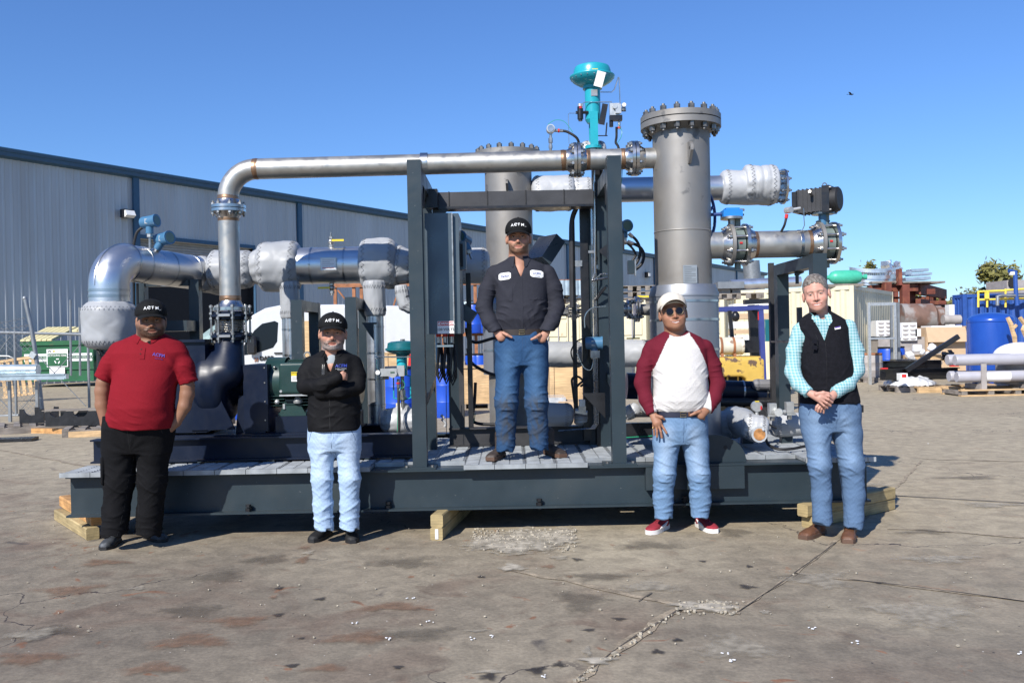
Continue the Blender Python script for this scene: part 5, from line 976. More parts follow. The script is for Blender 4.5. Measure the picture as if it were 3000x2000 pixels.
# --- dumpster
D_ = 32.5; o = gx(168, D_); th_ = thing('dumpster', 'green recycling dumpster with yellow ribbed lids by the warehouse wall', 'dumpster', o)
T = TM(o); m = MB(M['dgreen']); m.T = T; m.bx(-1.28, 1.28, 0, 1.8, .22, 1.55); m.bx(-1.32, 1.32, -.06, .04, 1.5, 1.66); m.bx(-1.32, 1.32, -.05, .03, .62, .70); m.bx(-1.3, 1.3, -.04, .02, .2, .28)
m.prism([(0, 0), (1.8, 0), (1.8, .55), (0, .05)], (-1.28, 0, 1.56), Y_, Z_, Vector((.05, 0, 0))); m.prism([(0, 0), (1.8, 0), (1.8, .55), (0, .05)], (1.23, 0, 1.56), Y_, Z_, Vector((.05, 0, 0))); m.bx(-1.45, -1.29, .2, 1.2, .9, 1.1); m.bx(1.29, 1.45, .2, 1.2, .9, 1.1); m.build('bin', th_)
m = MB(M['dark']); m.T = T; m.bx(-.1, 1.2, .06, 1.75, 1.55, 1.6); m.build('opening', th_)
for x0, x1, dz, ylo in ((-1.3, -.15, 0, -.06), (.0, 1.3, .12, 1.1)):
    m = MB(M['lid']); m.T = T; n_ = 6
    for k in range(n_):
        a_ = x0 + (x1 - x0) * k / n_; w_ = (x1 - x0) / n_ * .84; m.prism([(ylo, 1.66 + (ylo + .06) * .26), (1.85, 2.14), (1.85, 2.20), (ylo, 1.72 + (ylo + .06) * .26)], (a_, 0, dz * .3), Y_, Z_, Vector((w_, 0, 0)))
    m.prism([(ylo, 1.64 + (ylo + .06) * .26), (1.85, 2.12), (1.85, 2.14), (ylo, 1.66 + (ylo + .06) * .26)], (x0, 0, dz * .3), Y_, Z_, Vector((x1 - x0, 0, 0))); m.build('lid', th_)
m = MB(M['white']); m.T = T; m.bx(-1.2, -.36, -.012, -.004, .92, 1.20); m.bx(.40, 1.24, -.012, -.004, .92, 1.20); st = m.build('label_band', th_)
m = MB(M['dgreen']); m.T = T; m.bx(-1.2, -.36, -.016, -.0125, 1.01, 1.12); m.bx(.40, 1.24, -.016, -.0125, 1.01, 1.12); m.build('label_stripe', st)
def T3(p): return T @ Vector(p)
text('RECYCLABLE ITEMS ONLY', .078, T3((-.78, -.018, 1.062)), X, Z_, M['paper'], th_); text('RECYCLABLE ITEMS ONLY', .078, T3((.82, -.018, 1.062)), X, Z_, M['paper'], th_)
m = MB(M['white']); m.T = T; m.bx(-.36, .40, -.07, -.055, .72, 1.36); m.bx(-.27, .28, -.068, -.06, .38, .70); st = m.build('sign_board', th_); m = MB(M['dgreen']); m.T = T; m.bx(-.33, .37, -.074, -.0705, .75, 1.20); m.build('sign_face', st)
text('RECYCLING ONLY', .095, T3((.02, -.078, 1.13)), X, Z_, M['paper'], st, bold=.001); text('W', .13, T3((-.25, -.074, 1.28)), X, Z_, M['ink'], st, bold=.003); text('M', .11, T3((-.10, -.074, 1.28)), X, Z_, M['yellow'], st, bold=.003)
for k in range(3):
    a_ = math.pi / 2 + 2 * math.pi * k / 3; m = MB(M['paper']); m.T = T; c_ = Vector((.02 + .075 * math.cos(a_), -.077, .93 + .075 * math.sin(a_))); t_ = Vector((-math.sin(a_), 0, math.cos(a_))); m.bar(c_ - t_ * .06, c_ + t_ * .04, .004, .035); m.build('recycling_arrow', st)
# --- leaning pallet, fence, gate
o = gx(60, 24); m = MB(M['pine']); m.T = TM(o) @ Matrix.Rotation(-.12, 4, 'Y')
for k in range(6): m.bx(-.45 + k * .17, -.45 + k * .17 + .1, 0, .02, .15, 1.15)
for z in (.15, .6, 1.1): m.bx(-.5, .5, .02, .10, z, z + .06)
m.bx(-.5, .55, -.02, 0, 1.1, 1.17); tag(m.build('pallet'), 'upright leaning pallet of pale slats in front of the dumpster', 'pallet')
ft = thing('chain_link_gate', 'galvanised tube gate with chain link mesh and wire braces', 'gate', gx(130, 19))
dg = 19.0; m = MB(M['galv']); m.tube([P(-60, 972, dg), P(256, 980, dg)], .03, 10); m.build('top_rail', ft)
m = MB(M['galv']); m.tube([P(-60, 1222, dg), P(55, 1216, dg)], .03, 10); m.build('bottom_rail', ft); m = MB(M['galv']); m.tube([P(-60, 1042, dg), P(25, 1043, dg), P(42, 1050, dg), P(50, 1080, dg)], .018, 8); m.build('middle_rail', ft)
for px, y0, y1 in ((43, 972, 1218), (257, 962, 1194)): m = MB(M['galv']); m.tube([P(px, y0, dg), P(px + 5, y1, dg)], .028, 10); m.build('gate_post', ft)
for a_, b_ in (((258, 985), (62, 1198)), ((110, 1040), (252, 1190)), ((-10, 1040), (30, 985)), ((-5, 1165), (40, 1210))): m = MB(M['galv']); m.tube([P(*a_, dg + .05), P(*b_, dg + .05)], .009, 6); m.build('wire_brace', ft)
m = MB(M['wire'])
def mesh_panel(m, x0, x1, y0, y1, d, s=15):
    k = -40
    W_, H_ = x1 - x0, y1 - y0
    for q in range(-int(H_ / s) - 1, int(W_ / s) + 1):
        for sg_ in (1, -1):
            xa = x0 + q * s; pts = []
            a0_, b0_ = max(0, -q * s), min(H_, W_ - q * s)
            if b0_ > a0_:
                if sg_ > 0: m.tube([P(xa + a0_, y0 + a0_, d), P(xa + b0_, y0 + b0_, d)], .0035, 3, cap=False)
                else: m.tube([P(xa + a0_, y1 - a0_, d), P(xa + b0_, y1 - b0_, d)], .0035, 3, cap=False)
mesh_panel(m, -40, 44, 1052, 1216, dg); mesh_panel(m, 48, 116, 1135, 1218, dg, 13); m.build('chain_link_mesh', ft)
m = MB(M['galv']); d5 = 18.0; m.tube([P(74, 876, d5), P(92, 960, d5), P(108, 1060, d5), P(127, 1232, d5)], .042, 12); m.ball(P(73, 874, d5), .05, 12); m.use(M['castal']).box(P(100, 1040, d5) + V(0, -.05, 0), (.12, .05, .12), Matrix.Rotation(.6, 3, 'Y')); fp = thing('fence_post', 'bent grey fence post leaning left with barbed wire', 'fence post', gx(127, d5)); m.build('post', fp)
for a_, b_ in (((-40, 948), (76, 930)), ((-40, 966), (82, 952))):
    m = MB(M['wire']); A_, B_ = P(*a_, d5), P(*b_, d5); m.tube([A_, A_.lerp(B_, .5) + V(0, 0, -.03), B_], .005, 4)
    for k in range(9): c_ = A_.lerp(B_, (k + .5) / 9) + V(0, 0, -.015); m.tube([c_ + V(-.02, 0, .03), c_ + V(.02, 0, -.03)], .004, 3)
    m.build('barbed_wire', fp)
m = MB(M['wire']); mesh_panel(m, -30, 92, 945, 1030, 18.1, 17); m.build('chain_link_mesh', fp)
for px, y0 in ((206, 878), (233, 900)): m = MB(M['galv']); m.cyl(P(px, y0, 23), P(px + 2, 1100, 23) * 1, .03, n=8); tag(m.build('standing_pipe'), 'thin pipe standing behind the dumpster, ' + ('the left one' if px < 220 else 'the right one'), 'pipe')
m = MB(M['tin']); m.cyl(P(-60, 1085, 17.5), P(112, 1083, 17.5), .11, n=24); tag(m.build('steel_pipe'), 'bluish grey round pipe bundled at the left edge', 'pipe'); m = MB(M['tin']); a_, b_ = P(-60, 1115, 17.4), P(200, 1092, 17.4); m.bx(a_.x, b_.x, 17.3, 17.42, P(100, 1111, 17.4).z, P(100, 1097, 17.4).z); m.bx(a_.x, b_.x - .02, 17.28, 17.3, P(100, 1099, 17.4).z, P(100, 1095, 17.4).z); m.bx(a_.x, b_.x - .02, 17.28, 17.3, P(100, 1112, 17.4).z, P(100, 1108, 17.4).z); tag(m.build('steel_channel'), 'grey steel channel below the round pipe at the left edge', 'steel channel')
for xx in (30, 110): m = MB(M['galv']); a_ = P(xx, 1115, 17.6); m.bx(a_.x, a_.x + .05, 17.5, 17.55, 0, a_.z); m.use(M['black']); tag(m.build('stand_leg'), 'thin upright stand holding the grey steel, the %s one' % ('left' if xx < 50 else 'right'), 'stand', 'stands at the left edge')
# --- pallets
def pallet(loc, rz, w=1.2, dp=1.0, label='', mt='greywood', group='wooden pallets', nb=7, h=.13):
    o = thing('pallet', label, 'pallet', loc, rz, group)
    for k in range(nb): m = MB(M[mt]); x = -w / 2 + (w - .1) * k / (nb - 1); m.bx(x, x + .1, -dp / 2, dp / 2, h - .02, h); m.build('deck_board', o, local=True)
    for y in (-dp / 2, -.04, dp / 2 - .08): m = MB(M[mt]); m.bx(-w / 2, w / 2, y, y + .08, .021, h - .021); m.build('stringer', o, local=True)
    for y in (-dp / 2, dp / 2 - .1): m = MB(M[mt]); m.bx(-w / 2, w / 2, y, y + .1, .0, .02); m.build('bottom_board', o, local=True)
    return o
g1 = G(120, 1262); g2 = G(255, 1276)
pallet((g1.x - .2, g1.y + .1, 0), .5, 1.5, 1.0, 'grey weathered pallet under the left black saddle plate', 'greywood'); pallet((g2.x + .25, g2.y + .5, 0), .35, 1.5, 1.1, 'grey pallet on pale runners under the three arch rail', 'greywood')
m = MB(M['pine']); a_ = G(200, 1280); m.T = TM((a_.x, a_.y, 0), .2); m.bx(-.05, 1.2, -.09, 0, 0, .09); tag(m.build('lumber'), 'pale square lumber lying in front of the left pallets', 'lumber'); m = MB(M['timber2']); a_ = G(130, 1268); m.T = TM((a_.x, a_.y, 0), -.35); m.bx(-.6, .9, -.05, .04, 0, .08); tag(m.build('lumber'), 'orange runner poking out under the left pallets', 'lumber')
m = MB(M['black']); a_ = G(0, 1296); m.T = TM((a_.x, a_.y, 0), .15); m.bx(-.6, .45, 0, .3, 0, .05); tag(m.build('dark_plank'), 'short dark plank flat on the ground at the left edge', 'plank')
def saddle(p, L_, n, label, rz, hgt=.20):
    o = thing('saddle_rail', label, 'saddle rail', p, rz); poly = [(0, 0), (L_, 0), (L_, hgt)]; w_ = L_ / n
    for k in range(n - 1, -1, -1): poly += [(w_ * (k + .5) + w_ * .32 * math.cos(math.pi * q / 8), hgt - w_ * .26 * math.sin(math.pi * q / 8)) for q in range(9)]
    poly.append((0, hgt))
    for y in (0, .5): m = MB(M['black']); m.prism(poly, (0, y, 0), X, Z_, Vector((0, .03, 0))); m.build('saddle_plate', o, local=True)
    if n > 1:
        for k in range(3): m = MB(M['greywood']); m.bx(-.1, L_ + .1, .08 + k * .14, .14 + k * .14, hgt + .003, hgt + .015); m.build('flat_bar', o, local=True)
    return o
p = G(60, 1262); p.z = .131; pz = P(60, 1237, p.y); saddle(Vector((P(57, 1237, p.y).x, p.y, .131)), .42, 1, 'short black saddle plate with one round notch on the left pallet', .0, .24)
p = G(130, 1272); saddle(Vector((P(133, 1240, p.y).x, p.y, .131)), 1.15, 3, 'long black rail with three arches and flat bars on top', .0, .24)
# --- van
DV = 25.0; SV = F / DV; vx = gx(560, DV); van = thing('delivery_van', 'white high roof delivery van parked before the open warehouse door', 'van', (vx.x + 3, DV, 0))
def vp(px, py): p = P(px, py, DV); return (p.x, p.z)
side = [vp(*q) for q in ((600, 1190), (598, 1120), (600, 1085), (612, 1062), (640, 1040), (718, 945), (738, 922), (775, 902), (820, 893), (1000, 891), (1235, 897), (1250, 930), (1252, 1185))]
m = MB(M['vanwhite']); m.prism(side, (0, DV, 0), X, Z_, Vector((0, 2.0, 0)))
o_ = m.build('body', van, sharp=28); bm_ = o_.modifiers.new('round', 'BEVEL'); bm_.width = .10; bm_.segments = 4; bm_.limit_method = 'ANGLE'; bm_.angle_limit = math.radians(50)
def vpoly(name, pts, mt, dy=-.008, th=.012, par=van, label=None):
    m = MB(M[mt]); m.prism([vp(*q) for q in pts], (0, DV + dy, 0), X, Z_, Vector((0, th, 0))); return m.build(name, par, tagargs=dict(label=label) if label else None)
vpoly('side_window', [(702, 1035), (716, 1040), (745, 1036), (800, 1018), (812, 1000), (815, 945), (805, 940), (768, 948), (745, 968)], 'glass'); vpoly('lower_window', [(700, 1040), (735, 975), (742, 1030)], 'glass', -.006)
vpoly('door_panel', [(756, 1075), (760, 1045), (815, 1022), (830, 1005), (834, 930), (1000, 930), (1000, 1075)], 'vanwhite', -.004)
vpoly('load_door', [(1005, 1150), (1005, 915), (1130, 915), (1130, 1150)], 'vanwhite', -.004)
M['windscreen'] = mat('pale_windscreen', (.30, .40, .38), .15, var=.2); m = MB(M['windscreen']); m.add([P(638, 1034, DV + .05), P(562, 1002, DV + 1.6), P(668, 922, DV + 1.7), P(722, 938, DV + .05)], [(0, 1, 2, 3), (3, 2, 1, 0)]); m.build('windscreen', van)
m = MB(M['vanwhite']); m.add([P(638, 1036, DV + .05), P(562, 1004, DV + 1.6), P(500, 1062, DV + 1.5), P(600, 1078, DV), P(500, 1185, DV + 1.5), P(600, 1185, DV), P(668, 920, DV + 1.7), P(740, 915, DV + .3), P(722, 938, DV + .05)], [(0, 3, 2, 1), (3, 5, 4, 2), (8, 6, 7)]); m.build('bonnet', van)
m = MB(M['black']); c_ = P(738, 1012, DV - .15); m.box(c_, (.26, .14, .50)); o_ = m.build('wing_mirror', van); o_.modifiers.new('r', 'BEVEL').width = .05
m = MB(M['ink']); a_ = vp(815, 1034); m.bx(a_[0] - .1, a_[0] + .12, DV - .05, DV - .012, a_[1] - .02, a_[1] + .02); m.build('door_handle', van)
text('DARR', .15, Vector((vp(762, 1051)[0], DV - .03, vp(762, 1050)[1])), X, Z_, M['ink'], van, bold=.012, align='LEFT')
m = MB(M['rackrust']); cx_, cz_ = vp(756, 1053)
for k in (0, 1): m.prism([(0, .06), (.03, .06), (.06, 0), (.03, -.06), (0, -.06), (.03, 0)], (cx_ - .10 + k * .06, DV - .03, cz_), X, Z_, Vector((0, .006, 0)))
m.build('logo_chevron', van)
for px in (628, 1135):
    m = MB(M['blackmatte']); c_ = Vector((P(px, 1180, DV).x, DV + .02, .36)); m.cyl(c_, c_ + V(0, .24, 0), .36, n=30); wv = m.build('wheel', van); m = MB(M['castal']); m.cyl(c_ + V(0, -.01, 0), c_ + V(0, .02, 0), .2, n=20); m.build('hubcap', wv)
# --- drums
def drum(loc, label, mt='drum', r=.29, h=.90, group='blue plastic drums'):
    o = thing('drum', label, 'drum', loc, 0, group); m = MB(M[mt]); m.lathe([(r * .94, 0), (r, .03), (r, h * .3), (r * 1.02, h * .32), (r, h * .34), (r, h * .64), (r * 1.02, h * .66), (r, h * .68), (r, h * .94), (r * .93, h)], (0, 0, 0), Z_, 30); m.build('barrel', o, local=True)
    m = MB(M['black' if mt == 'drum' else 'galv']); m.lathe([(r * .95, 0), (r * .99, .01), (r * .99, .05), (r * .9, .055)], (0, 0, h), Z_, 30); m.build('lid', o, local=True); return o
for px, d, lb in ((700, 17.2, 'behind the pump casing'), (935, 17, 'behind the bearded man'), (1030, 17.4, 'behind the left portal posts'), (1163, 16.6, 'with a yellow label behind the small teal valve'), (1247, 16.9, 'behind the left gantry column'), (1304, 16.7, 'just right of the left gantry column')): drum(gx(px, d), 'blue plastic drum ' + lb)
m = MB(M['lid']); p = P(1168, 1190, 16.28); m.bx(p.x - .05, p.x + .05, 16.29, 16.30, p.z - .08, p.z + .06); tag(m.build('drum_label'), 'pale yellow label stuck on the blue drum', 'label')
drum(gx(2601, 26.5), 'blue drum with black rim beside the white rack at the right'); drum(gx(2622, 27.3), 'blue drum half hidden behind another at the right'); 
o = gx(2551, 25.5); o_ = drum(o, 'grey bin with rusty rim right of the person in the vest', 'greypipe', .30, .62, None); o_['category'] = 'bin'
for c_ in o_.children: 
    if c_.name.startswith('barrel'): c_.data.materials[0] = M['unit']
    else: c_.data.materials[0] = M['rackrust']
pallet((o.x, o.y - .1, 0), .1, .9, .8, 'small grey pallet beneath the grey bin', 'greywood'); 
for c_ in (o_,): c_.location.z = .131
# --- rack with drums
rk = thing('pallet_rack', 'rusty orange pallet rack against the ribbed warehouse wall', 'rack', gx(1250, 29))
for px in (985, 1040, 1062, 1172, 1300, 1395, 1480): m = MB(M['rackrust']); a_ = gx(px, 29); m.bx(a_.x - .05, a_.x + .05, 28.95, 29.05, 0, P(px, 830, 29).z); m.build('upright', rk)
for py, x0_, x1_ in ((832, 980, 1500), (918, 1035, 1500), (975, 1280, 1500)):
    for dy in (0, 1.0): m = MB(M['rackrust']); a_, b_ = P(x0_, py, 29 + dy), P(x1_, py, 29 + dy); m.bx(a_.x, b_.x, 28.9 + dy, 28.94 + dy, a_.z - .12, a_.z); m.build('shelf_beam', rk)
for a_, b_ in (((990, 850), (1035, 905)), ((1150, 905), (1172, 835)), ((1080, 845), (1040, 905))): m = MB(M['rackrust']); m.bar(P(*a_, 29), P(*b_, 29), .05, .05); m.build('rack_brace', rk)
for px, py, d, lb in ((1390, 976, 28.9, 'left'), (1413, 976, 29, 'right')): p = P(px, py, d); drum((p.x, d, p.z), 'blue drum on the rack shelf, the %s of a pair' % lb)
for px, py in ((1405, 1068), (1390, 1068)): p = P(px, py, 28.0); drum((p.x, 28.0, 0.02), 'blue drum on the floor under the rack, the %s of a pair' % ('right' if px > 1400 else 'left'))
for px, py in ((1352, 918), (1372, 918)): p = P(px, py, 29.3); drum((p.x, 29.3, p.z), 'pale tin on the upper rack shelf, the %s of a pair' % ('left' if px < 1360 else 'right'), 'tin', .17, .38, 'tins on the rack shelf')
# --- crates
def crate(px0, px1, pyt, d, dep, mt, label, z0=0, batt=True, group='plywood crates'):
    a_, b_ = gx(px0, d), gx(px1, d); zt_ = zpx((px0 + px1) / 2, pyt, d); o = thing('wooden_crate', label, 'crate', ((a_.x + b_.x) / 2, d, z0), 0, group)
    m = MB(M[mt]); m.bx(a_.x, b_.x, d, d + dep, z0 + .1, zt_); m.build('box', o)
    if batt:
        for x in (a_.x, b_.x - .08): m = MB(M['pine']); m.bx(x, x + .08, d - .02, d - .001, z0 + .1, zt_); m.build('batten', o)
        m = MB(M['ply']); m.bx(a_.x - .02, b_.x + .02, d - .03, d + dep, zt_ + .001, zt_ + .03); m.build('crate_lid', o)
    for x in (a_.x + .05, b_.x - .15): m = MB(M['greywood']); m.bx(x, x + .1, d, d + dep, z0, z0 + .099); m.build('skid_runner', o)
    return o
crate(1340, 1447, 1078, 18.5, 1.2, 'pine', 'brown plywood crate behind the hanging hoses'); crate(1608, 1706, 1070, 16.5, .9, 'ply', 'bright orange plywood crate behind the right of the deck'); crate(1125, 1215, 1035, 20.5, 1.0, 'ply', 'yellow plywood crate behind the small teal valve'); crate(1030, 1046, 965, 21.5, .6, 'ply', 'narrow tall pale crate left of the jacketed drop'); crate(835, 935, 940, 22.0, .3, 'ply', 'pale plywood panel crate seen through the left portal', batt=False); crate(1710, 1722, 1085, 17, .6, 'ply', 'slim plywood crate right of the bright crate')
m = MB(M['red']); p = P(1212, 1070, 19.9); m.prism([(0, 0), (.45, 0), (.05, .45)], (p.x - .15, 20.0, p.z - .1), X, Z_, Vector((0, .05, 0))); tag(m.build('warning_board'), 'small red triangular board on the yellow crate', 'board')
m = MB(M['film']); p = P(1640, 1180, 15.5); m.bx(p.x - .45, p.x + .1, 15.4, 16.2, 0, p.z + .1); tag(m.build('wrapped_carton'), 'clear film wrapped carton on the ground behind the deck', 'carton')
m = MB(M['card']); p = P(1690, 1180, 15.2); m.bx(p.x - .3, p.x + .2, 15.2, 15.9, 0, p.z + .02); tag(m.build('carton'), 'low brown carton beneath the bright plywood crate', 'carton')
# --- containers, lined up with the warehouse
def container(px, d, L_, Hh, mt, label, doors=True, Wd=2.44, z0=0, ang=None, group='shipping containers'):
    """px,d: the near right corner on the ground; L_ along the warehouse direction"""
    c = gx(px, d); an = WA if ang is None else ang; o = thing('shipping_container', label, 'container', c, 0, group)
    T = TM((c.x, c.y, z0), an); m = MB(M[mt]); m.T = T        # local +x runs away along the wall, +y to the left
    def corr(p0, p1, nrm):
        p0, p1, nrm = Vector(p0), Vector(p1), Vector(nrm); Ls = (p1 - p0).length; t = (p1 - p0) / Ls; n_ = max(3, int(Ls / .28)); pts = []
        for k in range(n_):
            s = Ls * k / n_; w_ = Ls / n_
            for q, dd in ((0, 0), (.3, 0), (.5, -.04), (.8, -.04)): pts.append(p0 + t * (s + q * w_) + nrm * dd)
        pts.append(p1); n2 = len(pts); m.add([p + Z_ * .12 for p in pts] + [p + Z_ * (Hh - .1) for p in pts], [(i, i + 1, n2 + i + 1, n2 + i) for i in range(n2 - 1)])
    corr((.05, 0, 0), (L_ - .05, 0, 0), (0, -1, 0)); corr((L_ - .05, Wd, 0), (.05, Wd, 0), (0, 1, 0)); 
    if not doors: corr((0, Wd - .05, 0), (0, .05, 0), (-1, 0, 0))
    else: m.bx(.02, .06, .06, Wd - .06, .1, Hh - .08)
    m.bx(0, L_, 0, Wd, Hh - .06, Hh - .03); wl = m.build('wall', o, smooth=False)
    m = MB(M[mt]); m.T = T
    for x in (-.02, L_ - .1):
        for y in (-.02, Wd - .1): m.bx(x, x + .12, y, y + .12, 0, Hh)
    for z in (0, Hh - .12):
        for y in (-.01, Wd - .09): m.bx(.11, L_ - .12, y, y + .1, z + .002, z + .118)
        m.bx(-.01, .10, .11, Wd - .12, z + .002, z + .118)
    m.build('frame', o, smooth=False)
    if doors:
        m = MB(M['stitch']); m.T = T; m.bx(-.012, .018, Wd / 2 - .012, Wd / 2 + .012, .13, Hh - .13); m.build('door_seam', o)
        for y in (.45, .85, Wd - .85, Wd - .45): m = MB(M['greypipe']); m.T = T; m.cyl((-.04, y, .15), (-.04, y, Hh - .15), .02, n=8); m.bx(-.07, -.03, y, y + .3, 1.1, 1.15); m.build('locking_bar', o)
        for y0 in (.1, Wd / 2 + .04):
            for k in range(4): m = MB(M[mt]); m.T = T; m.bx(-.012, .019, y0 + .03, y0 + 1.02, .25 + k * .6, .72 + k * .6 if .72 + k * .6 < Hh - .15 else Hh - .15); m.build('door_panel', o)
    return o
container(2122, 27.0, 12, 2.6, 'cream', 'cream container with closed doors left of the forklift'); container(1893, 28.0, 12, 2.6, 'cream', 'cream container with locking bars behind the right gantry column')
container(1760, 30.0, 12, 2.6, 'cream', 'cream container with doors behind the instrument tubes')
container(2502, 26.0, 6.06, 2.75, 'cream', 'large cream container behind the person in the vest, green tank on its roof', doors=False, Wd=5.5, ang=WA)
m = MB(M['tin']);
def stack(px, py, d, n, lb):
    p = P(px, py, d)
    for k in range(n):
        m = MB(M['greywood']); z = p.z + k * .16; m.bx(p.x - .6, p.x + .6, d - .5, d + .5, z + .11, z + .13)
        for x in (-.6, -.05, .5): m.bx(p.x + x, p.x + x + .1, d - .5, d + .5, z + .0, z + .109)
        for x in (-.5, -.25, .2, .45): m.bx(p.x + x - .04, p.x + x + .08, d - .53, d - .501, z + .0, z + .12)
        m.build('pallet_boards', None) if False else tag(m.build('pallet'), ('bottom', 'middle', 'top')[k] + ' ' + lb, 'pallet', 'grey pallets stacked on the containers')
stack(1865, 889, 24, 3, 'grey pallet stacked on the container roof right of the gantry column'); stack(1660, 889, 26, 2, 'grey pallet holding paint tins on the container roof'); stack(2150, 877, 22, 1, 'grey pallet on the container roof right of the tall vessel'); 
for k in range(7):
    p = P(1634 + k * 13, 865, 25.8); m = MB(M['tin']); m.cyl((p.x, 25.4, p.z - .02), (p.x, 25.4, p.z + .40), .115, n=16); m.use(M['rackrust']).cyl((p.x, 25.4, p.z + .40), (p.x, 25.4, p.z + .42), .118, n=16); tag(m.build('paint_tin'), 'bluish paint tin on pallets behind the instrument posts, ' + ('leftmost', 'second from left', 'third from left', 'middle', 'third from right', 'second from right', 'rightmost')[k], 'tin', 'paint tins on the container roof')
m = MB(M['yellow']); m.bar(P(1868, 868, 23.4), P(1915, 869, 23.4), .08, .04); tag(m.build('strap'), 'yellow strap across the pallets on the container', 'strap')
for px in (2122, 2152): m = MB(M['unit']); p = P(px, 862, 21.8); m.bx(p.x - .10, p.x + .10, 21.6, 22, p.z - .12, p.z + .13); tag(m.build('grey_carton'), 'small grey carton on the container roof, the %s one' % ('left' if px < 2130 else 'right'), 'carton')
m = MB(M['galv']); m.bx(P(2090, 835, 21.9).x, P(2165, 835, 21.9).x, 21.4, 22.2, P(2120, 848, 21.9).z, P(2120, 829, 21.9).z); tag(m.build('metal_tray'), 'flat grey metal tray resting on two cartons', 'tray')
m = MB(M['silver']); m.cyl(P(2140, 835, 21.6), P(2345, 825, 21.6), .125, n=24); tag(m.build('long_pipe'), 'long silver pipe lying high behind the outlet pipe', 'pipe'); m = MB(M['galv']); m.cyl(P(2200, 765, 60), P(2206, 835, 60), .55, n=24); tag(m.build('chimney'), 'pale vertical stack beyond the outlet pipe', 'stack')
# --- forklift
fk = thing('forklift', 'worn yellow forklift with blue guard and a propane tank', 'forklift', gx(2170, 15.3)); df = 15.3
def Ff(x, y, z):
    c0 = P(2165, 1087, df); qx, qy, qz = np.abs(x - c0.x + .12) - .50, np.abs(y - df - .3) - .28, np.abs(z - c0.z) - .175
    d = np.sqrt(np.maximum(qx, 0)**2 + np.maximum(qy, 0)**2 + np.maximum(qz, 0)**2) + np.minimum(np.maximum(np.maximum(qx, qy), qz), 0) - .07
    w = P(2150, 1116, df); h_ = np.maximum(np.abs(x - w.x + .05) - .18, 0)**2 + (z - w.z)**2; return smax(d, -(np.sqrt(h_ + np.maximum(y - df - .25, 0)**2) - .075), .02)
c0 = P(2165, 1070, df); vs, fs = nets(Ff, (c0.x - .8, df - .1, c0.z - .55), (c0.x + .6, df + .7, c0.z + .45), .03); np_mesh('counterweight', vs, fs, M['fork'], fk)
m = MB(M['dark']); w = P(2150, 1116, df); m.bx(w.x - .38, w.x + .28, df + .22, df + .24, w.z - .13, w.z + .13); m.use(M['fork'])
for dx in (-.1, .08): m.bx(w.x + dx, w.x + dx + .025, df + .08, df + .1, w.z - .13, w.z + .13)
m.build('grille', fk)
a_ = P(2108, 1014, df); b_ = P(2192, 1014, df); m = MB(M['tankcream']); m.lathe([(.08, 0), (.145, .05), (.15, .1), (.15, .38), (.143, .42), (.15, .43), (.15, .46), (.135, .47), (.125, .42)], (a_.x - .02, df + .2, a_.z), X, 26); pt = m.build('propane_tank', fk)
for px in (2118, 2155): p = P(px, 1014, df); m = MB(M['rackrust']); m.lathe([(.152, -.02), (.156, -.02), (.156, .02), (.152, .02)], (p.x, df + .2, p.z), X, 26, cap=False); m.bx(p.x - .02, p.x + .02, df + .03, df + .08, p.z - .26, p.z - .12); m.build('tank_strap', pt)
m = MB(M['forkblue']); m.bar(P(2105, 905, df), P(2258, 900, df), .09, .07); m.bar(P(2228, 900, df), P(2238, 1130, df), .08, .08); m.bar(P(2105, 905, df) + V(0, .9, 0), P(2258, 900, df) + V(0, .9, 0), .09, .07); m.bar(P(2228, 900, df), P(2228, 900, df) + V(0, .9, 0), .07, .07); m.build('overhead_guard', fk)
m = MB(M['black'])
for px, py0, py1, w_ in ((2137, 908, 990, .06), (2200, 893, 1045, .10), (2216, 893, 1050, .08), (2262, 880, 1060, .07)): m.bar(P(px, py0, df + .5), P(px + 8, py1, df + .5), w_, w_)
m.bar(P(2180, 885, df + .5), P(2275, 880, df + .5), .16, .08); m.bx(P(2160, 1040, df).x, P(2250, 1040, df).x, df + .4, df + 1.2, c0.z + .2, c0.z + .42)
m.build('mast', fk); m = MB(M['black']); p = P(2155, 927, df); m.ball(p, (.07, .07, .09), 12); m.build('work_lamp', fk); m = MB(M['red']); p = P(2224, 925, df); m.box(p, (.04, .04, .14)); m.build('tail_lamp', fk)
for px in (2120, 2220): m = MB(M['blackmatte']); m.cyl((P(px, 1, df).x, df + .25, .28), (P(px, 1, df).x, df + .5, .28), .28, n=24); m.build('wheel', fk)
# white wrapped stack behind the forklift
wl = thing('wrapped_bundle', 'white and pink wrapped bundle on end behind the forklift', 'bundle', gx(2215, 20))
for k, (py0, py1, mt) in enumerate(((888, 905, 'paper'), (917, 935, 'card'), (940, 962, 'paper'), (964, 978, 'card'), (980, 1000, 'paper'))):
    m = MB(M[mt]); a_, b_ = P(2150, py1, 20), P(2262, py0, 20); m.bx(a_.x, b_.x, 20, 20.5, a_.z, b_.z); m.build('layer', wl)
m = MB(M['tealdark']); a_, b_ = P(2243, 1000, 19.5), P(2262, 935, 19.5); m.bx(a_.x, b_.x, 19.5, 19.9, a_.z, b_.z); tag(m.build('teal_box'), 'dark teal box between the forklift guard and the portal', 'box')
# --- right side: green tank on the container roof
gt = thing('gas_tank', 'sea green gas tank lying on the cream container roof', 'tank', gx(2480, 26.2)); c_ = P(2478, 812, 26.4); m = MB(M['seafoam']); m.lathe([(.06, -.62), (.06, -.5), (.16, -.42), (.20, -.3), (.205, 0), (.20, .3), (.15, .42), (.05, .46), (.05, .52), (.08, .54), (.08, .60)], c_, X, 24); m.build('shell', gt); m = MB(M['greywood']); m.box(c_ + V(-.2, 0, -.24), (1.3, .3, .08)); m.build('cradle', gt)
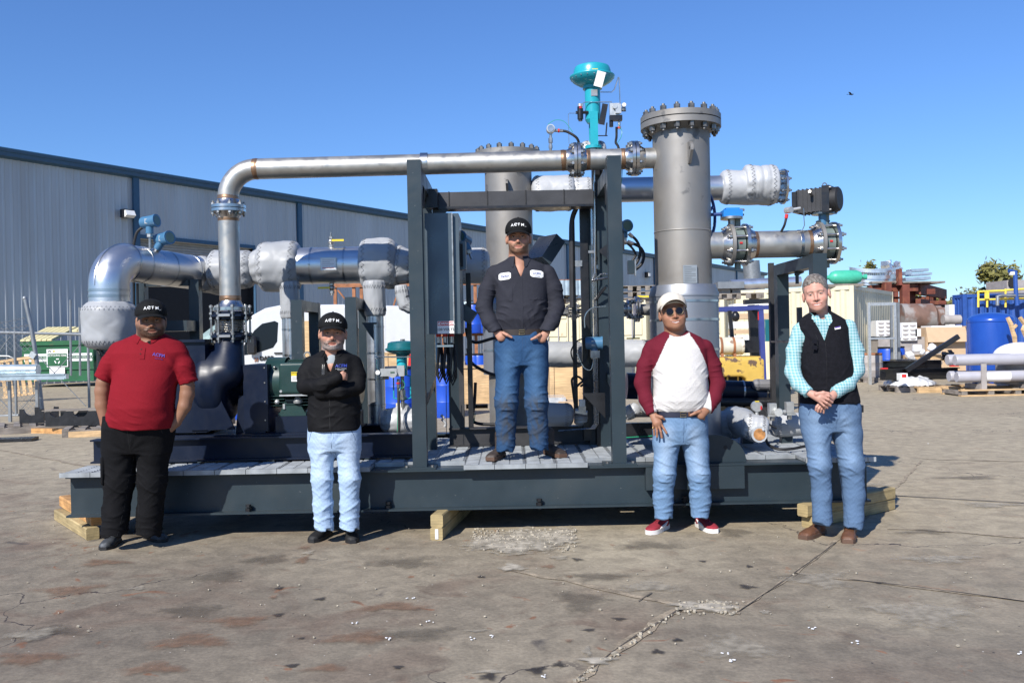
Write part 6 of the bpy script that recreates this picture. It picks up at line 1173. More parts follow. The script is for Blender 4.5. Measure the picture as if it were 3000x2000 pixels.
# --- rusty frame with ducts
rf = thing('rusty_steelwork', 'dark red rusty steel frame stacked with silver ducts', 'steel frame', gx(2650, 34)); dr_ = 34.0
def rb(x0, y0, x1, y1, d, nm, w=None):
    m = MB(M['rust']); a_, b_ = P(x0, y1, d), P(x1, y0, d); m.bx(a_.x, b_.x, d, d + .3, a_.z, b_.z); m.build(nm, rf)
rb(2550, 832, 2690, 855, 34, 'beam'); rb(2596, 826, 2612, 1050, 33.6, 'post'); rb(2645, 832, 2665, 900, 33.6, 'post'); rb(2668, 850, 2682, 900, 34.5, 'post'); rb(2635, 787, 2643, 835, 33.6, 'post'); rb(2508, 795, 2512, 830, 33.6, 'post')
for px, d in ((2700, 37), (2716, 38.5), (2735, 40), (2762, 43)): rb(px, 868, px + 8, 1020, d, 'post')
for dz in (0, 24): m = MB(M['rust']); m.bar(P(2690, 845 + dz * 1.6, 34.2), P(2768, 862 + dz * 1.2, 44), .18, .45 if not dz else .2); m.build('side_beam', rf)
rb(2550, 868, 2700, 876, 35.5, 'beam')
for q_ in ((2545, 852, 2600, 868, 36, 'beam'), (2690, 846, 2740, 862, 36, 'beam'), (2700, 880, 2772, 892, 37, 'beam'), (2560, 915, 2780, 1010, 38, 'scrap_plate'), (2652, 850, 2662, 1000, 38, 'post'), (2624, 850, 2632, 1000, 38, 'post'), (2570, 840, 2578, 1000, 35, 'post')): rb(*q_); rb(2555, 895, 2770, 905, 37, 'beam')
for x0, x1 in ((2530, 2600), (2610, 2700), (2700, 2740)): m = MB(M['greywood']); a_, b_ = P(x0, 833, 34.6), P(x1, 827, 34.6); m.bx(a_.x, b_.x, 33.8, 36, a_.z, b_.z); m.build('deck_plank', rf)
dk = thing('duct_rings', 'half rings of bright silver duct flange heaped on the rusty frame', 'duct', gx(2560, 34.8))
for k, (py, rr_) in enumerate(((786, .9), (804, .86), (815, .8), (822, .74))):
    c_ = P(2552, py - 18, 34.8); m = MB(M['silver']); n_ = 20; a_ = [math.pi * (1.12 + .76 * i / n_) for i in range(n_ + 1)]
    o1 = [c_ + V(rr_ * 1.15 * math.cos(t), rr_ * math.sin(t), -.25 - .22 * abs(math.sin(t)) + .0) for t in a_]; m.add([p for q in o1 for p in (q, q + V(0, 0, .14))], [(2 * i, 2 * i + 2, 2 * i + 3, 2 * i + 1) for i in range(n_)])
    m.add([p for q in o1 for p in (q + V(0, 0, .14), q + V(0, .22, .16))], [(2 * i, 2 * i + 2, 2 * i + 3, 2 * i + 1) for i in range(n_)]); m.build('ring', dk)
for k in range(12): m = MB(M['silver']); p = P(2520 + k * 6.4, 800, 34.3); m.box(p, (.05, .05, .17)); m.build('rib', dk)
sc = thing('duct_offcuts', 'jumbled bright sheet metal pieces on top of the rusty frame', 'scrap metal', gx(2610, 35))
r = random.Random(8)
for k in range(18):
    m = MB(M['silver']); p = P(r.uniform(2592, 2632), r.uniform(766, 822), 34.8); m.box(p, (r.uniform(.1, .45), r.uniform(.1, .5), r.uniform(.03, .2)), Matrix.Rotation(r.uniform(-1, 1), 3, 'Y') @ Matrix.Rotation(r.uniform(0, 3), 3, 'Z')); m.build('sheet_piece', sc)
for (x0, y0, x1, y1) in ((2663, 788, 2712, 797), (2660, 800, 2722, 808), (2645, 812, 2718, 822), (2644, 796, 2664, 806)): m = MB(M['silver']); p, q = P(x0, y1, 34.4), P(x1, y0, 34.4); m.box((p + q) / 2, (q.x - p.x, .5, q.z - p.z), Matrix.Rotation(-.03, 3, 'Y')); m.build('sheet_piece', sc)
for (x0, x1, py, rr_, d) in ((2565, 2625, 922, .30, 32), (2635, 2728, 928, .46, 31.5), (2735, 2752, 930, .44, 33.5), (2752, 2775, 928, .36, 34), (2762, 2812, 936, .16, 30.5)):
    m = MB(M['rustpipe' if x0 < 2760 else 'unit']); a_, b_ = P(x0, py, d), P(x1, py, d); m.lathe([(rr_, 0), (rr_, (b_ - a_).length), (rr_ * .93, (b_ - a_).length), (rr_ * .93, .1)], a_, (b_ - a_), 30); tag(m.build('rusty_pipe'), 'rusty scaled pipe lying under the steel frame, %s' % {2565: 'seen through the white rack', 2635: 'the largest', 2735: 'short piece beside the largest', 2752: 'second short piece', 2762: 'thin one poking right'}[x0], 'pipe', 'rusty pipes under the frame')
m = MB(M['rust']); a_, b_ = P(2560, 1010, 36), P(2780, 950, 36); m.bx(a_.x, b_.x, 36, 36.3, 0, b_.z); tag(m.build('scrap_pile'), 'dark heap of rusty scrap below the frame', 'scrap')
# --- white open rack
wr = thing('open_rack', 'tall open white metal rack beside the cream container', 'rack', gx(2590, 24)); 
for px, d in ((2548, 24), (2624, 24), (2634, 25.4), (2614, 25.4)): m = MB(M['galv' if d > 25 else 'castal']); a_ = gx(px, d); m.bx(a_.x - .035, a_.x + .035, d, d + .07, 0, P(px, 886, d).z); m.build('post', wr)
for py in (890, 989): m = MB(M['castal']); a_, b_ = P(2550, py, 24), P(2622, py, 24); m.bx(a_.x, b_.x, 23.99, 24.05, a_.z - .05, a_.z + (.03 if py < 900 else 0)); m.build('crossbar', wr)
# --- foam blocks
fb = thing('foam_tray_stack', 'stack of white moulded foam trays behind the white rack', 'foam trays', gx(2630, 27))
for (x0, x1, y0, y1) in ((2568, 2616, 938, 985), (2618, 2640, 945, 990), (2640, 2686, 944, 998), (2682, 2698, 963, 985)):
    m = MB(M['foam']); a_, b_ = P(x0, y1, 27), P(x1, y0, 27); m.bx(a_.x, b_.x, 27, 27.6, a_.z, b_.z); m.build('foam_tray', fb)
    for k in range(4):
        for q in range(2):
            m = MB(M['unit']); cxx = a_.x + (b_.x - a_.x) * (.28 + .46 * q); cz_ = a_.z + (b_.z - a_.z) * (.14 + k * .24)
            if x1 - x0 > 30: m.prism([(.09 * math.cos(math.pi * i / 6), -.05 * math.sin(math.pi * i / 6)) for i in range(7)], (cxx, 26.985, cz_), X, Z_, Vector((0, .01, 0))); m.build('recess', fb)
m = MB(M['unit']); a_, b_ = P(2566, 1040, 27.3), P(2700, 986, 27.3); m.bx(a_.x, b_.x, 27.1, 27.9, 0, b_.z); tag(m.build('grey_plinth'), 'grey bin carrying the foam trays', 'bin')
for i, (px, py, s) in enumerate(((2687, 1020, .16), (2702, 1032, .12), (2665, 1040, .15), (2730, 1018, .14), (2745, 1028, .12), (2717, 1036, .10), (2672, 1052, .13))): m = MB(M['foam']); p = P(px, py, 25.3); m.box(p, (s * 1.5, s, s * 1.3), Matrix.Rotation(i * .7, 3, 'Y') @ Matrix.Rotation(i, 3, 'Z')); o_ = m.build('foam_scrap'); o_.modifiers.new('b', 'BEVEL').width = .03; tag(o_, 'broken piece of white foam piled on the low crate, ' + ('near the foam tray stack', 'just right of the tray stack', 'lower left', 'right at the top', 'rightmost', 'behind the diagonal bar', 'lowest left')[i], 'foam', 'broken foam pieces')
crate(2668, 2765, 1040, 25.4, .8, 'pine', 'low pine tray full of foam scraps', z0=.45, batt=False); 
# --- cardboard box
cb_ = thing('cardboard_box', 'big open brown cardboard box with drooping flaps', 'box', gx(2770, 27)); a_, b_ = P(2716, 1085, 27), P(2828, 957, 27); m = MB(M['card']); m.bx(a_.x, b_.x, 27, 28.2, 0.0, b_.z); m.build('carton', cb_)
m = MB(M['card']); m.box(Vector(((a_.x + b_.x) / 2 - .05, 26.85, b_.z - .22)), (1.18, .02, .46), Matrix.Rotation(-.3, 3, 'X')); m.build('flap', cb_); m = MB(M['card']); m.box(Vector((b_.x + .14, 27.5, b_.z - .18)), (.02, 1.1, .48), Matrix.Rotation(-.6, 3, 'Y')); m.build('flap', cb_); m = MB(M['foam']); m.bx(a_.x + .2, b_.x - .05, 27.1, 27.8, b_.z + .001, b_.z + .05); m.build('lining', cb_)
# --- black beams
bb = thing('black_fabrication', 'glossy black beam assembly with a raised diagonal bar', 'steelwork', gx(2700, 21)); a_, b_ = P(2578, 1112, 21), P(2806, 1080, 21)
m = MB(M['glossblack']); m.ibeam((a_.x, 21, a_.z + .12), (b_.x, 21, a_.z + .12), Z_, .26, .2); m.build('beam', bb); m = MB(M['glossblack']); m.ibeam((a_.x + .4, 21.8, a_.z + .28), (b_.x, 21.8, a_.z + .28), Z_, .26, .2); m.build('beam', bb); m = MB(M['black']); m.bar(P(2655, 1085, 20.9), P(2808, 985, 20.9), .08, .11); m.build('diagonal_bar', bb)
m = MB(M['black']); m.bx(a_.x + .9, b_.x - .4, 22.2, 22.6, a_.z + .3, a_.z + .42); m.build('cross_member', bb); m = MB(M['red']); p = P(2590, 1079, 20.9); m.box(p, (.14, .1, .03)); p = P(2795, 1070, 20.9); m.box(p, (.18, .1, .05)); m.build('red_cap', bb)
m = MB(M['glossblack']); r = random.Random(4)
for k in range(26): p = P(r.uniform(2765, 2815), r.uniform(1034, 1062), 22.5); m.box(p, (r.uniform(.1, .3), .1, .02), Matrix.Rotation(r.uniform(-1, 1), 3, 'X') @ Matrix.Rotation(r.uniform(0, 3), 3, 'Z'))
tag(m.build('plastic_sheeting'), 'crumpled shiny black plastic sheeting beside the cardboard box', 'plastic sheet')
for px in (2615, 2785): p = G(px, 1133); pallet((p.x, 21, 0), .03, .9, 1.0, 'pale pallet under the black beams, %s' % ('left end' if px < 2700 else 'right end'), 'pine')
m = MB(M['paper']); p = P(2643, 1102, 20.4); m.bx(p.x - .08, p.x + .08, 20.3, 20.5, p.z - .09, p.z + .07); m.use(M['red']).bx(p.x - .05, p.x + .05, 20.295, 20.299, p.z - .02, p.z + .05); tag(m.build('small_carton'), 'small white and red carton against the black beam', 'carton')
# --- wrapped pallet
gw = G(2693, 1149); wp_ = pallet((gw.x, gw.y + .5, 0), 0, 1.05, 1.0, 'grey pallet beneath the clear wrapped load', 'greywood')
def Fw(x, y, z):
    cx_, cy_, cz_ = gw.x, gw.y + .5, .13; d = sd_ell(x, y, z, (cx_, cy_, cz_), (.58, .52, .27)); return smax(smax(d, -(z - .135), .01), z - .36 + .02 * np.sin(x * 17 + y * 9) + .015 * np.sin(x * 31 - y * 23) , .02) + .008 * np.sin(x * 40 + 3 * np.sin(y * 20)) + .006 * np.sin(z * 60 + x * 30)
vs, fs = nets(Fw, (gw.x - .65, gw.y - .1, .1), (gw.x + .65, gw.y + 1.1, .45), .025); tag(np_mesh('wrapped_load', vs, fs, M['plasticw'], None), 'low load in crinkled clear stretch wrap on a pallet', 'wrapped load')
# --- blue tank
bt = thing('blue_tank', 'glossy blue upright pressure tank beside the white dome', 'tank', gx(2903, 22)); a_ = gx(2903, 22); rb_ = P(2949, 1, 22).x - a_.x; zt_ = P(2903, 915, 22).z
m = MB(M['tankblue']); m.lathe([(rb_, .25), (rb_, zt_ - .2)] + [(rb_ * math.cos(q * math.pi / 16), zt_ - .2 + .2 * math.sin(q * math.pi / 16)) for q in range(1, 8)] + [(.01, zt_)], a_, Z_, 44); m.build('shell', bt); m = MB(M['tankblue']); m.lathe([(rb_ + .001, 0), (rb_ + .01, .012), (rb_ + .001, .024)], a_ + V(0, 0, zt_ - .24), Z_, 44, cap=False); m.build('weld_seam', bt)
for k in range(3): m = MB(M['tankblue']); t = k * 2.1; m.box(a_ + V(math.cos(t) * rb_ * .8, math.sin(t) * rb_ * .8, .14), (.08, .08, .28)); m.build('leg', bt)
# --- blue container with rails and grey unit
container(2800, 33, 6, 2.0, 'contred', 'dark red container far behind the cardboard box', doors=False, ang=0.0, Wd=1.2)
o_ = container(2824, 31, 12, 2.62, 'contblue', 'blue container topped with a yellow rail and grey unit', doors=False, ang=0.0, Wd=.7)
yr = thing('safety_rail', 'yellow safety railing on the blue container roof', 'railing', gx(2920, 30.8)); dy_ = 30.8
for x in (2866, 2892, 2946, 3010): m = MB(M['rail']); m.cyl(P(x, 852 - (6 if x > 2940 else 0), dy_), P(x, 900, dy_), .035, n=8); m.build('post', yr)
for a_, b_ in (((2866, 854), (2944, 851)), ((2866, 878), (3020, 874)), ((2946, 850), (3020, 845))): m = MB(M['rail']); m.cyl(P(*a_, dy_), P(*b_, dy_), .035, n=8); m.build('rail', yr)
m = MB(M['rail']); a_, b_ = P(2886, 875, 30.7), P(2898, 855, 30.7); m.bx(a_.x, b_.x, 30.7, 30.74, a_.z, b_.z); m.build('safety_sign', yr)
m = MB(M['unit']); a_, b_ = P(2942, 892, 31.8), P(3030, 820, 31.8); m.bx(a_.x, b_.x, 31.6, 33, a_.z, b_.z); m.use(M['dark']); c_ = P(2968, 828, 31.5); m.lathe([(.16, 0), (.16, .03)], c_, Y_, 20); tag(m.build('cooling_unit'), 'grey square cooling unit on the blue container', 'cooling unit')
m = MB(M['contblue']); m.tube([P(2955, 793, 30.6), P(2974, 794, 30.6), P(2976, 850, 30.6), P(2980, 895, 30.6)], .07, 8); m.use(M['paper']).box(P(2964, 800, 30.6), (.14, .1, .12)); tag(m.build('lamp_mast'), 'blue pole with a small white lamp beside the grey unit', 'pole')
m = MB(M['galv']); m.tube([P(2922, 895, 30.6), P(2922, 868, 30.6), P(2935, 866, 30.6), P(3020, 866, 30.6)], .06, 8); tag(m.build('roof_pipe'), 'grey bent pipe on the blue container roof', 'pipe')
m = MB(M['paper']); a_, b_ = P(2782, 958, 31), P(2796, 892, 31); m.bx(a_.x, b_.x, 31, 31.3, 0, b_.z); tag(m.build('white_post'), 'white square post between the rusty frame and red container', 'post')
# --- white dome, grey coated pipes and pallet
dm_ = thing('white_dome', 'white domed cover behind the grey coated pipes', 'cover', gx(2985, 20)); c_ = P(2990, 1042, 20); m = MB(M['white']); m.lathe([(.55 * math.cos(q * math.pi / 16), .30 * math.sin(q * math.pi / 16)) for q in range(0, 8)] + [(.01, .3)], c_, Z_, 40); m.build('shell', dm_); m = MB(M['unit']); m.cyl((c_.x, c_.y, .2), c_, .5, n=30); m.build('base_ring', dm_)
gp = G(2900, 1160)
for k, (py, x0) in enumerate(((1055, 2797), (1103, 2802))):
    for q in range(2): a_ = P(x0, py + k, gp.y + .25); rr_ = .118; m = MB(M['greypipe']); L_ = 3.2; m.lathe([(.02, 0), (rr_ * .9, .0), (rr_, .02), (rr_, L_)], (a_.x - q * .02, gp.y + .25 + q * .3, a_.z - .04 * 0), X, 34); tag(m.build('coated_pipe'), 'grey coated pipe, %s row %s' % (('upper', 'lower')[k], ('nearest', 'hidden behind')[q]), 'pipe', 'grey coated pipes on pallet')
m = MB(M['white']); a_, b_ = P(2872, 1103, gp.y + .25), P(2955, 1103, gp.y + .25); m.lathe([(.120, 0), (.120, b_.x - a_.x)], a_, X, 34, cap=False); tag(m.build('white_sleeve'), 'white sleeve round the lower grey pipe', 'sleeve')
for px in (2875, 3010): m = MB(M['unit']); a_, b_ = P(px, 1137, gp.y + .1), P(px + 14, 1065, gp.y + .1); m.bx(a_.x, b_.x, gp.y + .08, gp.y + .11, .14, b_.z); m.bx(a_.x, b_.x, gp.y + .12, gp.y + .8, .14, a_.z + .08); tag(m.build('pipe_chock'), 'grey strap chock holding the coated pipes, the %s one' % ('left' if px < 2900 else 'right'), 'chock')
op = thing('pallet', 'long pale pallet carrying the grey coated pipes', 'pallet', (P(2795, 1, gp.y).x, gp.y, 0), 0, 'wooden pallets'); xx0 = P(2795, 1, gp.y).x
for z in (0.001, .115): m = MB(M['pine']); m.bx(xx0, xx0 + 3, gp.y, gp.y + .12, z, z + .03); m.build('deck_board', op); m = MB(M['pine']); m.bx(xx0, xx0 + 3, gp.y + .8, gp.y + .92, z, z + .03); m.build('deck_board', op)
for k in range(4): m = MB(M['greywood']); m.bx(xx0 + .02 + k * .57, xx0 + .14 + k * .57, gp.y + .01, gp.y + .9, .032, .114); m.build('block', op)
for i, px in enumerate((2962, 2998)):
    m = MB(M['pine']); pts = [P(px + dx, py, 21) for dx, py in ((-10, 930), (0, 950), (3, 965), (10, 985), (12, 1005))]; m.tube(pts if i == 0 else [p + V(.05 * math.sin(k * 2), 0, 0) for k, p in enumerate(pts)], [.05, .06, .05, .06, .05], 6); m.tube([P(px + 3, 965, 21), P(px + 16, 952, 21)], .04, 6); tag(m.build('taped_branch'), 'crooked taped wooden stick by the blue tank, the %s one' % ('left' if i == 0 else 'right'), 'stick')
# --- trees
M['leafA'] = mat('leaf_green', (.155, .145, .035), .6, var=.45, vscale=1.2); M['leafB'] = mat('leaf_olive', (.085, .085, .035), .65, var=.4, vscale=1.2); M['bark'] = mat('bark', (.10, .08, .06), .9, var=.3)
def tree(px, d, ytop, rx, label, mt='leafA', n=1500, trunk_r=.12, open_=0.0, ybase=None, seed=0, zf=.45, ls=.16):
    r = random.Random(seed); g_ = gx(px, d); zt_ = P(px, ytop, d).z; R_ = rx * d / F; o = thing('tree', label, 'tree', g_, 0, 'trees beyond the yard'); m = MB(M['bark']); zc_ = zt_ * (1 - zf * .5); rz_ = zt_ * zf * .5 + .2
    m.tube([g_, g_ + V(.1, 0, zt_ * .3), g_ + V(-.1, 0, zt_ * .6), g_ + V(0, 0, zt_ * .85)], [trunk_r, trunk_r * .8, trunk_r * .5, trunk_r * .15], 8)
    cl = []
    for k in range(26):
        th, ph = r.uniform(0, 6.28), r.uniform(-1, 1.3); q = r.uniform(.45, 1.0); c = g_ + V(math.cos(th) * math.cos(ph) * R_ * q, math.sin(th) * math.cos(ph) * R_ * q, zc_ + math.sin(ph) * rz_ * q); cl.append((c, r.uniform(.18, .38) * R_))
        b0 = g_ + V(0, 0, max(zt_ * .3, min(c.z - .3, zt_ * .75))); m.tube([b0, b0.lerp(c, .5) + V(0, 0, .1), c], [trunk_r * .3, trunk_r * .18, .012], 5)
    m.build('trunk', o); lf = MB(M[mt]); vs, fs = [], []
    for k in range(n):
        c, cr = r.choice(cl); 
        if r.random() < open_: cr *= 1.9
        p = c + Vector((r.gauss(0, .5), r.gauss(0, .5), r.gauss(0, .5))) * cr * 1.1; u = Vector((r.gauss(0, 1), r.gauss(0, 1), r.gauss(0, 1))).normalized(); v = u.orthogonal().normalized(); s = ls * r.uniform(.5, 1.3); n0 = len(vs); vs += [p - u * s, p + v * s * .5, p + u * s, p - v * s * .5]; fs.append((n0, n0 + 1, n0 + 2, n0 + 3))
    lf.add(vs, fs); lf.build('crown', o, smooth=False); return o
tree(2915, 42, 780, 84, 'bushy yellow green tree behind the yellow railing', n=4600, seed=1, ls=.15, zf=.85); tree(2850, 46, 850, 40, 'sparse olive tree left of the yellow railing', 'leafB', 500, open_=.5, seed=2, ls=.11, zf=.6, trunk_r=.06); tree(2838, 60, 878, 44, 'low olive bush under the sparse tree', 'leafB', 1600, seed=3, zf=.9); tree(2800, 62, 885, 30, 'small olive bush right of the rusty frame', 'leafB', 900, seed=4, zf=.9)
tree(2555, 55, 765, 26, 'thin tree top poking above the silver ducts', 'leafA', 700, seed=5, zf=.5, open_=.3); tree(2572, 60, 858, 36, 'green tree seen through the rusty frame, left', 'leafA', 1500, seed=6, zf=.8, ls=.2); tree(2680, 62, 850, 45, 'green tree seen through the rusty frame, middle', 'leafA', 1800, seed=7, zf=.8, ls=.2); tree(2770, 64, 866, 34, 'green tree at the right end of the rusty frame', 'leafA', 1300, seed=8, zf=.8, ls=.2)
r = random.Random(77); lf = MB(M['leafB']); vs, fs = [], []
for k in range(9000):
    x = r.uniform(20, 130); y = 150 + r.uniform(0, 8); h_ = 4.2 + 1.5 * math.sin(x * .35) + 1.2 * math.sin(x * .83 + 1); p = Vector((x, y, r.uniform(0, 1)**.7 * h_)); u = Vector((r.gauss(0, 1), r.gauss(0, 1), r.gauss(0, 1))).normalized(); v = u.orthogonal().normalized(); s = r.uniform(.4, .9); n0 = len(vs); vs += [p - u * s, p + v * s * .6, p + u * s, p - v * s * .6]; fs.append((n0, n0 + 1, n0 + 2, n0 + 3))
lf.add(vs, fs); tag(lf.build('far_woodland', smooth=False), 'far low line of olive trees on the horizon', 'woodland', kind='stuff')
# --- bird
b_ = thing('bird', 'dark bird gliding high in the blue sky', 'bird', P(2493, 277, 92)); c_ = P(2493, 277, 92); m = MB(M['ink']); m.ball(c_, (.22, .09, .07), 10); m.ball(c_ + V(.2, 0, .01), (.08, .05, .05), 8); m.prism([(-.2, 0), (-.42, .08), (-.42, -.08)], c_ + V(0, 0, -.01), X, Y_, V(0, 0, .02)); m.build('body', b_)
for s in (-1, 1): m = MB(M['ink']); p0 = c_ + V(0, 0, .03); q1 = c_ + V(-.22 * 1 + (.35 if s > 0 else -.02), s * .3, .06 if s > 0 else .12); m.add([p0 + V(.10, 0, 0), q1 + V(.08, 0, .02), q1 + V(.02 + s * .25, s * .3, -.02), q1 + V(-.12, 0, .0), p0 + V(-.12, 0, 0), p0 + V(0, 0, .03)], [(0, 1, 5), (1, 2, 3, 5), (3, 4, 5), (5, 4, 0), (0, 4, 3, 2, 1)]); m.build('wing', b_)
# ================================================================ people
def cloth(name, col, rough=.85, **k): return mat(name, col, rough, spec=.15, **k)
def weave(sc, amt):
    def fn(N, L, src, out, b):
        n = N.new('ShaderNodeTexNoise'); n.inputs['Scale'].default_value = sc; n.inputs['Detail'].default_value = 3; L.new(src, n.inputs[0])
        r = N.new('ShaderNodeMapRange'); r.inputs[1].default_value = .3; r.inputs[2].default_value = .7; r.inputs[3].default_value = 1 - amt; r.inputs[4].default_value = 1 + amt; L.new(n.outputs[0], r.inputs[0])
        return mixnode(N, L, 1.0, out, r.outputs[0], 'MULTIPLY')
    return fn
def plaid(N, L, src, out, b):
    s = N.new('ShaderNodeSeparateXYZ'); L.new(src, s.inputs[0])
    def line(o, per, wdt, ph=0):
        m1 = N.new('ShaderNodeMath'); m1.operation = 'MULTIPLY_ADD'; L.new(o, m1.inputs[0]); m1.inputs[1].default_value = 1.3 / per; m1.inputs[2].default_value = ph
        m2 = N.new('ShaderNodeMath'); m2.operation = 'FRACT'; L.new(m1.outputs[0], m2.inputs[0]); m3 = N.new('ShaderNodeMath'); m3.operation = 'LESS_THAN'; L.new(m2.outputs[0], m3.inputs[0]); m3.inputs[1].default_value = wdt
        m4 = N.new('ShaderNodeMath'); m4.operation = 'MULTIPLY'; L.new(m3.outputs[0], m4.inputs[0]); m4.inputs[1].default_value = .38; return m4.outputs[0]
    c = out
    for o, per, w_, ph, col in ((s.outputs[0], .026, .30, 0, (.62, .72, .76)), (s.outputs[2], .026, .30, 0, (.62, .72, .76)), (s.outputs[0], .026, .14, .5, (.06, .30, .32)), (s.outputs[2], .026, .14, .5, (.06, .30, .32))): c = mixnode(N, L, line(o, per, w_, ph), c, col)
    return c
M['skin'] = mat('skin', (.5, .3, .2), .52, attr=True, var=.07, vscale=30, spec=.35)
M['hair'] = mat('hair', (.1, .08, .06), .6, attr=True, var=.35, vscale=60, bump=.5, bscale=120, stretch=(1, 1, .3))
M['polo'] = cloth('red_polo', (.19, .007, .014), var=.07, vscale=5, bump=.15, bscale=60, fn=weave(300, .12)); M['blackcloth'] = cloth('black_cotton', (.006, .006, .007), var=.2, vscale=6, bump=.3, bscale=35, fn=weave(200, .2))
M['fleece'] = cloth('black_softshell', (.006, .006, .007), .75, var=.15, bump=.25, bscale=50); M['vestm'] = cloth('black_fleece', (.009, .009, .012), .95, var=.2, vscale=40, bump=.5, bscale=160)
M['work'] = cloth('charcoal_work_shirt', (.026, .027, .036), .8, var=.1, bump=.25, bscale=30, fn=weave(260, .15)); M['knitw'] = cloth('white_knit', (.60, .58, .56), var=.05, fn=weave(120, .06), bump=.2, bscale=80)
M['maroon'] = cloth('maroon_knit', (.11, .010, .020), var=.12, bump=.25, bscale=70, attr=False); M['raglan'] = cloth('raglan_knit', (.5, .5, .5), var=.07, attr=True, bump=.2, bscale=80, fn=weave(160, .07))
M['denimL'] = cloth('light_denim', (.47, .58, .72), var=.07, attr=True, bump=.3, bscale=45, fn=weave(200, .10)); M['plaid'] = cloth('aqua_plaid', (.20, .39, .42), var=.05, fn=plaid, bump=.2, bscale=40); M['greyshirt'] = cloth('grey_shirt', (.32, .35, .36), var=.05)
M['belt'] = mat('dark_leather', (.020, .013, .010), .5, var=.3); M['beltnavy'] = mat('navy_belt', (.010, .012, .03), .6); M['brass'] = mat('brass_buckle', (.42, .33, .18), .35, metal=.9)
M['bootbrown'] = mat('brown_boot_leather', (.105, .045, .022), .55, var=.35, vscale=14, bump=.3, bscale=50); M['bootdark'] = mat('scuffed_boot_leather', (.045, .033, .027), .6, var=.5, vscale=16, bump=.3, fn=patches((9, .62, .7, (.22, .19, .17), .6)))
M['sole'] = mat('boot_sole', (.10, .055, .035), .7); M['shoegrey'] = mat('dusty_grey_shoe', (.040, .045, .052), .7, var=.35, vscale=18, bump=.3, fn=patches((12, .6, .68, (.16, .17, .18), .5))); M['shoeblack'] = mat('black_knit_shoe', (.008, .008, .009), .7, var=.2)
M['suede'] = mat('red_suede', (.24, .016, .028), .85, var=.15, vscale=14); M['whiterubber'] = mat('white_rubber', (.72, .70, .67), .55, var=.06); M['lens'] = mat('sunglass_lens', (.006, .005, .010), .12, spec=.25, var=0); M['goldw'] = mat('wire_frame', (.30, .24, .14), .3, metal=1)
M['capblack'] = cloth('black_cap', (.009, .0095, .010), .8, var=.12, bump=.2, bscale=90); M['capcream'] = cloth('cream_cap', (.58, .53, .45), .8, var=.05); M['capbrown'] = cloth('brown_under_brim', (.10, .06, .035), .85); M['eye'] = mat('eye', (.5, .5, .5), .2, attr=True, var=0); M['blueink'] = mat('blue_thread', (.02, .045, .30), .6);  M['purple'] = mat('purple_thread', (.12, .06, .35), .6); M['gold'] = mat('gold_ring', (.75, .55, .2), .25, metal=1)

M['seam'] = cloth('denim_seam', (.035, .065, .13))
class Person:
    def __init__(s, label, d0, foot, gz=0):
        s.d = d0; s.s = F / d0; s.cxm = foot[0]; s.root = thing('person', label, 'person', (P(foot[0], foot[1], d0).x, d0, gz)); s.gz = gz
    def p(s, px, py, dy=0): return P(px, py, s.d + dy)
    def r(s, px): return px / s.s
    def cap_(s, x, y, z, a, b, ra, rb, fy=1.0): return sd_cap(x, y, z, s.p(*a), s.p(*b), s.r(ra), s.r(rb), fy)
    def loft(s, x, y, z, lv, ex=2.3):
        """torso sections: (py, cx, halfwidth px, halfdepth m, dy)"""
        C_ = [s.p(q[1], q[0]) for q in lv]; zs = np.array([c.z for c in C_])[::-1]
        def I(v): return np.interp(z, zs, np.array(v)[::-1])
        cx, a, b_, dy = I([c.x for c in C_]), I([s.r(q[2]) for q in lv]), I([q[3] for q in lv]), I([q[4] for q in lv])
        u, v = np.abs((x - cx) / a), np.abs((y - s.d - dy) / b_)
        k = (u**ex + v**ex)**(1 / ex); d = (k - 1) * np.minimum(a, b_) * .85
        return np.maximum(d, np.maximum(zs[0] - z, z - zs[-1]))
def bbox(P_, pts, pad):
    a = np.array([tuple(P_.p(*q)) for q in pts]); return a.min(0) - pad, a.max(0) + pad
def folds(x, y, z, c, rad, n, wl, amp, seed=0):
    """a bunch of creases round point c, running across direction n"""
    dx, dy, dz = x - c[0], y - c[1], z - c[2]; m = np.exp(-(dx * dx + dy * dy + dz * dz) / (rad * rad)); t = dx * n[0] + dy * n[1] + dz * n[2]
    ph = t * 2 * np.pi / wl + 1.3 * np.sin((dx * 17 + dy * 11 + seed)) + .9 * np.sin(dz * 13 - dx * 29 + 2 * seed); g = .5 + .5 * np.sin(dx * 38 + dz * 9 + 2.1 * seed + 2 * np.sin(dz * 21 + seed)); return -.8 * amp * m * g * np.maximum(0, np.sin(ph)) ** 2.6 * 1.9 + .06 * amp * m * np.sin(.5 * ph + seed)
def wobble(x, y, z, k, amp, seed=0): u = np.sin(x * k * .9 + z * k * .55 + 2.2 * np.sin(z * k * .5 + x * 9 + seed) + 1.5 * seed); v = np.sin(x * k * .7 - z * k * .9 + 2.4 * np.sin(x * k * .45 + seed * 2)); return -2.4 * amp * (np.maximum(0, u)**9 + np.maximum(0, v)**10) * (.5 + .5 * np.sin(z * 19 + x * 13 + seed)) + amp * (np.sin(x * k + 1.7 * np.sin(z * k * .6 + seed) + seed) * np.sin(z * k * .8 + 1.3 * np.sin(x * k * .7) + 2 * seed) + .5 * np.sin((x + z) * k * 1.9 + seed) * np.sin(y * k * 1.3 + seed))
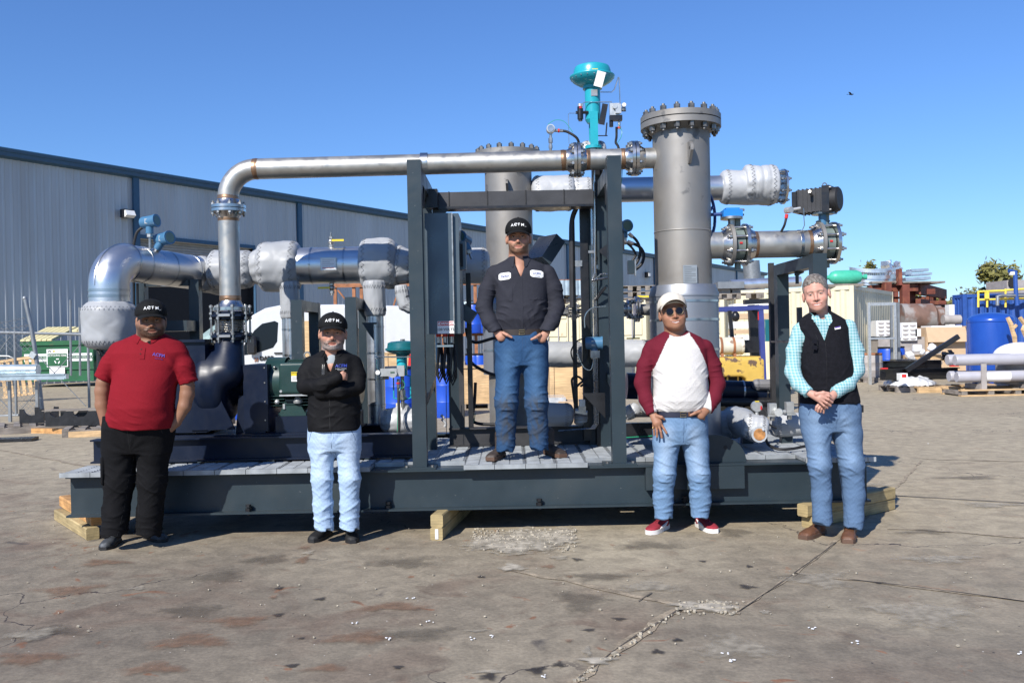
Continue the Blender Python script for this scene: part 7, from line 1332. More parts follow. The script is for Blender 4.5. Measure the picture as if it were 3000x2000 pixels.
# ---- heads
def make_head(pp, cx, ey, k=1.0, yaw=0, roll=0, pitch=0, skin=(.5, .3, .2), beard=None, beardcol=(.03, .02, .015), stub=.0, neck=((0, 0), 40), width=1.0, chest=None, hair=None, hairf=None, smile=0, mw=.027, brow=(.05, .03, .02), dy=-.02, jaw=1.0):
    c = pp.p(cx, ey, dy); yaw = yaw - math.atan2(cx - 1500, F) * .95; HM = Matrix.Translation(c) @ Matrix.Rotation(yaw, 4, 'Z') @ Matrix.Rotation(roll, 4, 'Y') @ Matrix.Rotation(pitch, 4, 'X') @ Matrix.Scale(k, 4); pp.HM = HM; Hi = HM.inverted()
    def loc(x, y, z): return [Hi[i][0] * x + Hi[i][1] * y + Hi[i][2] * z + Hi[i][3] for i in range(3)]
    W = width
    def Fh(x, y, z):
        X_, Y1, Z1 = loc(x, y, z); ax = np.abs(X_)
        d = sd_ell(X_, Y1, Z1, (0, .012, .038), (.077 * W, .096, .088)); d = smin(d, sd_ell(X_, Y1, Z1, (0, -.018, -.032), (.066 * W * jaw, .072, .072)), .03)
        d = smin(d, sd_ell(X_, Y1, Z1, (0, -.045, -.078), (.046 * W * jaw, .042, .034)), .03); d = smin(d, sd_ell(X_, Y1, Z1, (0, -.073, -.096), (.019, .016, .015)), .02)
        d = smin(d, sd_ell(ax, Y1, Z1, (.040 * W, -.060, -.032), (.024, .022, .022)), .02)                       # cheeks
        d = smin(d, sd_cap(ax, Y1, Z1, (0, -.086, .022), (.042 * W, -.070, .020), .010, .008), .014)              # brow
        d = smax(d, -sd_ell(ax, Y1, Z1, (.031, -.094, .001), (.017, .015, .012)), .012)                         # sockets
        d = smin(d, sd_ell(ax, Y1, Z1, (.031, -.0735, -.0005), (.0135, .0125, .0115)), .003)                    # eye and lids
        d = smin(d, sd_cap(X_, Y1, Z1, (0, -.084, .008), (0, -.109, -.034), .0075, .0105), .010); d = smin(d, sd_ell(ax, Y1, Z1, (.0125, -.096, -.038), (.0085, .0105, .0075)), .006)
        d = smin(d, sd_ell(X_, Y1, Z1, (0, -.083, -.060), (.024, .013, .016)), .012)
        zl = Z1 + .006 - smile * (ax / mw)**2 * .009
        d = smin(d, sd_ell(X_, Y1, zl, (0, -.0885, -.0585), (mw, .0075, .0040)), .003); d = smin(d, sd_ell(X_, Y1, zl, (0, -.0875, -.0685), (mw * .9, .0080, .0050)), .003)
        d = smax(d, -sd_ell(X_, Y1, zl, (0, -.096, -.0633), (mw * 1.08, .007, .0014)), .002)
        er = smax(sd_ell(ax, Y1, Z1, (.081 * W, .012, -.010), (.010, .020, .032)), -sd_ell(ax, Y1, Z1, (.090 * W, .004, -.008), (.008, .011, .018)), .003); d = smin(d, er, .006)
        if beard: bm = beardmask(X_, Y1, Z1); d = d - bm * beard * .6 * (1 + .5 * np.sin(X_ * 900) * np.sin(Z1 * 700))
        nb = pp.p(neck[0][0], neck[0][1], .02); top = HM @ Vector((0, .018, -.04)); d = smin(d, sd_cap(x, y, z, top, nb, pp.r(neck[1]) * .93, pp.r(neck[1]) * 1.08), .022)
        if chest: q0, q1, w_ = chest; d = smin(d, sd_cap(x, y, z, pp.p(*q0), pp.p(*q1), pp.r(w_), pp.r(w_ * .8), .8), .03)
        return d
    def beardmask(X_, Y1, Z1):
        ax = np.abs(X_); lo = np.clip((-.040 - .35 * np.maximum(0, .03 - ax) * (Y1 < -.05) - Z1 + .45 * np.maximum(0, ax - .035)) / .030, 0, 1); front = np.clip((.012 - Y1) / .02, 0, 1)
        mo = np.clip(1.3 - np.sqrt((X_ / .024)**2 + ((Z1 + .0695) / .010)**2), 0, 1) * (Y1 < -.06); mus = np.clip(1.25 - np.sqrt((ax / .032)**2 + ((Z1 + .0545) / .0085)**2), 0, 1) * 3 * (Y1 < -.055)
        under = np.clip((Z1 + .118) / .012, 0, 1)
        return np.clip(np.maximum(lo * under, np.clip(mus, 0, 1)) * (1 - np.clip(mo * 3, 0, 1)) * front, 0, 1)
    lo = np.array(c) - np.array((.10, .125, .16)) * k; hi = np.array(c) + np.array((.10, .125, .14)) * k
    nb = pp.p(neck[0][0], neck[0][1], .02); lo[2] = min(lo[2], nb.z - .03); 
    if chest: q = pp.p(*chest[1]); lo[2] = min(lo[2], q.z - .03); lo[0] = min(lo[0], q.x - pp.r(chest[2]) * 1.2); hi[0] = max(hi[0], q.x + pp.r(chest[2]) * 1.2)
    vs, fs = nets(Fh, lo, hi, .0036)
    X_, Y1, Z1 = loc(vs[:, 0], vs[:, 1], vs[:, 2]); ax = np.abs(X_); col = np.tile(np.array(skin), (len(vs), 1)); 
    def mix(mk, cc, kk=1.0): nonlocal col; mk = np.clip(mk, 0, 1)[:, None] * kk; col = col * (1 - mk) + np.array(cc) * mk
    redn = np.clip(1 - np.sqrt(((ax - .04) / .022)**2 + ((Z1 + .03) / .02)**2), 0, 1) * (Y1 < -.03); mix(redn + .8 * np.clip(1 - np.sqrt((ax / .015)**2 + ((Z1 + .036) / .014)**2), 0, 1) * (Y1 < -.08), (skin[0] * 1.15, skin[1] * .78, skin[2] * .75), .6)
    zl = Z1 + .006 - smile * (ax / mw)**2 * .009
    rnd2 = np.random.RandomState(3).rand(len(vs))
    if beard is not None:
        bm = beardmask(X_, Y1, Z1) * (.45 + .9 * rnd2)
        bc = np.array(beardcol); 
        if bc.ndim == 2: t = np.clip((-.050 - Z1) / .05, 0, 1)[:, None] * (.3 + 1.2 * rnd2[:, None]); bc = bc[0] * (1 - np.clip(t, 0, 1)) + bc[1] * np.clip(t, 0, 1); mk = np.clip(bm, 0, 1)[:, None] * .92; col = col * (1 - mk) + bc * mk
        else: mix(bm, beardcol, .9)
    mix((np.sqrt((X_ / mw)**2 + ((zl + .0638) / .0095)**2) < 1) * (Y1 < -.06), (skin[0] * .95, skin[1] * .60, skin[2] * .62), .75); mix((np.abs(zl + .0634) < .0019) * (ax < mw) * (Y1 < -.05), (.06, .02, .02), .9)
    if smile > .8: mix((np.sqrt((X_ / .021)**2 + ((zl + .0640) / .0026)**2) < 1) * (Y1 < -.06), (.75, .72, .68), .9)
    mix((np.abs(Z1 - .020 + .10 * np.abs(ax - .03)) < .0042) * (ax > .013) * (ax < .048) * (Y1 < -.055), brow, .8)
    em = np.sqrt(((ax - .031) / .0125)**2 + ((Z1 + .0005) / .0034)**2) < 1; em = em * (Y1 < -.06); mix(em * 1.0, (.30, .27, .25), .85); mix((np.sqrt((ax - .031)**2 + (Z1)**2) < .0050) * (Y1 < -.06), (.03, .02, .015), 1); mix((np.abs(Z1 - .0048 + 25 * (ax - .031)**2 * .5) < .0016) * (np.abs(ax - .031) < .013) * (Y1 < -.06), (.04, .025, .02), .85)
    mix((np.sqrt(((ax - .0085) / .0045)**2 + ((Z1 + .0445) / .003)**2) < 1) * (Y1 < -.085), (.05, .02, .015), .8)
    if stub: mix(np.clip((.02 - Z1) / .06, 0, 1) * (Y1 < .02) * beardmask(X_, Y1, Z1), (.12, .09, .08), stub)
    return dict(parts=[(vs, fs, col)], loc=loc, HM=HM)
def add_shell(H, vs, fs, col): H['parts'].append((vs, fs, np.tile(np.array(col), (len(vs), 1))))
def link_shells(pp, H, paths):
    """add thin unseen strips inside the clothes to bridge the separate body shells"""
    P_ = H['parts']; offs = np.cumsum([0] + [len(q[0]) for q in P_]); ex_v, ex_f = [], []; tot = offs[-1]
    for (ia, ib, pts) in paths:
        pv = [np.array(pp.p(*q)) for q in pts]; prs = []
        for i, p_ in ((ia, pv[0]), (ib, pv[-1])): vs, fs, _ = P_[i]; f = fs[np.argmin(((vs[fs[:, 0]] - p_)**2).sum(1))]; prs.append((int(f[0]) + offs[i], int(f[1]) + offs[i]))
        prev = prs[0]
        for p_ in pv[1:-1]: ex_v += [p_ + (0, 0, .01), p_ - (0, 0, .01)]; cur = (tot + len(ex_v) - 2, tot + len(ex_v) - 1); ex_f.append((prev[0], prev[1], cur[1], cur[0])); prev = cur
        ex_f.append((prev[0], prev[1], prs[1][1], prs[1][0]))
    return ex_v, ex_f
def finish_body(pp, H, paths=()):
    ex = link_shells(pp, H, paths)
    if ex[0]: n0 = sum(len(q[0]) for q in H['parts']); fx = np.array(ex[1]) - n0; H['parts'].append((np.array(ex[0]), fx, np.tile(H['parts'][0][2][:1] * 0 + .2, (len(ex[0]), 1))))
    off_, V_, F_, C_ = 0, [], [], []
    for vs, fs, col in H['parts']: V_.append(vs); F_.append(fs + off_); C_.append(col); off_ += len(vs)
    return np_mesh('body', np.concatenate(V_), np.concatenate(F_), M['skin'], pp.root, np.concatenate(C_))
def limb_shell(pp, pts, col, H, h=.006, k=.012):
    """pts: [(px,py,dy,rpx)...] one tapering limb"""
    def Fl(x, y, z):
        d = None
        for a, b in zip(pts[:-1], pts[1:]): q = sd_cap(x, y, z, pp.p(*a[:3]), pp.p(*b[:3]), pp.r(a[3]), pp.r(b[3])); d = q if d is None else smin(d, q, k)
        return d
    lo, hi = bbox(pp, [q[:3] for q in pts], max(pp.r(q[3]) for q in pts) + .01); vs, fs = nets(Fl, lo, hi, h); add_shell(H, vs, fs, col)
def hand_shell(pp, wrist, knuckle, fingers, thumb, col, H, palm=(.021, .030), rf=.0082, flat=.62, nail=None):
    """palm from wrist to knuckle point; fingers: 4 chains of (px,py,dy); thumb chain"""
    def Fq(x, y, z):
        a, b = pp.p(*wrist), pp.p(*knuckle); d = sd_cap(x, y, z, a, b, palm[0], palm[1], flat)
        for i, ch in enumerate(fingers):
            r0 = rf * (1, 1.04, 1, .86)[i % 4]; q = None
            for m_ in range(len(ch) - 1): t = sd_cap(x, y, z, pp.p(*ch[m_]), pp.p(*ch[m_ + 1]), r0 * (1.08 - .08 * m_), r0 * (1.0 - .1 * m_)); q = t if q is None else smin(q, t, .003)
            d = smin(d, q, .0045)
        if thumb:
            for m_ in range(len(thumb) - 1): d = smin(d, sd_cap(x, y, z, pp.p(*thumb[m_]), pp.p(*thumb[m_ + 1]), rf * (1.55 - .25 * m_), rf * (1.25 - .2 * m_)), .008)
        return d
    pts = [wrist, knuckle] + [q for ch in fingers for q in ch] + list(thumb or []); lo, hi = bbox(pp, pts, .04); vs, fs = nets(Fq, lo, hi, .0032); add_shell(H, vs, fs, col)
    rr = np.random.RandomState(1).rand(len(vs)); H['parts'][-1] = (vs, fs, np.tile(np.array(col), (len(vs), 1)) * (.94 + .1 * rr[:, None]))
# ---- caps
def make_cap(pp, H, mt, brim_mt=None, emblem=None, tilt=0, back=None, W=1.0, k=1.0, top=.13, label=None):
    HM = H['HM'] @ Matrix.Rotation(tilt, 4, 'X'); Hi = HM.inverted()
    def Fc(x, y, z):
        X_, Y1, Z1 = [Hi[i][0] * x + Hi[i][1] * y + Hi[i][2] * z + Hi[i][3] for i in range(3)]
        d = sd_ell(X_, Y1, Z1, (0, .008, .045), (.091 * W * k, .112 * k, (top - .045))); d = smin(d, sd_ell(X_, Y1, Z1, (0, -.03, .06), (.078 * W * k, .078, top - .072)), .02)
        d = smax(d, .030 - Z1 - .06 * np.maximum(0, Y1) * 0 - .0, .004); return d + .0012 * np.cos(6 * np.arctan2(X_, Y1)) ** 8
    c = HM.translation; vs, fs = nets(Fc, np.array(c) - (.13, .15, .05), np.array(c) + (.13, .15, .18), .0045); cp = np_mesh('cap', vs, fs, M[mt], pp.root, label=label)
    n, mq = 22, 8; top_, bot = [], []
    for j in range(mq + 1):
        for i in range(n + 1):
            u = -1 + 2 * i / n; v = j / mq; ang = u * 1.12; r0y, r0x = .100 * k, .084 * W * k; ext = .070 * math.cos(u * 1.15) ** .6 if abs(u) < 1 else .070 * math.cos(1.15) ** .6
            x = math.sin(ang) * (r0x) + math.sin(ang) * .004 * v; y = -math.cos(ang) * r0y - ext * v - .002; z = .043 - .030 * (abs(u)**2.2) * (.5 + .5 * v) - .012 * v - .006 * v * v
            top_.append(HM @ Vector((x, y, z))); bot.append(HM @ Vector((x, y + .001, z - .0045)))
    m = MB(M[mt]); idx = lambda i, j: j * (n + 1) + i; N1 = (n + 1) * (mq + 1); fs = [(idx(i, j), idx(i, j + 1), idx(i + 1, j + 1), idx(i + 1, j)) for i in range(n) for j in range(mq)]
    m.v = [tuple(q) for q in top_ + bot]; m.f = fs; m.mi = [0] * len(fs); m.use(M[brim_mt or mt]); f2 = [tuple(q + N1 for q in f[::-1]) for f in fs]; m.f = m.f + f2; m.mi += [m.c] * len(f2); m.use(M[mt])
    rim = [idx(0, j) for j in range(mq + 1)] + [idx(i, mq) for i in range(1, n + 1)] + [idx(n, j) for j in range(mq - 1, -1, -1)] + [idx(i, 0) for i in range(n - 1, 0, -1)]
    for a, b in zip(rim, rim[1:] + rim[:1]): m.f.append((b, a, a + N1, b + N1)); m.mi.append(0)
    part(m, 'brim', cp, sharp=50)
    m = MB(M[mt]); m.ball(HM @ Vector((0, .004, top + .0005)), .006, 8); part(m, 'cap_button', cp)
    if emblem:
        def surf(c_, ox=0, oz=0):
            x = c_.x + ox; z = .078 + c_.y + oz; f_ = max(.02, 1 - (x / (.0915 * W * k))**2 - ((z - .052) / (top - .055))**2); y = .0 - .112 * k * math.sqrt(f_) - .006 - c_.z; return HM @ Vector((x, y, z))
        for t, sx, oy, sz in (('A', -.038, -.002, .028), ('C', -.0165, .001, .030), ('F', .009, .0015, .028), ('M', .033, -.001, .028), ('LLC', .052, -.012, .007)): text(t, sz, (0, 0, 0), X, Z_, M[emblem], cp, bold=.0001, fn=lambda c_, sx=sx, oy=oy: surf(c_, sx, oy))
        m = MB(M[emblem]); m.tube([surf(Vector((math.cos(t) * r_, math.sin(t) * r_ * .9, .001)), -.0125, .001) for t, r_ in [(q * .45, .0075 - .0004 * q) for q in range(13)]], .0011, 5); m.tube([surf(Vector((-.006, .0, .001)), -.0125, 0), surf(Vector((.004, .006, .001)), -.0125, 0), surf(Vector((.017, .010, .001)), -.0125, 0)], .0013, 5); part(m, 'emblem_swirl', cp)
    return cp
def garment(pp, Fn, pts, pad, h, mt, name, colf=None, label=None):
    lo, hi = bbox(pp, pts, pad); vs, fs = nets(Fn, lo, hi, h); col = colf(vs) if colf else None; return np_mesh(name, vs, fs, mt, pp.root, col, label)
def trousers(pp, hip, legs, crotch, mt, name='trousers', waist=None, hd=.125, seed=0, colf=None, bunch=1.0, label=None, knee=1.0, h=.0068, hem_flare=0):
    """hip: [(py,cx,hw,hd,dy)...] ; legs: two lists of (px,py,dy,r)"""
    cr = pp.p(*crotch)
    def Ft(x, y, z):
        d = pp.loft(x, y, z, hip, 2.4)
        for L_ in legs:
            q = None
            for a, b in zip(L_[:-1], L_[1:]): t = sd_cap(x, y, z, pp.p(*a[:3]), pp.p(*b[:3]), pp.r(a[3]), pp.r(b[3])); q = t if q is None else smin(q, t, .03)
            e = pp.p(*L_[-1][:3]); q = smax(q, e.z - z + .012 * np.sin(x * 60 + y * 40 + seed), .006); d = smin(d, q, .022)
        for L_ in legs:
            kx, ky, kd, kr = L_[1 if len(L_) < 4 else 2]; kp = pp.p(kx, ky, kd - .05); d = d + folds(x, y, z, kp, .13, (.35, 0, .94), .060, .0062 * knee, seed) + folds(x, y, z, pp.p(kx, ky + 22, kd), .11, (-.5, 0, .86), .06, .0045 * knee, seed + 2)
            ex, ey, ed, er = L_[-1]; d = d + folds(x, y, z, pp.p(ex, ey - 18, ed), .10, (.15, 0, 1), .050, .0090 * bunch, seed + 5) + folds(x, y, z, pp.p(ex, ey - 55, ed), .10, (-.3, 0, .95), .07, .007 * bunch, seed + 7)
        dx, dz = x - cr.x, z - cr.z; rr = np.sqrt(dx * dx + dz * dz + 1e-6); an = np.arctan2(dz, dx); d = d + .0016 * np.exp(-((rr - .09) / .09)**2) * np.sin(11 * an + 14 * rr + seed) * (z < cr.z + .13)
        return d + wobble(x, y, z, 16, .0016, seed)
    pts = [(q[1] - q[2], q[0], 0) for q in hip] + [(q[1] + q[2], q[0], 0) for q in hip] + [q[:3] for L_ in legs for q in L_]
    lo, hi = bbox(pp, pts, .09); lo[1] = min(lo[1], pp.d - .24); hi[1] = pp.d + .26; hi[2] -= .08; lo[2] = min(pp.p(*L_[-1][:3]).z for L_ in legs) - .02
    vs, fs = nets(Ft, lo, hi, h); ob = np_mesh(name, vs, fs, M[mt], pp.root, colf(vs) if colf else None, label); cx_, w_, t_ = crotch[0], hip[1][2], hip[0][0]
    sm = M['seam' if colf else 'ink']
    def seam(pts, nm, r_=.0016):
        m = MB(sm); q_ = []
        for (px, py) in pts:
            c_ = pp.p(px, py); y_ = float(proj_y(Ft, c_.x, c_.z, pp.d - .35))
            if y_ < 90: q_.append(V(c_.x, y_ - .0004, c_.z))
        if len(q_) > 2: m.tube(q_, r_, 5); part(m, nm, ob)
    seam([(cx_ + .5, t_ + 12 + (crotch[1] - t_ - 12) * k / 8) for k in range(9)], 'fly_seam'); seam([(cx_ + 9 - 7 * (k / 8)**3, t_ + 12 + (crotch[1] - t_ - 30) * k / 8) for k in range(9)], 'fly_stitching', .0009)
    for sg in (-1, 1): seam([(cx_ + sg * w_ * (.46 + .42 * (k / 7)**.5), t_ + 14 + 34 * (k / 7)**2.2) for k in range(8)], 'pocket_edge')
    for L_ in legs:
        sg = 1 if L_[0][0] < cx_ else -1; seam([(np.interp(k / 20, [0, .25, 1], [cx_ - sg * 4, L_[1][0] + sg * L_[1][3] * .8, L_[-1][0] + sg * L_[-1][3] * .74]), crotch[1] + 8 + (L_[-1][1] - crotch[1] - 12) * k / 20) for k in range(21)], 'inseam', .0010)
        seam([(L_[-1][0] + L_[-1][3] * (-.85 + 1.7 * k / 10), L_[-1][1] - 6) for k in range(11)], 'hem_stitching', .0009)
    return ob
def denimcol(base, fade, pp, legs, k=.6, dirt=None, seed=0):
    def f(vs):
        c = np.tile(np.array(base), (len(vs), 1)); r = np.random.RandomState(seed)
        for L_ in legs:
            kx, ky, kd, kr = L_[1 if len(L_) < 4 else 2]; hx, hy, hd_, hr = L_[0]; a, b = np.array(pp.p(hx, hy + 20, -.1)), np.array(pp.p(kx, ky - 12, -.1)); ab = b - a; t = np.clip(((vs - a) @ ab) / (ab @ ab), 0, 1); d = np.sqrt(((vs - a - t[:, None] * ab)[:, [0, 2]]**2).sum(1))
            m = np.exp(-(d / .05)**2) * (vs[:, 1] < pp.d) * k; c = c * (1 - m[:, None]) + np.array(fade) * m[:, None]
            if dirt is not None:
                for (ox, oy, rr) in ((0, 6, .075), (6, 60, .07), (-4, 100, .06)): q = np.array(pp.p(kx + ox, ky + oy, -.08)); m = np.exp(-(((vs - q)[:, [0, 2]]**2).sum(1)) / rr**2) * .55 * (vs[:, 1] < pp.d) * (.6 + .8 * (np.sin(vs[:, 0] * 70) * np.sin(vs[:, 2] * 50 + 2 * np.sin(vs[:, 0] * 40)) > -.1)); c = c * (1 - m[:, None]) + np.array(dirt) * m[:, None]
        n = .93 + .14 * np.abs(np.sin(vs[:, 2] * 90 + 3 * np.sin(vs[:, 0] * 50)))
        return c * n[:, None]
    return f
def shoe(pp, heel, toe, mt, sole_mt, W_=.048, Hh=.085, sole=.022, name='shoe', heelh=0, lace=None, label=None, square=0, shaft=.05):
    """heel and toe: ground points in photo pixels"""
    a, b = G(heel[0], heel[1], pp.gz), G(toe[0], toe[1], pp.gz); 
    dv = (b - a); L_ = .285; dv.normalize(); b = b; a = b - dv * L_; s_ = Vector((-dv.y, dv.x, 0)); z0 = pp.gz
    def toL(x, y, z): return (x - a.x) * dv.x + (y - a.y) * dv.y, (x - a.x) * s_.x + (y - a.y) * s_.y, z - z0
    def width(u): return np.interp(u, [0, .04, .10, .16, .22, .26, .285], [.024, .034, .034, .044, .047, .040 if not square else .044, .016 if not square else .030]) * W_ / .048
    def Fs(x, y, z):
        u, w, t = toL(x, y, z); wd_ = width(np.clip(u, 0, L_)); hh = np.interp(u, [0, .05, .11, .17, .23, .27, .285], [Hh * .95, Hh * 1.0, Hh * .92, .066, .056, .046, .030]) * (Hh / .085)**.3
        k = np.sqrt((np.abs(w) / wd_)**2.6 + (np.maximum(t - sole, 0) / (hh - sole + .001))**2.6 + 1e-9); d = (k - 1) * .03; d = np.maximum(d, np.maximum(-u, u - L_)); d = smin(d, sd_cap(u, w, t, (.055, 0, .05), (.05, 0, Hh + shaft), .040, .042), .02)
        return smax(d, sole * .7 - t, .002) + .0012 * np.sin(u * 90) * np.exp(-((u - .17) / .05)**2)
    cc = (a + b) / 2; vs, fs = nets(Fs, (cc.x - .2, cc.y - .2, z0), (cc.x + .2, cc.y + .2, z0 + Hh + shaft + .04), .0055); o = np_mesh(name, vs, fs, M[mt], pp.root, label=label)
    m = MB(M[sole_mt]); us = [0.0, .01, .04, .10, .16, .22, .255, .278, .288]; poly = []
    for sgn in (1, -1):
        seq = us if sgn > 0 else us[::-1]
        for u in seq: poly.append((u, sgn * (float(width(np.array(min(max(u, .003), .284)))) + .004)))
    m.prism(poly, a + V(0, 0, .001 + heelh * .0), dv, s_, V(0, 0, sole)) if not heelh else (m.prism([(max(u, .095), w) for u, w in poly], a + V(0, 0, .001), dv, s_, V(0, 0, sole * .45)), m.prism(poly, a + V(0, 0, sole * .46), dv, s_, V(0, 0, sole * .55)), m.prism([(min(u, .075), w) for u, w in poly], a + V(0, 0, .001), dv, s_, V(0, 0, sole * .45)))
    part(m, 'sole', o)
    if lace:
        m = MB(M[lace])
        for k in range(4): c_ = a + dv * (.125 + k * .022) + V(0, 0, .083 - k * .006); m.tube([c_ - s_ * .022 - V(0, 0, .008), c_ + V(0, 0, .002), c_ + s_ * .022 - V(0, 0, .008)], .0025, 5)
        part(m, 'laces', o)
    return o
def collar(pp, c, r_in, r_out, zt, zb, mt, gap=.35, point=.035, thick=.003, name='collar', fy=1.0, tilt=.02, parent=None, n=40, Fn=None):
    c = Vector(c); m = MB(M[mt]); rows = []
    for i in range(n + 1):
        a = -math.pi / 2 + gap + (2 * math.pi - 2 * gap) * i / n; fr = max(0, -math.sin(a)); u = Vector((math.cos(a), math.sin(a) * fy, 0)); e = math.exp(-(min(i, n - i) / 3.0)**2); tz = tilt * math.sin(a)
        prof = [(r_in, zb + .004), (r_in, zt), (r_in + .006, zt + .002), (r_in + (r_out - r_in) * .6, (zt + zb) / 2), (r_out, zb - point * e), (r_out - .004, zb - point * e - .002), (r_in + (r_out - r_in) * .5, (zt + zb) / 2 - .006), (r_in + .004, zt - .004)]
        row = [c + u * (q + .014 * e * (k_ in (4, 5))) + V(0, 0, zz + tz) for k_, (q, zz) in enumerate(prof)]
        if Fn and fr > .15:
            for k_ in (3, 4, 5, 6): row[k_].y = min(row[k_].y, float(proj_y(Fn, row[k_].x, row[k_].z, pp.d - .35)) - (.008 if k_ in (3, 4) else .003))
        rows.append(row)
    m.rings(rows); return part(m, name, parent or pp.root, sharp=60)
def belt(pp, py, cx, hw, hd, mt, hpx=15, name='belt', buckle='brass', dy=0, tilt=0, ex=2.4):
    m = MB(M[mt]); n = 48; rows = []; c = pp.p(cx, py, dy); h2 = pp.r(hpx) / 2
    for i in range(n):
        t = 2 * math.pi * i / n; ct, st = math.cos(t), math.sin(t); k = (abs(ct)**ex + abs(st)**ex)**(-1 / ex); q = Vector((ct * pp.r(hw) * k, st * hd * k, tilt * ct)); o = Vector((ct, st, 0)).normalized() * .003; rows.append([c + q + V(0, 0, -h2), c + q + o + V(0, 0, -h2), c + q + o + V(0, 0, h2), c + q + V(0, 0, h2)])
    m.rings(rows, closed=True); b_ = part(m, name, pp.root, sharp=60)
    if buckle: m = MB(M[buckle]); f_ = c + V(0, -hd - .006, 0); m.tube([f_ + V(-.022, 0, -.017), f_ + V(.018, 0, -.017), f_ + V(.018, 0, .017), f_ + V(-.022, 0, .017)], .0032, 6, closed=True); m.tube([f_ + V(-.022, -.002, 0), f_ + V(.016, -.002, 0)], .0025, 6); part(m, 'buckle', b_)
    return b_
def proj_y(Fn, x, z, y0, y1=None):
    """front surface of a cloth field at (x,z)"""
    ys = np.linspace(y0, y0 + .35, 180); d = Fn(np.full(180, x), ys, np.full(180, z)); i = np.argmax(d < 0); return ys[i] if d[i] < 0 else 99
def patch(pp, Fn, px0, py0, px1, py1, mt, name, parent, th=.002, ncol=8, nrow=6, off_=.002, rnd_=.0, y0=None, slope=0):
    m = MB(M[mt]); A_, B_ = pp.p(px0, py0), pp.p(px1, py1); rows = []; y0 = y0 if y0 is not None else pp.d - .35
    g = []
    for j in range(nrow + 1):
        for i in range(ncol + 1):
            u, v = i / ncol, j / nrow; x = A_.x + (B_.x - A_.x) * u; z = A_.z + (B_.z - A_.z) * v + slope * (u - .5); 
            if rnd_: e = rnd_; uu, vv = abs(2 * u - 1), abs(2 * v - 1); f = 1 - e * (uu**6 * vv**6); x = (A_.x + B_.x) / 2 + (x - (A_.x + B_.x) / 2) * f; z = (A_.z + B_.z) / 2 + (z - (A_.z + B_.z) / 2) * f
            g.append(Vector((x, float(proj_y(Fn, x, z, y0)) - off_, z)))
    nv = len(g); m.add(g, [(j * (ncol + 1) + i, (j + 1) * (ncol + 1) + i, (j + 1) * (ncol + 1) + i + 1, j * (ncol + 1) + i + 1) for j in range(nrow) for i in range(ncol)]); return part(m, name, parent, sharp=180)
def chest_text(pp, Fn, s_, size, px, py, mt, parent, bold=0, slope=0, shear=0, name='lettering', off_=.004, space=1):
    c = pp.p(px, py); cache = {}
    def fn(q):
        x = c.x + q.x; z = c.z + q.y + slope * q.x; k = (round(x, 3), round(z, 3))
        if k not in cache: cache[k] = float(proj_y(Fn, x, z, pp.d - .35))
        return Vector((x, cache[k] - off_ - q.z, z))
    return text(s_, size, (0, 0, 0), X, Z_, M[mt], parent, fn=fn, bold=bold, shear=shear, name=name, space=space)
def sleeve(pp, x, y, z, pts, cut=True, k=.022, wr=.005, seed=0, fy=1):
    q = None; pts = [(q_[0] + (4 if q_[0] < pp.cxm else -4) * (i_ < 3), q_[1] - (3 if i_ == 0 else 0), q_[2], q_[3] * (.84 if i_ < 2 else .88)) for i_, q_ in enumerate(pts)]
    for a, b in zip(pts[:-1], pts[1:]): t = sd_cap(x, y, z, pp.p(*a[:3]), pp.p(*b[:3]), pp.r(a[3]), pp.r(b[3]), fy); q = t if q is None else smin(q, t, k)
    a, b = pp.p(*pts[-2][:3]), pp.p(*pts[-1][:3]); n = (b - a).normalized()
    if cut: q = smax(q, (x - b.x) * n.x + (y - b.y) * n.y + (z - b.z) * n.z, .004)
    if len(pts) > 2: e = pp.p(*pts[1][:3]); q = q + folds(x, y, z, e, .08, (.1, 0, 1), .040, wr, seed) 
    q = q + folds(x, y, z, a.lerp(b, .75), .07, tuple(n), .035, wr * .8, seed + 3); return q

def plus(*fns):
    return lambda x, y, z: sum(f(x, y, z) for f in fns)
# ---------------------------------------------------------------- 1: red polo
A = Person('heavyset bearded man in a red polo, black cargo trousers and black cap', 6.33, (390, 1590)); sk = (.25, .125, .075)
H1 = make_head(A, 443, 939, 1.07, yaw=.05, pitch=.0, skin=sk, beard=.003, beardcol=(.018, .013, .010), neck=((440, 1000), 38), width=1.07, jaw=1.14, chest=((440, 1010, -.02), (440, 1030, -.06), 34), brow=(.015, .01, .008))
limb_shell(A, [(313, 1085, -.02, 18), (303, 1120, -.02, 20), (300, 1145, -.02, 21), (300, 1185, -.02, 20), (309, 1240, -.03, 14), (338, 1270, -.04, 16)], sk, H1)
limb_shell(A, [(543, 1095, -.0, 18), (549, 1130, -.0, 20), (548, 1155, -.0, 21), (540, 1190, -.01, 19), (516, 1236, -.02, 14), (478, 1268, -.04, 16)], sk, H1)
for sx, kx in ((1, 348), (-1, 466)): hand_shell(A, (kx - sx * 10, 1250, -.04), (kx, 1278, -.05), [[(kx + sx * (q * 6 - 6), 1285, -.05), (kx + sx * (q * 6 - 2), 1312, -.05), (kx + sx * (q * 6), 1328, -.04)] for q in range(4)], [(kx - sx * 2, 1262, -.06), (kx + sx * 16, 1285, -.06)], sk, H1)
finish_body(A, H1, [(0, 1, [(440, 1026, 0), (400, 1050, 0), (340, 1060, 0), (313, 1088, -.02)]), (0, 2, [(440, 1026, 0), (480, 1050, 0), (520, 1060, 0), (543, 1096, 0)]), (1, 3, [(330, 1262, -.04), (338, 1264, -.04), (340, 1262, -.04)]), (2, 4, [(500, 1262, -.04), (492, 1264, -.04), (486, 1262, -.04)])]); make_cap(A, H1, 'capblack', emblem='paper', W=1.08, top=.142, k=1.02)
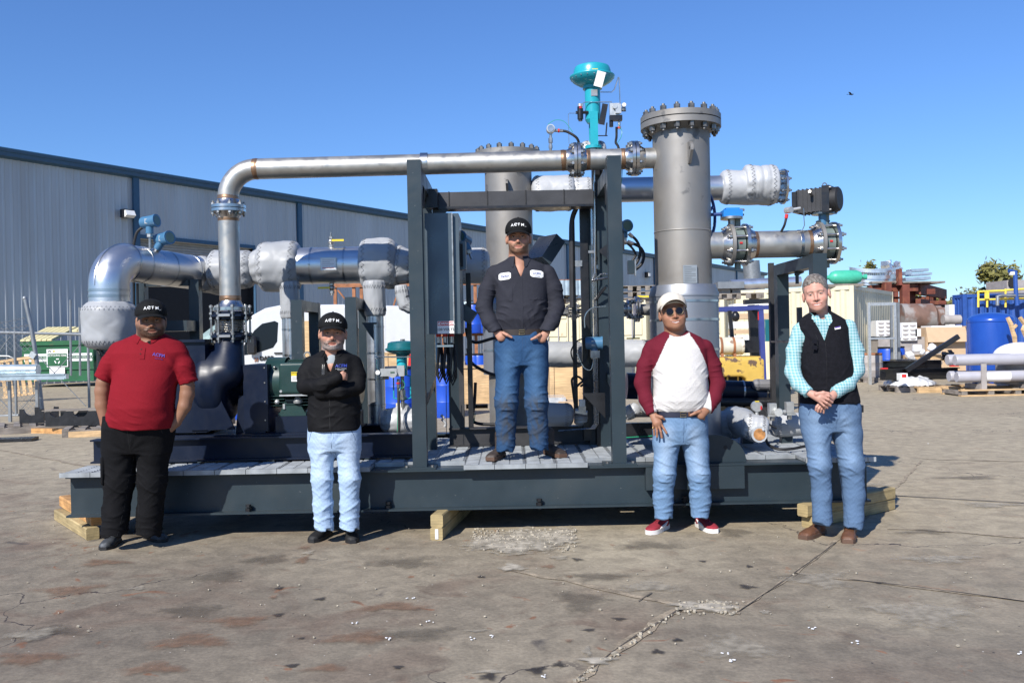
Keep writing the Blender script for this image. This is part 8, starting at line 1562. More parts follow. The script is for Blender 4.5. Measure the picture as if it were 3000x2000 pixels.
lv1 = [(968, 440, 20, 0.06, 0.02), (985, 438, 56, 0.085, 0.02), (1003, 437, 92, 0.11, 0.01), (1033, 434, 112, 0.135, 0), (1084, 432, 96, 0.155, -0.01), (1138, 426, 92, 0.175, -0.03), (1190, 422, 93, 0.19, -0.04), (1225, 420, 92, 0.185, -0.035), (1262, 420, 88, 0.165, -0.03)]
def Fp(x, y, z):
    d = A.loft(x, y, z, lv1, 2.2)
    for s_ in ([(345, 1035, 0, 36), (322, 1070, -.01, 36), (297, 1112, -.02, 31)], [(520, 1035, .01, 36), (540, 1075, .0, 36), (557, 1122, 0, 30)]): d = smin(d, sleeve(A, x, y, z, s_, wr=.007), .016)
    hem = A.p(420, 1252); d = smax(d, hem.z - z + .08 * (x - A.p(335, 1230).x) * 0 + .028 * np.clip((A.p(390, 1240).x - x) / .12, 0, 1) , .006)
    nk = sd_cap(x, y, z, A.p(440, 950, .0), A.p(440, 1000, -.015), .074, .078); vn = A.p(440, 1005); nk2 = np.maximum(np.abs(x - vn.x) - .012 - .5 * (z - vn.z + .06), 0) + np.maximum(0, vn.z - .075 - z) + np.maximum(0, y - A.d + .03) - .002
    d = smax(d, -nk, .006)
    d = d + folds(x, y, z, A.p(345, 1105), .10, (.75, 0, .66), .06, .005, 1) + folds(x, y, z, A.p(500, 1120), .10, (-.75, 0, .66), .06, .005, 3) + folds(x, y, z, A.p(400, 1235, -.12), .16, (.45, 0, .9), .05, .005, 4) + folds(x, y, z, A.p(350, 1215, -.1), .10, (.3, 0, .95), .034, .004, 8)
    return d + wobble(x, y, z, 11, .0025, 2)
pl = garment(A, Fp, [(270, 985, 0), (585, 1262, 0)], .02, .0068, M['polo'], 'polo_shirt') if False else None
lo = np.array((A.p(262, 1000).x, A.d - .30, A.p(440, 1268).z)); hi = np.array((A.p(592, 1000).x, A.d + .22, A.p(440, 962).z)); vs, fs = nets(Fp, lo, hi, .0068); pl = np_mesh('polo_shirt', vs, fs, M['polo'], A.root)
collar(A, A.p(440, 985, .0), .070, .098, .026, -.012, 'polo', gap=.42, point=.020, Fn=Fp, parent=pl, tilt=.018, fy=1.0)
patch(A, Fp, 433, 1018, 448, 1050, 'polo', 'placket', pl, off_=.005); m = MB(M['blackcloth']); m.ball(A.p(440, 1012, -.085), (.034, .02, .035), 14); part(m, 'undershirt', A.root)
for py in (1022, 1035): m = MB(M['ink']); c_ = A.p(436, py); yy = proj_y(Fp, c_.x, c_.z, A.d - .35); m.cyl((c_.x, yy - .010, c_.z), (c_.x, yy - .006, c_.z), .004, n=10); part(m, 'button', pl)
chest_text(A, Fp, 'ACFM', .030, 486, 1039, 'purple', pl, bold=.0006, slope=-.22); m = chest_text(A, Fp, 'VACUUM PUMPS', .007, 487, 1050, 'purple', pl, slope=-.22)
lg1 = [[(355, 1262, 0, 50), (352, 1320, 0, 48), (350, 1410, 0, 42), (340, 1500, 0, 36), (333, 1566, -.02, 36)], [(455, 1262, 0, 50), (450, 1320, 0, 46), (446, 1410, .02, 40), (440, 1500, .04, 36), (436, 1566, .05, 34)]]
trousers(A, [(1215, 410, 100, .165, -.01), (1250, 408, 102, .17, -.01), (1290, 406, 100, .15, 0), (1325, 404, 92, .12, 0)], lg1, (404, 1318), 'blackcloth', name='cargo_trousers', seed=1, bunch=1.2)
m = MB(M['blackcloth']); c_ = A.p(312, 1375, -.02); m.box(c_, (.03, .15, .20)); o_ = part(m, 'cargo_pocket'  , A.root); o_.modifiers.new('b', 'BEVEL').width = .012
shoe(A, (355, 1580), (303, 1612), 'shoegrey', 'blackmatte', lace='blackmatte'); shoe(A, (410, 1568), (482, 1588), 'shoegrey', 'blackmatte', lace='blackmatte')
# ---------------------------------------------------------------- 2: folded arms
Bp = Person('grey bearded man with folded arms in a black zip jacket and pale jeans', 6.42, (985, 1575)); sk = (.43, .22, .15)
H2 = make_head(Bp, 975, 976, 1.07, yaw=-.02, roll=.03, skin=sk, beard=.0045, beardcol=((.07, .06, .055), (.36, .35, .34)), neck=((974, 1040), 31), width=1.06, jaw=1.08, chest=((974, 1044, -.01), (974, 1075, -.05), 26), brow=(.08, .06, .05))
hand_shell(Bp, (990, 1108, -.20), (1003, 1102, -.20), [[(1004, 1094 + q * 5, -.205), (1011, 1094 + q * 5, -.195), (1015, 1096 + q * 5, -.175)] for q in range(4)], [(998, 1096, -.2), (1005, 1090, -.2)], sk, H2, palm=(.022, .026)); hand_shell(Bp, (935, 1150, -.13), (922, 1145, -.11), [[(920, 1138 + q * 5, -.11), (910, 1136 + q * 5, -.09), (905, 1136 + q * 5, -.07)] for q in range(4)], [(930, 1140, -.12), (925, 1132, -.12)], sk, H2)
vs, fs = nets(lambda x, y, z: smax(sd_ell(*[q for q in H2['loc'](x, y, z)], (0, .022, .030), (.086, .092, .085)), -(H2['loc'](x, y, z)[1] + .005), .01), np.array(H2['HM'].translation) - (.1, .02, .07), np.array(H2['HM'].translation) + (.1, .13, .13), .005); np_mesh('hair', vs, fs, M['hair'], Bp.root, np.tile((.16, .15, .145), (len(vs), 1)))
finish_body(Bp, H2, [(0, 1, [(974, 1074, -.03), (950, 1075, 0), (905, 1090, -.01), (892, 1132, -.07), (940, 1128, -.17), (985, 1109, -.2)]), (0, 2, [(974, 1074, -.03), (1000, 1075, 0), (1043, 1090, -.01), (1050, 1136, -.08), (1000, 1146, -.15), (940, 1150, -.14)])]); make_cap(Bp, H2, 'capblack', emblem='paper', W=1.06, top=.140, tilt=-.04)
lv2 = [(1017, 974, 20, 0.06, 0.02), (1032, 974, 44, 0.085, 0.02), (1047, 974, 68, 0.105, 0.01), (1075, 975, 76, 0.12, 0), (1125, 979, 74, 0.13, -0.01), (1179, 980, 75, 0.14, -0.01), (1225, 980, 75, 0.14, -0.01), (1262, 980, 74, 0.14, -0.01)]
def Fj(x, y, z):
    d = Bp.loft(x, y, z, lv2, 2.2)
    for s_ in ([(906, 1068, .0, 25), (892, 1100, -.02, 26), (888, 1132, -.06, 26)], [(1043, 1066, .0, 25), (1052, 1100, -.02, 26), (1052, 1132, -.06, 26)]): d = smin(d, sleeve(Bp, x, y, z, s_, cut=False, wr=.004), .025)
    for s_ in ([(1050, 1136, -.07, 24), (1000, 1146, -.15, 23), (935, 1152, -.14, 19)], [(890, 1137, -.07, 25), (940, 1128, -.17, 24), (994, 1106, -.20, 18)]): d = smin(d, sleeve(Bp, x, y, z, s_, cut=False, wr=.0055, seed=4), .012)
    hem = Bp.p(980, 1258); d = smax(d, hem.z - z, .006); nk = sd_cap(x, y, z, Bp.p(974, 1000, -.01), Bp.p(974, 1038, -.03), .058, .052); d = smax(d, -nk, .006)
    vx = Bp.p(974, 1050); vv = np.maximum(np.abs(x - vx.x) - .008 - .32 * np.maximum(0, z - (vx.z - .09)), y - (Bp.d - .075)); d = smax(d, -np.maximum(vv, (vx.z - .09) - z), .004)
    d = d + folds(x, y, z, Bp.p(955, 1225, -.1), .14, (.2, 0, .98), .07, .005, 3) + folds(x, y, z, Bp.p(1015, 1200, -.1), .12, (-.5, 0, .86), .07, .005, 6) + folds(x, y, z, Bp.p(925, 1110, -.12), .07, (.6, 0, .8), .035, .004, 5); return d + wobble(x, y, z, 13, .002, 4)
lo = np.array((Bp.p(855, 1000).x, Bp.d - .30, Bp.p(974, 1264).z)); hi = np.array((Bp.p(1085, 1000).x, Bp.d + .18, Bp.p(974, 1012).z)); vs, fs = nets(Fj, lo, hi, .0064); jk2 = np_mesh('jacket', vs, fs, M['fleece'], Bp.root)
collar(Bp, Bp.p(974, 1028, .0), .060, .088, .022, -.012, 'fleece', gap=.62, point=.012, Fn=Fj, parent=jk2, tilt=.016); sh2 = collar(Bp, Bp.p(974, 1036, -.004), .052, .066, .016, -.016, 'greyshirt', gap=.30, point=.028, parent=Bp.root, tilt=.014, name='shirt_collar'); m = MB(M['greyshirt']); c_ = Bp.p(974, 1066, -.045); m.ball(c_, (.055, .040, .085), 16); part(m, 'shirt_front', Bp.root)
chest_text(Bp, Fj, 'ACFM', .030, 1008, 1070, 'blueink', jk2, bold=.0006); chest_text(Bp, Fj, 'BLOWERS  COMPRESSORS', .0062, 1008, 1078, 'paper', jk2); chest_text(Bp, Fj, 'VACUUM PUMPS', .0062, 1008, 1082, 'paper', jk2)
for px in (954, 959): patch(Bp, Fj, px, 1066, px + 1, 1095, 'plate', 'reflective_strip', jk2, ncol=2, off_=.003)
patch(Bp, Fj, 977, 1165, 980, 1252, 'ink', 'zipper', jk2, ncol=2, nrow=10, off_=.002)
lg2 = [[(942, 1262, 0, 37), (944, 1320, 0, 35), (943, 1400, -.01, 30), (946, 1480, 0, 27), (950, 1548, .0, 28)], [(1018, 1262, 0, 37), (1020, 1320, 0, 34), (1024, 1400, -.01, 30), (1025, 1480, 0, 27), (1024, 1548, .0, 28)]]
tr_ = trousers(Bp, [(1238, 980, 75, .125, 0), (1265, 980, 76, .13, 0), (1290, 980, 76, .125, 0), (1318, 980, 70, .10, 0)], lg2, (980, 1308), 'denimL', name='jeans', seed=2, colf=denimcol((.32, .43, .58), (.50, .60, .72), Bp, lg2, .6), bunch=1.3)
shoe(Bp, (958, 1568), (912, 1590), 'shoeblack', 'blackmatte', lace='ink'); shoe(Bp, (1026, 1565), (1034, 1592), 'shoeblack', 'blackmatte', lace='ink')
# ---------------------------------------------------------------- 3: work shirt, on the deck
Cp = Person('bearded man in charcoal work shirt and dirty jeans standing on the skid deck', 6.86, (1525, 1340), ZG + .004); sk = (.42, .215, .145)
H3 = make_head(Cp, 1519, 697, 1.09, yaw=-.03, skin=sk, beard=.003, beardcol=(.10, .06, .035), neck=((1520, 765), 29), width=1.02, jaw=1.0, chest=((1520, 775, .0), (1524, 805, -.055), 24), brow=(.05, .03, .02))
for wr_, kn, fg, th_q in (((1452, 968, -.09), (1468, 986, -.10), [[(1460 + q * 7, 990, -.08), (1466 + q * 6, 1008, -.05), (1472 + q * 5, 1024, -.03)] for q in range(4)], [(1474, 975, -.125), (1486, 981, -.145), (1499, 988, -.145)]), ((1602, 972, -.09), (1588, 990, -.10), [[(1597 - q * 7, 994, -.08), (1591 - q * 6, 1012, -.05), (1585 - q * 5, 1028, -.03)] for q in range(4)], [(1582, 980, -.125), (1570, 988, -.145), (1557, 994, -.145)])): hand_shell(Cp, wr_, kn, fg, th_q, sk, H3, palm=(.026, .036), flat=.6)
vs, fs = nets(lambda x, y, z: smax(sd_ell(*[q for q in H3['loc'](x, y, z)], (0, .022, .030), (.081, .092, .085)), -(H3['loc'](x, y, z)[1] + .0), .01), np.array(H3['HM'].translation) - (.1, .02, .07), np.array(H3['HM'].translation) + (.1, .13, .13), .005); np_mesh('hair', vs, fs, M['hair'], Cp.root, np.tile((.05, .035, .025), (len(vs), 1)))
finish_body(Cp, H3, [(0, 1, [(1522, 806, -.03), (1490, 810, 0), (1450, 820, 0), (1420, 895, -.01), (1450, 962, -.08)]), (0, 2, [(1522, 806, -.03), (1560, 810, 0), (1602, 820, 0), (1630, 895, -.01), (1603, 964, -.08)])]); make_cap(Cp, H3, 'capblack', emblem='paper', W=1.02, top=.140)
lv3 = [(747, 1520, 20, 0.06, 0.02), (762, 1520, 42, 0.08, 0.02), (778, 1521, 76, 0.1, 0.01), (804, 1524, 84, 0.12, 0), (846, 1528, 77, 0.13, 0), (899, 1528, 74, 0.135, -0.01), (935, 1527, 75, 0.135, -0.01), (958, 1528, 68, 0.125, 0), (975, 1529, 64, 0.115, 0)]
def Fk(x, y, z):
    d = Cp.loft(x, y, z, lv3, 2.25)
    for s_ in ([(1446, 803, 0, 29), (1424, 850, .0, 29), (1414, 900, -.01, 27), (1434, 940, -.05, 24), (1456, 975, -.09, 21)], [(1606, 803, 0, 29), (1626, 850, .0, 29), (1634, 900, -.01, 27), (1618, 940, -.05, 24), (1600, 976, -.09, 21)]): d = smin(d, sleeve(Cp, x, y, z, s_, wr=.009, seed=2), .008)
    d = smax(d, Cp.p(1528, 972).z - z, .006); nk = sd_cap(x, y, z, Cp.p(1520, 725, -.01), Cp.p(1520, 768, -.02), .058, .056); d = smax(d, -nk, .006)
    vx = Cp.p(1525, 812); vv = np.maximum(np.abs(x - vx.x + .02 * 0) - .004 - .42 * np.maximum(0, z - vx.z), y - (Cp.d - .055)); d = smax(d, -np.maximum(vv, vx.z - z), .004)
    d = d + folds(x, y, z, Cp.p(1470, 900, -.1), .12, (.5, 0, .86), .05, .005, 3) + folds(x, y, z, Cp.p(1580, 900, -.1), .12, (-.5, 0, .86), .05, .005, 6) + folds(x, y, z, Cp.p(1528, 948, -.12), .12, (1, 0, .35), .045, .005, 9) + folds(x, y, z, Cp.p(1412, 905, 0), .09, (-.3, 0, .95), .04, .006, 5) + folds(x, y, z, Cp.p(1636, 905, 0), .09, (.3, 0, .95), .04, .006, 7); return d + wobble(x, y, z, 14, .002, 6)
lo = np.array((Cp.p(1380, 800).x, Cp.d - .24, Cp.p(1528, 1010).z)); hi = np.array((Cp.p(1665, 800).x, Cp.d + .18, Cp.p(1520, 742).z)); vs, fs = nets(Fk, lo, hi, .0066); ws = np_mesh('work_shirt', vs, fs, M['work'], Cp.root)
collar(Cp, Cp.p(1520, 759, .0), .060, .088, .030, -.010, 'work', gap=.46, point=.045, Fn=Fk, parent=ws, tilt=.016); patch(Cp, Fk, 1523, 816, 1533, 968, 'work', 'button_placket', ws, ncol=3, nrow=16, off_=.003)
for a_, tx, sz, sl, tt in (((1461, 802, 1497, 822), 'Dalton', .024, .06, .25), ((1552, 795, 1591, 815), 'ACFM', .022, -.06, 0)):
    pt_ = patch(Cp, Fk, *a_, 'paper', 'name_patch' if tt else 'logo_patch', ws, off_=.004, rnd_=.18, slope=.010 if tt else -.012); chest_text(Cp, Fk, tx, sz, (a_[0] + a_[2]) / 2, (a_[1] + a_[3]) / 2 - (0 if tt else 1), 'blueink', pt_, slope=sl, shear=tt, off_=.0065)
chest_text(Cp, Fk, 'VACUUM PUMPS', .0055, 1572, 812, 'blueink', pt_, slope=-.06, off_=.0065)
for x0, x1, y0 in ((1458, 1502, 838), (1548, 1592, 834)): patch(Cp, Fk, x0, y0, x1, y0 + 46, 'work', 'chest_pocket', ws, off_=.003, rnd_=.05)
lg3 = [[(1490, 1015, 0, 38), (1488, 1080, 0, 36), (1484, 1180, -.02, 33), (1482, 1250, 0, 28), (1482, 1318, .01, 27)], [(1567, 1015, 0, 38), (1569, 1080, 0, 36), (1572, 1180, -.02, 33), (1576, 1250, 0, 28), (1580, 1314, .01, 27)]]
trousers(Cp, [(966, 1529, 66, .115, 0), (990, 1529, 72, .125, 0), (1025, 1529, 75, .125, 0), (1070, 1529, 70, .10, 0)], lg3, (1530, 1065), 'denimL', name='jeans', seed=3, colf=denimcol((.022, .062, .14), (.06, .13, .24), Cp, lg3, .6, dirt=(.05, .05, .048)), bunch=1.0, knee=1.7)
belt(Cp, 973, 1529, 68, .121, 'belt', 17); shoe(Cp, (1492, 1328), (1436, 1350), 'bootdark', 'sole', name='boot', sole=.028, heelh=1, square=1, shaft=.09); shoe(Cp, (1575, 1322), (1650, 1340), 'bootdark', 'sole', name='boot', sole=.028, heelh=1, square=1, shaft=.09)
# ---------------------------------------------------------------- 4: raglan shirt
Dp = Person('smiling man in a maroon sleeved white shirt, sunglasses and cream cap', 6.50, (1995, 1560)); sk = (.31, .15, .09)
H4 = make_head(Dp, 1972, 918, 1.08, yaw=.10, roll=-.10, pitch=-.10, skin=sk, beard=None, neck=((1980, 980), 31), width=1.08, jaw=1.08, chest=((1982, 988, .0), (1982, 1004, -.03), 30), smile=1, mw=.032, brow=(.02, .012, .01))
hand_shell(Dp, (1912, 1212, -.10), (1926, 1238, -.12), [[(1936, 1240, -.12), (1946, 1256, -.13), (1953, 1268, -.135)], [(1929, 1244, -.125), (1936, 1264, -.135), (1939, 1281, -.13)], [(1922, 1246, -.12), (1925, 1264, -.125), (1925, 1279, -.12)], [(1914, 1244, -.11), (1916, 1260, -.11), (1917, 1274, -.105)]], [(1924, 1218, -.12), (1938, 1222, -.13), (1946, 1228, -.12)], sk, H4, palm=(.026, .034), flat=.6, rf=.0086)
m = MB(M['gold']); c_ = Dp.p(1915, 1253, -.11); m.tube([c_ + V(math.cos(t) * .0105, math.sin(t) * .0105, 0) for t in [2 * math.pi * k / 14 for k in range(14)]], .002, 6, closed=True); m.ball(c_ + V(-.008, -.008, 0), .005, 8); part(m, 'finger_ring', Dp.root)
hand_shell(Dp, (2070, 1200, -.10), (2054, 1214, -.12), [[(2042 + q * 7, 1220, -.11), (2040 + q * 7, 1232, -.08), (2038 + q * 6, 1246, -.05)] for q in range(4)], [(2050, 1205, -.13), (2036, 1210, -.145), (2023, 1216, -.145)], sk, H4, palm=(.026, .034), flat=.6, rf=.0086)
vs, fs = nets(lambda x, y, z: smax(smax(sd_ell(*[q for q in H4['loc'](x, y, z)], (0, .022, .025), (.090, .095, .088)), -(H4['loc'](x, y, z)[1] + .025 - .3 * H4['loc'](x, y, z)[2]), .01), -.052 - H4['loc'](x, y, z)[2], .01), np.array(H4['HM'].translation) - (.12, .06, .09), np.array(H4['HM'].translation) + (.12, .13, .14), .005); np_mesh('hair', vs, fs, M['hair'], Dp.root, np.tile((.012, .010, .009), (len(vs), 1)))
finish_body(Dp, H4, [(0, 1, [(1982, 1006, -.02), (1950, 1020, 0), (1912, 1035, 0), (1884, 1120, -.01), (1911, 1206, -.09)]), (0, 2, [(1982, 1006, -.02), (2020, 1020, 0), (2062, 1035, 0), (2100, 1122, -.01), (2072, 1194, -.09)])]); cp4 = make_cap(Dp, H4, 'capcream', brim_mt='capbrown', W=1.06, top=.142, tilt=-.30, k=1.02)
HM = H4['HM']; m = MB(M['lens']); gl = []
for s_ in (-1, 1): m.lathe([(.001, -.002), (.0245, -.001), (.025, .001), (.001, .002)], HM @ Vector((s_ * .031, -.100, .002)), HM.to_3x3() @ Vector((s_ * -.10, 1, .06)), 20)
sg_ = part(m, 'sunglasses', Dp.root); m = MB(M['goldw'])
for s_ in (-1, 1): m.tube([HM @ Vector((s_ * .031 + .0258 * math.cos(t), -.1005 + .002 * abs(math.cos(t)), .002 + .0258 * math.sin(t))) for t in [2 * math.pi * k / 20 for k in range(20)]], .0012, 5, closed=True); m.tube([HM @ Vector((s_ * .053, -.098, .006)), HM @ Vector((s_ * .082, -.05, .006)), HM @ Vector((s_ * .088, .01, .004))], .0015, 5)
m.tube([HM @ Vector((-.0095, -.102, .006)), HM @ Vector((0, -.105, .009)), HM @ Vector((.0095, -.102, .006))], .0012, 5); part(m, 'wire_frame', sg_)
lv4 = [(962, 1982, 20, 0.06, 0.02), (974, 1982, 42, 0.08, 0.02), (989, 1983, 68, 0.1, 0.01), (1021, 1986, 86, 0.125, 0), (1076, 1990, 80, 0.145, -0.01), (1129, 1992, 78, 0.15, -0.02), (1170, 1991, 79, 0.15, -0.02), (1192, 1990, 76, 0.14, -0.01), (1210, 1990, 70, 0.12, 0)]
slv = ([(1908, 1022, 0, 29), (1886, 1072, .0, 28), (1878, 1122, -.01, 26), (1892, 1170, -.05, 22), (1911, 1212, -.095, 18)], [(2066, 1022, 0, 29), (2092, 1072, .0, 28), (2106, 1124, -.01, 26), (2092, 1165, -.05, 22), (2072, 1202, -.095, 18)])
def Fr(x, y, z):
    d = Dp.loft(x, y, z, lv4, 2.25)
    for s_ in slv: d = smin(d, sleeve(Dp, x, y, z, s_, wr=.008, seed=3), .010)
    bl = smax(-(z - Dp.p(1990, 1203).z), -1e3, .001); keep = np.minimum(np.abs(x - Dp.p(1990, 1100).x) - Dp.r(83), 0) 
    d = np.where(np.abs(x - Dp.p(1991, 1100).x) < Dp.r(66), smax(d, Dp.p(1990, 1202).z - z, .008), d); nk = sd_cap(x, y, z, Dp.p(1982, 940, -.01), Dp.p(1982, 976, -.02), .066, .064); d = smax(d, -nk, .005)
    d = d + folds(x, y, z, Dp.p(1925, 1090, -.1), .10, (.7, 0, .7), .05, .0035, 3) + folds(x, y, z, Dp.p(2055, 1100, -.1), .10, (-.7, 0, .7), .05, .0035, 6) + folds(x, y, z, Dp.p(1950, 1190, -.12), .10, (.6, 0, .8), .04, .004, 9) + folds(x, y, z, Dp.p(2030, 1190, -.12), .10, (-.6, 0, .8), .04, .004, 2); return d + wobble(x, y, z, 13, .0018, 1)
def colr(vs):
    c = np.tile((.56, .54, .52), (len(vs), 1)); z1, z0 = Dp.p(1982, 985).z, Dp.p(1982, 1090).z; t = np.clip((z1 - vs[:, 2]) / (z1 - z0), 0, 1.2); cxx = Dp.p(1988, 1040).x; hw = Dp.r(30) + (Dp.r(52)) * t**.8; hw = np.where(t > 1, Dp.r(82), hw)
    sl = np.abs(vs[:, 0] - cxx) > hw; dn = np.sqrt((vs[:, 0] - Dp.p(1982, 980).x)**2 + ((vs[:, 1] - Dp.d) * .9)**2 + ((vs[:, 2] - Dp.p(1982, 968).z) * 1.15)**2) < .090; mk = sl | dn; c[mk] = (.115, .010, .021); return c
lo = np.array((Dp.p(1845, 1000).x, Dp.d - .26, Dp.p(1990, 1232).z)); hi = np.array((Dp.p(2142, 1000).x, Dp.d + .20, Dp.p(1982, 958).z)); vs, fs = nets(Fr, lo, hi, .0058); np_mesh('raglan_shirt', vs, fs, M['raglan'], Dp.root, colr(vs), 'white shirt with maroon raglan sleeves and neckband')
lg4 = [[(1954, 1245, 0, 39), (1952, 1300, 0, 37), (1946, 1390, -.02, 31), (1943, 1460, 0, 27), (1944, 1515, .0, 26)], [(2033, 1245, 0, 39), (2037, 1300, 0, 37), (2048, 1390, -.02, 31), (2052, 1460, 0, 28), (2050, 1512, .0, 27)]]
trousers(Dp, [(1200, 1992, 73, .125, 0), (1225, 1993, 77, .13, 0), (1255, 1993, 78, .13, 0), (1298, 1993, 70, .10, 0)], lg4, (1993, 1290), 'denimL', name='jeans', seed=4, colf=denimcol((.125, .21, .335), (.27, .36, .48), Dp, lg4, .7), bunch=1.2, knee=1.4)
belt(Dp, 1209, 1992, 75, .131, 'beltnavy', 17); m = MB(M['bootbrown']); c_ = Dp.p(2019, 1210, -.134); m.box(c_, (.014, .008, .042)); part(m, 'belt_tip', Dp.root)
for px in (1959, 2028): m = MB(M['denimL']); 
for hl, te in (((1952, 1545), (1900, 1566)), ((2048, 1540), (2096, 1562))):
    o_ = shoe(Dp, hl, te, 'suede', 'whiterubber', name='sneaker', sole=.030, lace='suede', shaft=.02)
    a, b = G(*hl, 0), G(*te, 0); dv = (b - a).normalized(); a = b - dv * .285; s_ = Vector((-dv.y, dv.x, 0)); sd_ = -1 if (s_.y > 0) else 1; m = MB(M['whiterubber']); m.tube([a + dv * u + s_ * sd_ * (w_) + V(0, 0, zz) for u, w_, zz in ((.06, .041, .062), (.10, .042, .045), (.15, .047, .040), (.19, .048, .034))], [.004, .009, .010, .004], 6); part(m, 'side_stripe', o_)
# ---------------------------------------------------------------- 5: fleece vest
Ep = Person('tall grey haired man in a black fleece vest over an aqua plaid shirt', 6.25, (2450, 1575)); sk = (.50, .265, .20)
H5 = make_head(Ep, 2391, 862, 1.05, yaw=-.06, roll=-.14, pitch=.02, skin=sk, beard=None, neck=((2402, 930), 27), width=1.02, jaw=.98, chest=((2404, 938, .0), (2400, 960, -.04), 20), smile=.9, mw=.033, brow=(.30, .22, .17))
HL = H5['loc']
def Fhair(x, y, z):
    a, b, c = HL(x, y, z); d = sd_ell(a, b, c, (0, .016, .042), (.0815, .103, .096)); 
    fr = np.minimum(.068 - .22 * a + .010 * np.sin(a * 55 + 1) + .003 * np.sin(a * 210 + 2 * np.sin(a * 90)) + .002 * np.sin(a * 530) + .25 * (a > 0) * 0 - .9 * np.maximum(0, np.abs(a) - .045), .2); line = np.where(b < -.03, fr - c, -.035 - c - .9 * (np.abs(b + .03)) * 0)
    side = np.where((b >= -.03) & (b < .02), -.012 - c, line); side = np.where(b < -.03, fr - c, side); d = np.maximum(d, side * .8); return d + .0005 * np.sin(a * 260 + 50 * b + 60 * c) + .0005 * np.sin(a * 520 + c * 190)
c0 = np.array(H5['HM'].translation); vs, fs = nets(Fhair, c0 - (.12, .13, .10), c0 + (.12, .15, .18), .0034); a, b, c = HL(vs[:, 0], vs[:, 1], vs[:, 2]); tt = np.clip(.5 + .2 * np.sin(a * 230 + 60 * b + 2 * np.sin(b * 90 + c * 60)) + .9 * (np.random.RandomState(2).rand(len(a)) - .5) + .25 * np.sign(.02 - c), 0, 1)[:, None]; np_mesh('hair', vs, fs, M['hair'], Ep.root, np.array((.10, .08, .065)) * (1 - tt) + np.array((.28, .26, .235)) * tt)
hand_shell(Ep, (2374, 1152, -.20), (2403, 1165, -.235), [[(2412, 1156, -.245), (2428, 1160, -.25), (2439, 1168, -.235)], [(2410, 1163, -.25), (2427, 1170, -.255), (2438, 1178, -.24)], [(2407, 1171, -.25), (2422, 1180, -.255), (2433, 1188, -.24)], [(2402, 1177, -.245), (2414, 1188, -.25), (2424, 1195, -.235)]], [(2392, 1154, -.24), (2412, 1150, -.245), (2428, 1152, -.24)], sk, H5, palm=(.024, .034), flat=.75, rf=.0090)
hand_shell(Ep, (2446, 1152, -.17), (2420, 1178, -.205), [[(2414, 1186, -.21), (2406, 1198, -.215), (2404, 1206, -.205)], [(2408, 1184, -.215), (2399, 1196, -.22), (2396, 1205, -.21)], [(2402, 1180, -.215), (2392, 1192, -.22), (2390, 1201, -.21)], [(2420, 1188, -.205), (2414, 1200, -.21), (2413, 1209, -.20)]], [(2430, 1160, -.21), (2418, 1156, -.225)], sk, H5, palm=(.026, .034), flat=.75, rf=.0088)
finish_body(Ep, H5, [(0, 1, [(2400, 962, -.03), (2370, 985, 0), (2342, 990, 0), (2323, 1085, -.03), (2342, 1124, -.12), (2372, 1149, -.19)]), (0, 2, [(2400, 962, -.03), (2440, 985, 0), (2484, 990, 0), (2507, 1082, -.02), (2480, 1124, -.10), (2447, 1149, -.16)])])
arms5 = ([(2338, 972, .01, 26), (2322, 1030, .0, 25), (2318, 1088, -.03, 24), (2340, 1125, -.12, 22), (2371, 1152, -.195, 18)], [(2488, 962, .01, 28), (2508, 1025, .0, 27), (2512, 1085, -.02, 26), (2482, 1125, -.10, 23), (2444, 1153, -.17, 18)])
def Fsl(x, y, z):
    d = None
    for s_ in arms5: q = sleeve(Ep, x, y, z, s_, wr=.008, seed=2); d = q if d is None else np.minimum(d, q)
    q = Ep.loft(x, y, z, [(912, 2404, 20, .05, .01), (927, 2406, 46, .075, .01), (942, 2408, 66, .09, 0), (1000, 2410, 62, .10, 0)], 2.2); d = smin(d, q, .02); nk = sd_cap(x, y, z, Ep.p(2402, 895, -.01), Ep.p(2402, 934, -.025), .056, .050); return smax(d, -nk, .004) + wobble(x, y, z, 17, .0018, 3)
lo = np.array((Ep.p(2288, 1000).x, Ep.d - .26, Ep.p(2400, 1182).z)); hi = np.array((Ep.p(2545, 1000).x, Ep.d + .16, Ep.p(2400, 905).z)); vs, fs = nets(Fsl, lo, hi, .0058); ps = np_mesh('plaid_shirt', vs, fs, M['plaid'], Ep.root)
collar(Ep, Ep.p(2400, 926, -.004), .056, .076, .022, -.014, 'plaid', gap=.34, point=.035, Fn=Fsl, parent=ps, tilt=.018, name='shirt_collar')
lv5 = [(907, 2406, 20, 0.06, 0.02), (923, 2406, 46, 0.088, 0.015), (937, 2408, 66, 0.1, 0.01), (963, 2409, 74, 0.115, 0), (1014, 2411, 72, 0.13, -0.01), (1068, 2418, 74, 0.14, -0.015), (1120, 2426, 78, 0.14, -0.01), (1160, 2431, 85, 0.135, 0), (1190, 2432, 87, 0.135, 0)]
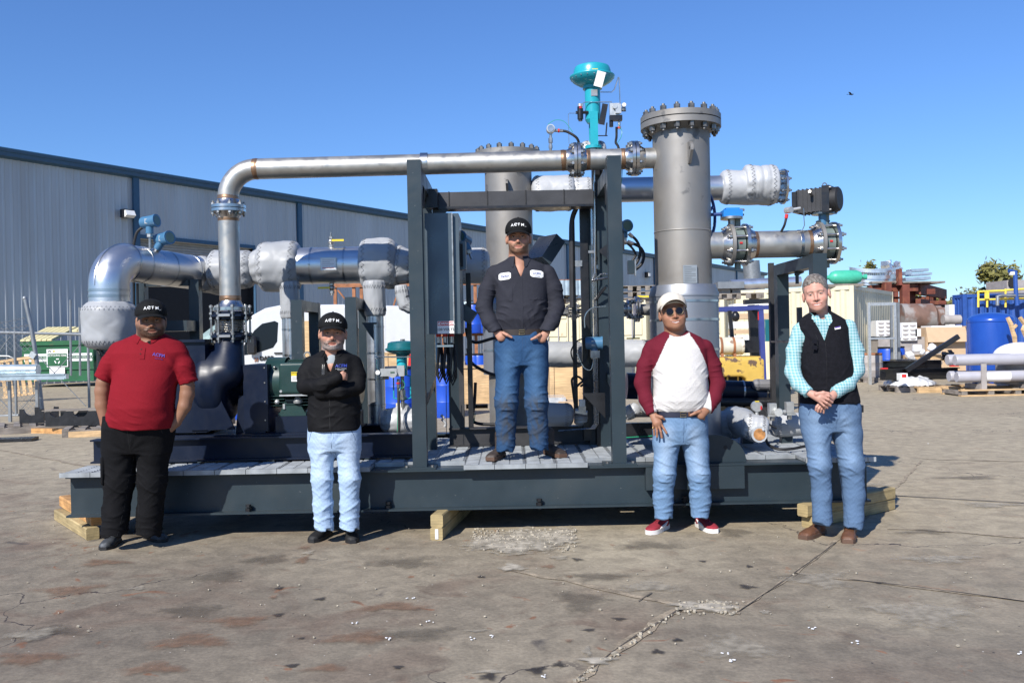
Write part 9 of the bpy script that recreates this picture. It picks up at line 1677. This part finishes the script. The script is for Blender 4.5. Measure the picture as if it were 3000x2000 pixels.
def Fv(x, y, z):
    d = Ep.loft(x, y, z, lv5, 2.25)
    for s_, e_ in (((2345, 980), (2340, 1030)), ((2482, 968), (2486, 1035))): a_, b_ = Ep.p(*s_), Ep.p(*e_); sgn = -1 if s_[0] < 2400 else 1; q = sd_cap(x, y, z, Ep.p(s_[0] + sgn * 14, s_[1] + 8, 0), Ep.p(e_[0] + sgn * 14, e_[1] + 10, 0), Ep.r(23), Ep.r(20), 1.8); d = smax(d, -q, .006)
    tz = (x - Ep.p(2430, 1).x) * .10; d = smax(d, Ep.p(2430, 1180).z + tz * 0 - z, .006); nk = sd_cap(x, y, z, Ep.p(2402, 880, -.01), Ep.p(2402, 934, -.035), .060, .054); d = smax(d, -nk, .005)
    vx = Ep.p(2399, 1000); vv = np.maximum(np.abs(x - vx.x - .0 * z) - .002 - .36 * np.maximum(0, z - vx.z), y - (Ep.d - .05)); d = smax(d, -np.maximum(vv, vx.z - z), .005)
    d = d + folds(x, y, z, Ep.p(2410, 1110, -.12), .14, (.5, 0, .86), .09, .004, 3) + folds(x, y, z, Ep.p(2370, 1160, -.12), .12, (.2, 0, .98), .06, .004, 6) + folds(x, y, z, Ep.p(2470, 1100, -.12), .14, (-.6, 0, .8), .08, .004, 9); return d + wobble(x, y, z, 12, .002, 5)
lo = np.array((Ep.p(2325, 1000).x, Ep.d - .22, Ep.p(2400, 1190).z)); hi = np.array((Ep.p(2530, 1000).x, Ep.d + .18, Ep.p(2400, 900).z)); vs, fs = nets(Fv, lo, hi, .0062); vt = np_mesh('fleece_vest', vs, fs, M['vestm'], Ep.root)
collar(Ep, Ep.p(2404, 916, .0), .064, .074, .040, -.010, 'vestm', gap=.75, point=.004, parent=vt, tilt=.02, thick=.008)
patch(Ep, Fv, 2398, 1002, 2401, 1140, 'ink', 'zipper', vt, ncol=2, nrow=14, off_=.002); lgp = patch(Ep, Fv, 2428, 958, 2447, 964, 'paper', 'chest_label', vt, off_=.003, slope=.008); patch(Ep, Fv, 2429, 957.5, 2446, 960, 'purple', 'label_band', lgp, off_=.0045, slope=.008)
m = MB(M['ink']); c_ = Ep.p(2389, 985, -.15)
m.tube([c_ + V(.002, 0, .012), c_ + V(.012, 0, -.01), c_ + V(.010, -.004, -.06), c_ + V(.002, 0, -.085)], .0022, 6); sgl = part(m, 'hanging_glasses', Ep.root)
for dz in (-.035, -.075): m = MB(M['lens']); m.box(c_ + V(-.006, -.004, dz), (.032, .003, .028), Matrix.Rotation(.25, 3, 'Y')); part(m, 'lens', sgl)
lg5 = [[(2388, 1205, 0, 43), (2393, 1270, -.01, 39), (2402, 1362, -.03, 31), (2407, 1450, 0, 27), (2410, 1532, .01, 28)], [(2474, 1205, 0, 43), (2482, 1270, 0, 40), (2496, 1362, -.02, 33), (2502, 1450, 0, 30), (2500, 1545, -.01, 27)]]
trousers(Ep, [(1165, 2430, 82, .125, 0), (1195, 2431, 85, .13, 0), (1222, 2431, 85, .13, 0), (1262, 2432, 78, .10, 0)], lg5, (2432, 1252), 'denimL', name='jeans', seed=5, colf=denimcol((.09, .15, .25), (.20, .29, .42), Ep, lg5, .6), bunch=.35, knee=1.2)
shoe(Ep, (2428, 1555), (2352, 1580), 'bootbrown', 'sole', name='boot', sole=.028, heelh=1, square=1, shaft=.09); shoe(Ep, (2496, 1558), (2484, 1592), 'bootbrown', 'sole', name='boot', sole=.028, heelh=1, square=1, shaft=.09)
m = MB(M['black']); c_ = Ep.p(2521, 1196, 0); m.box(c_, (.02, .06, .05)); part(m, 'belt_clip', Ep.root)
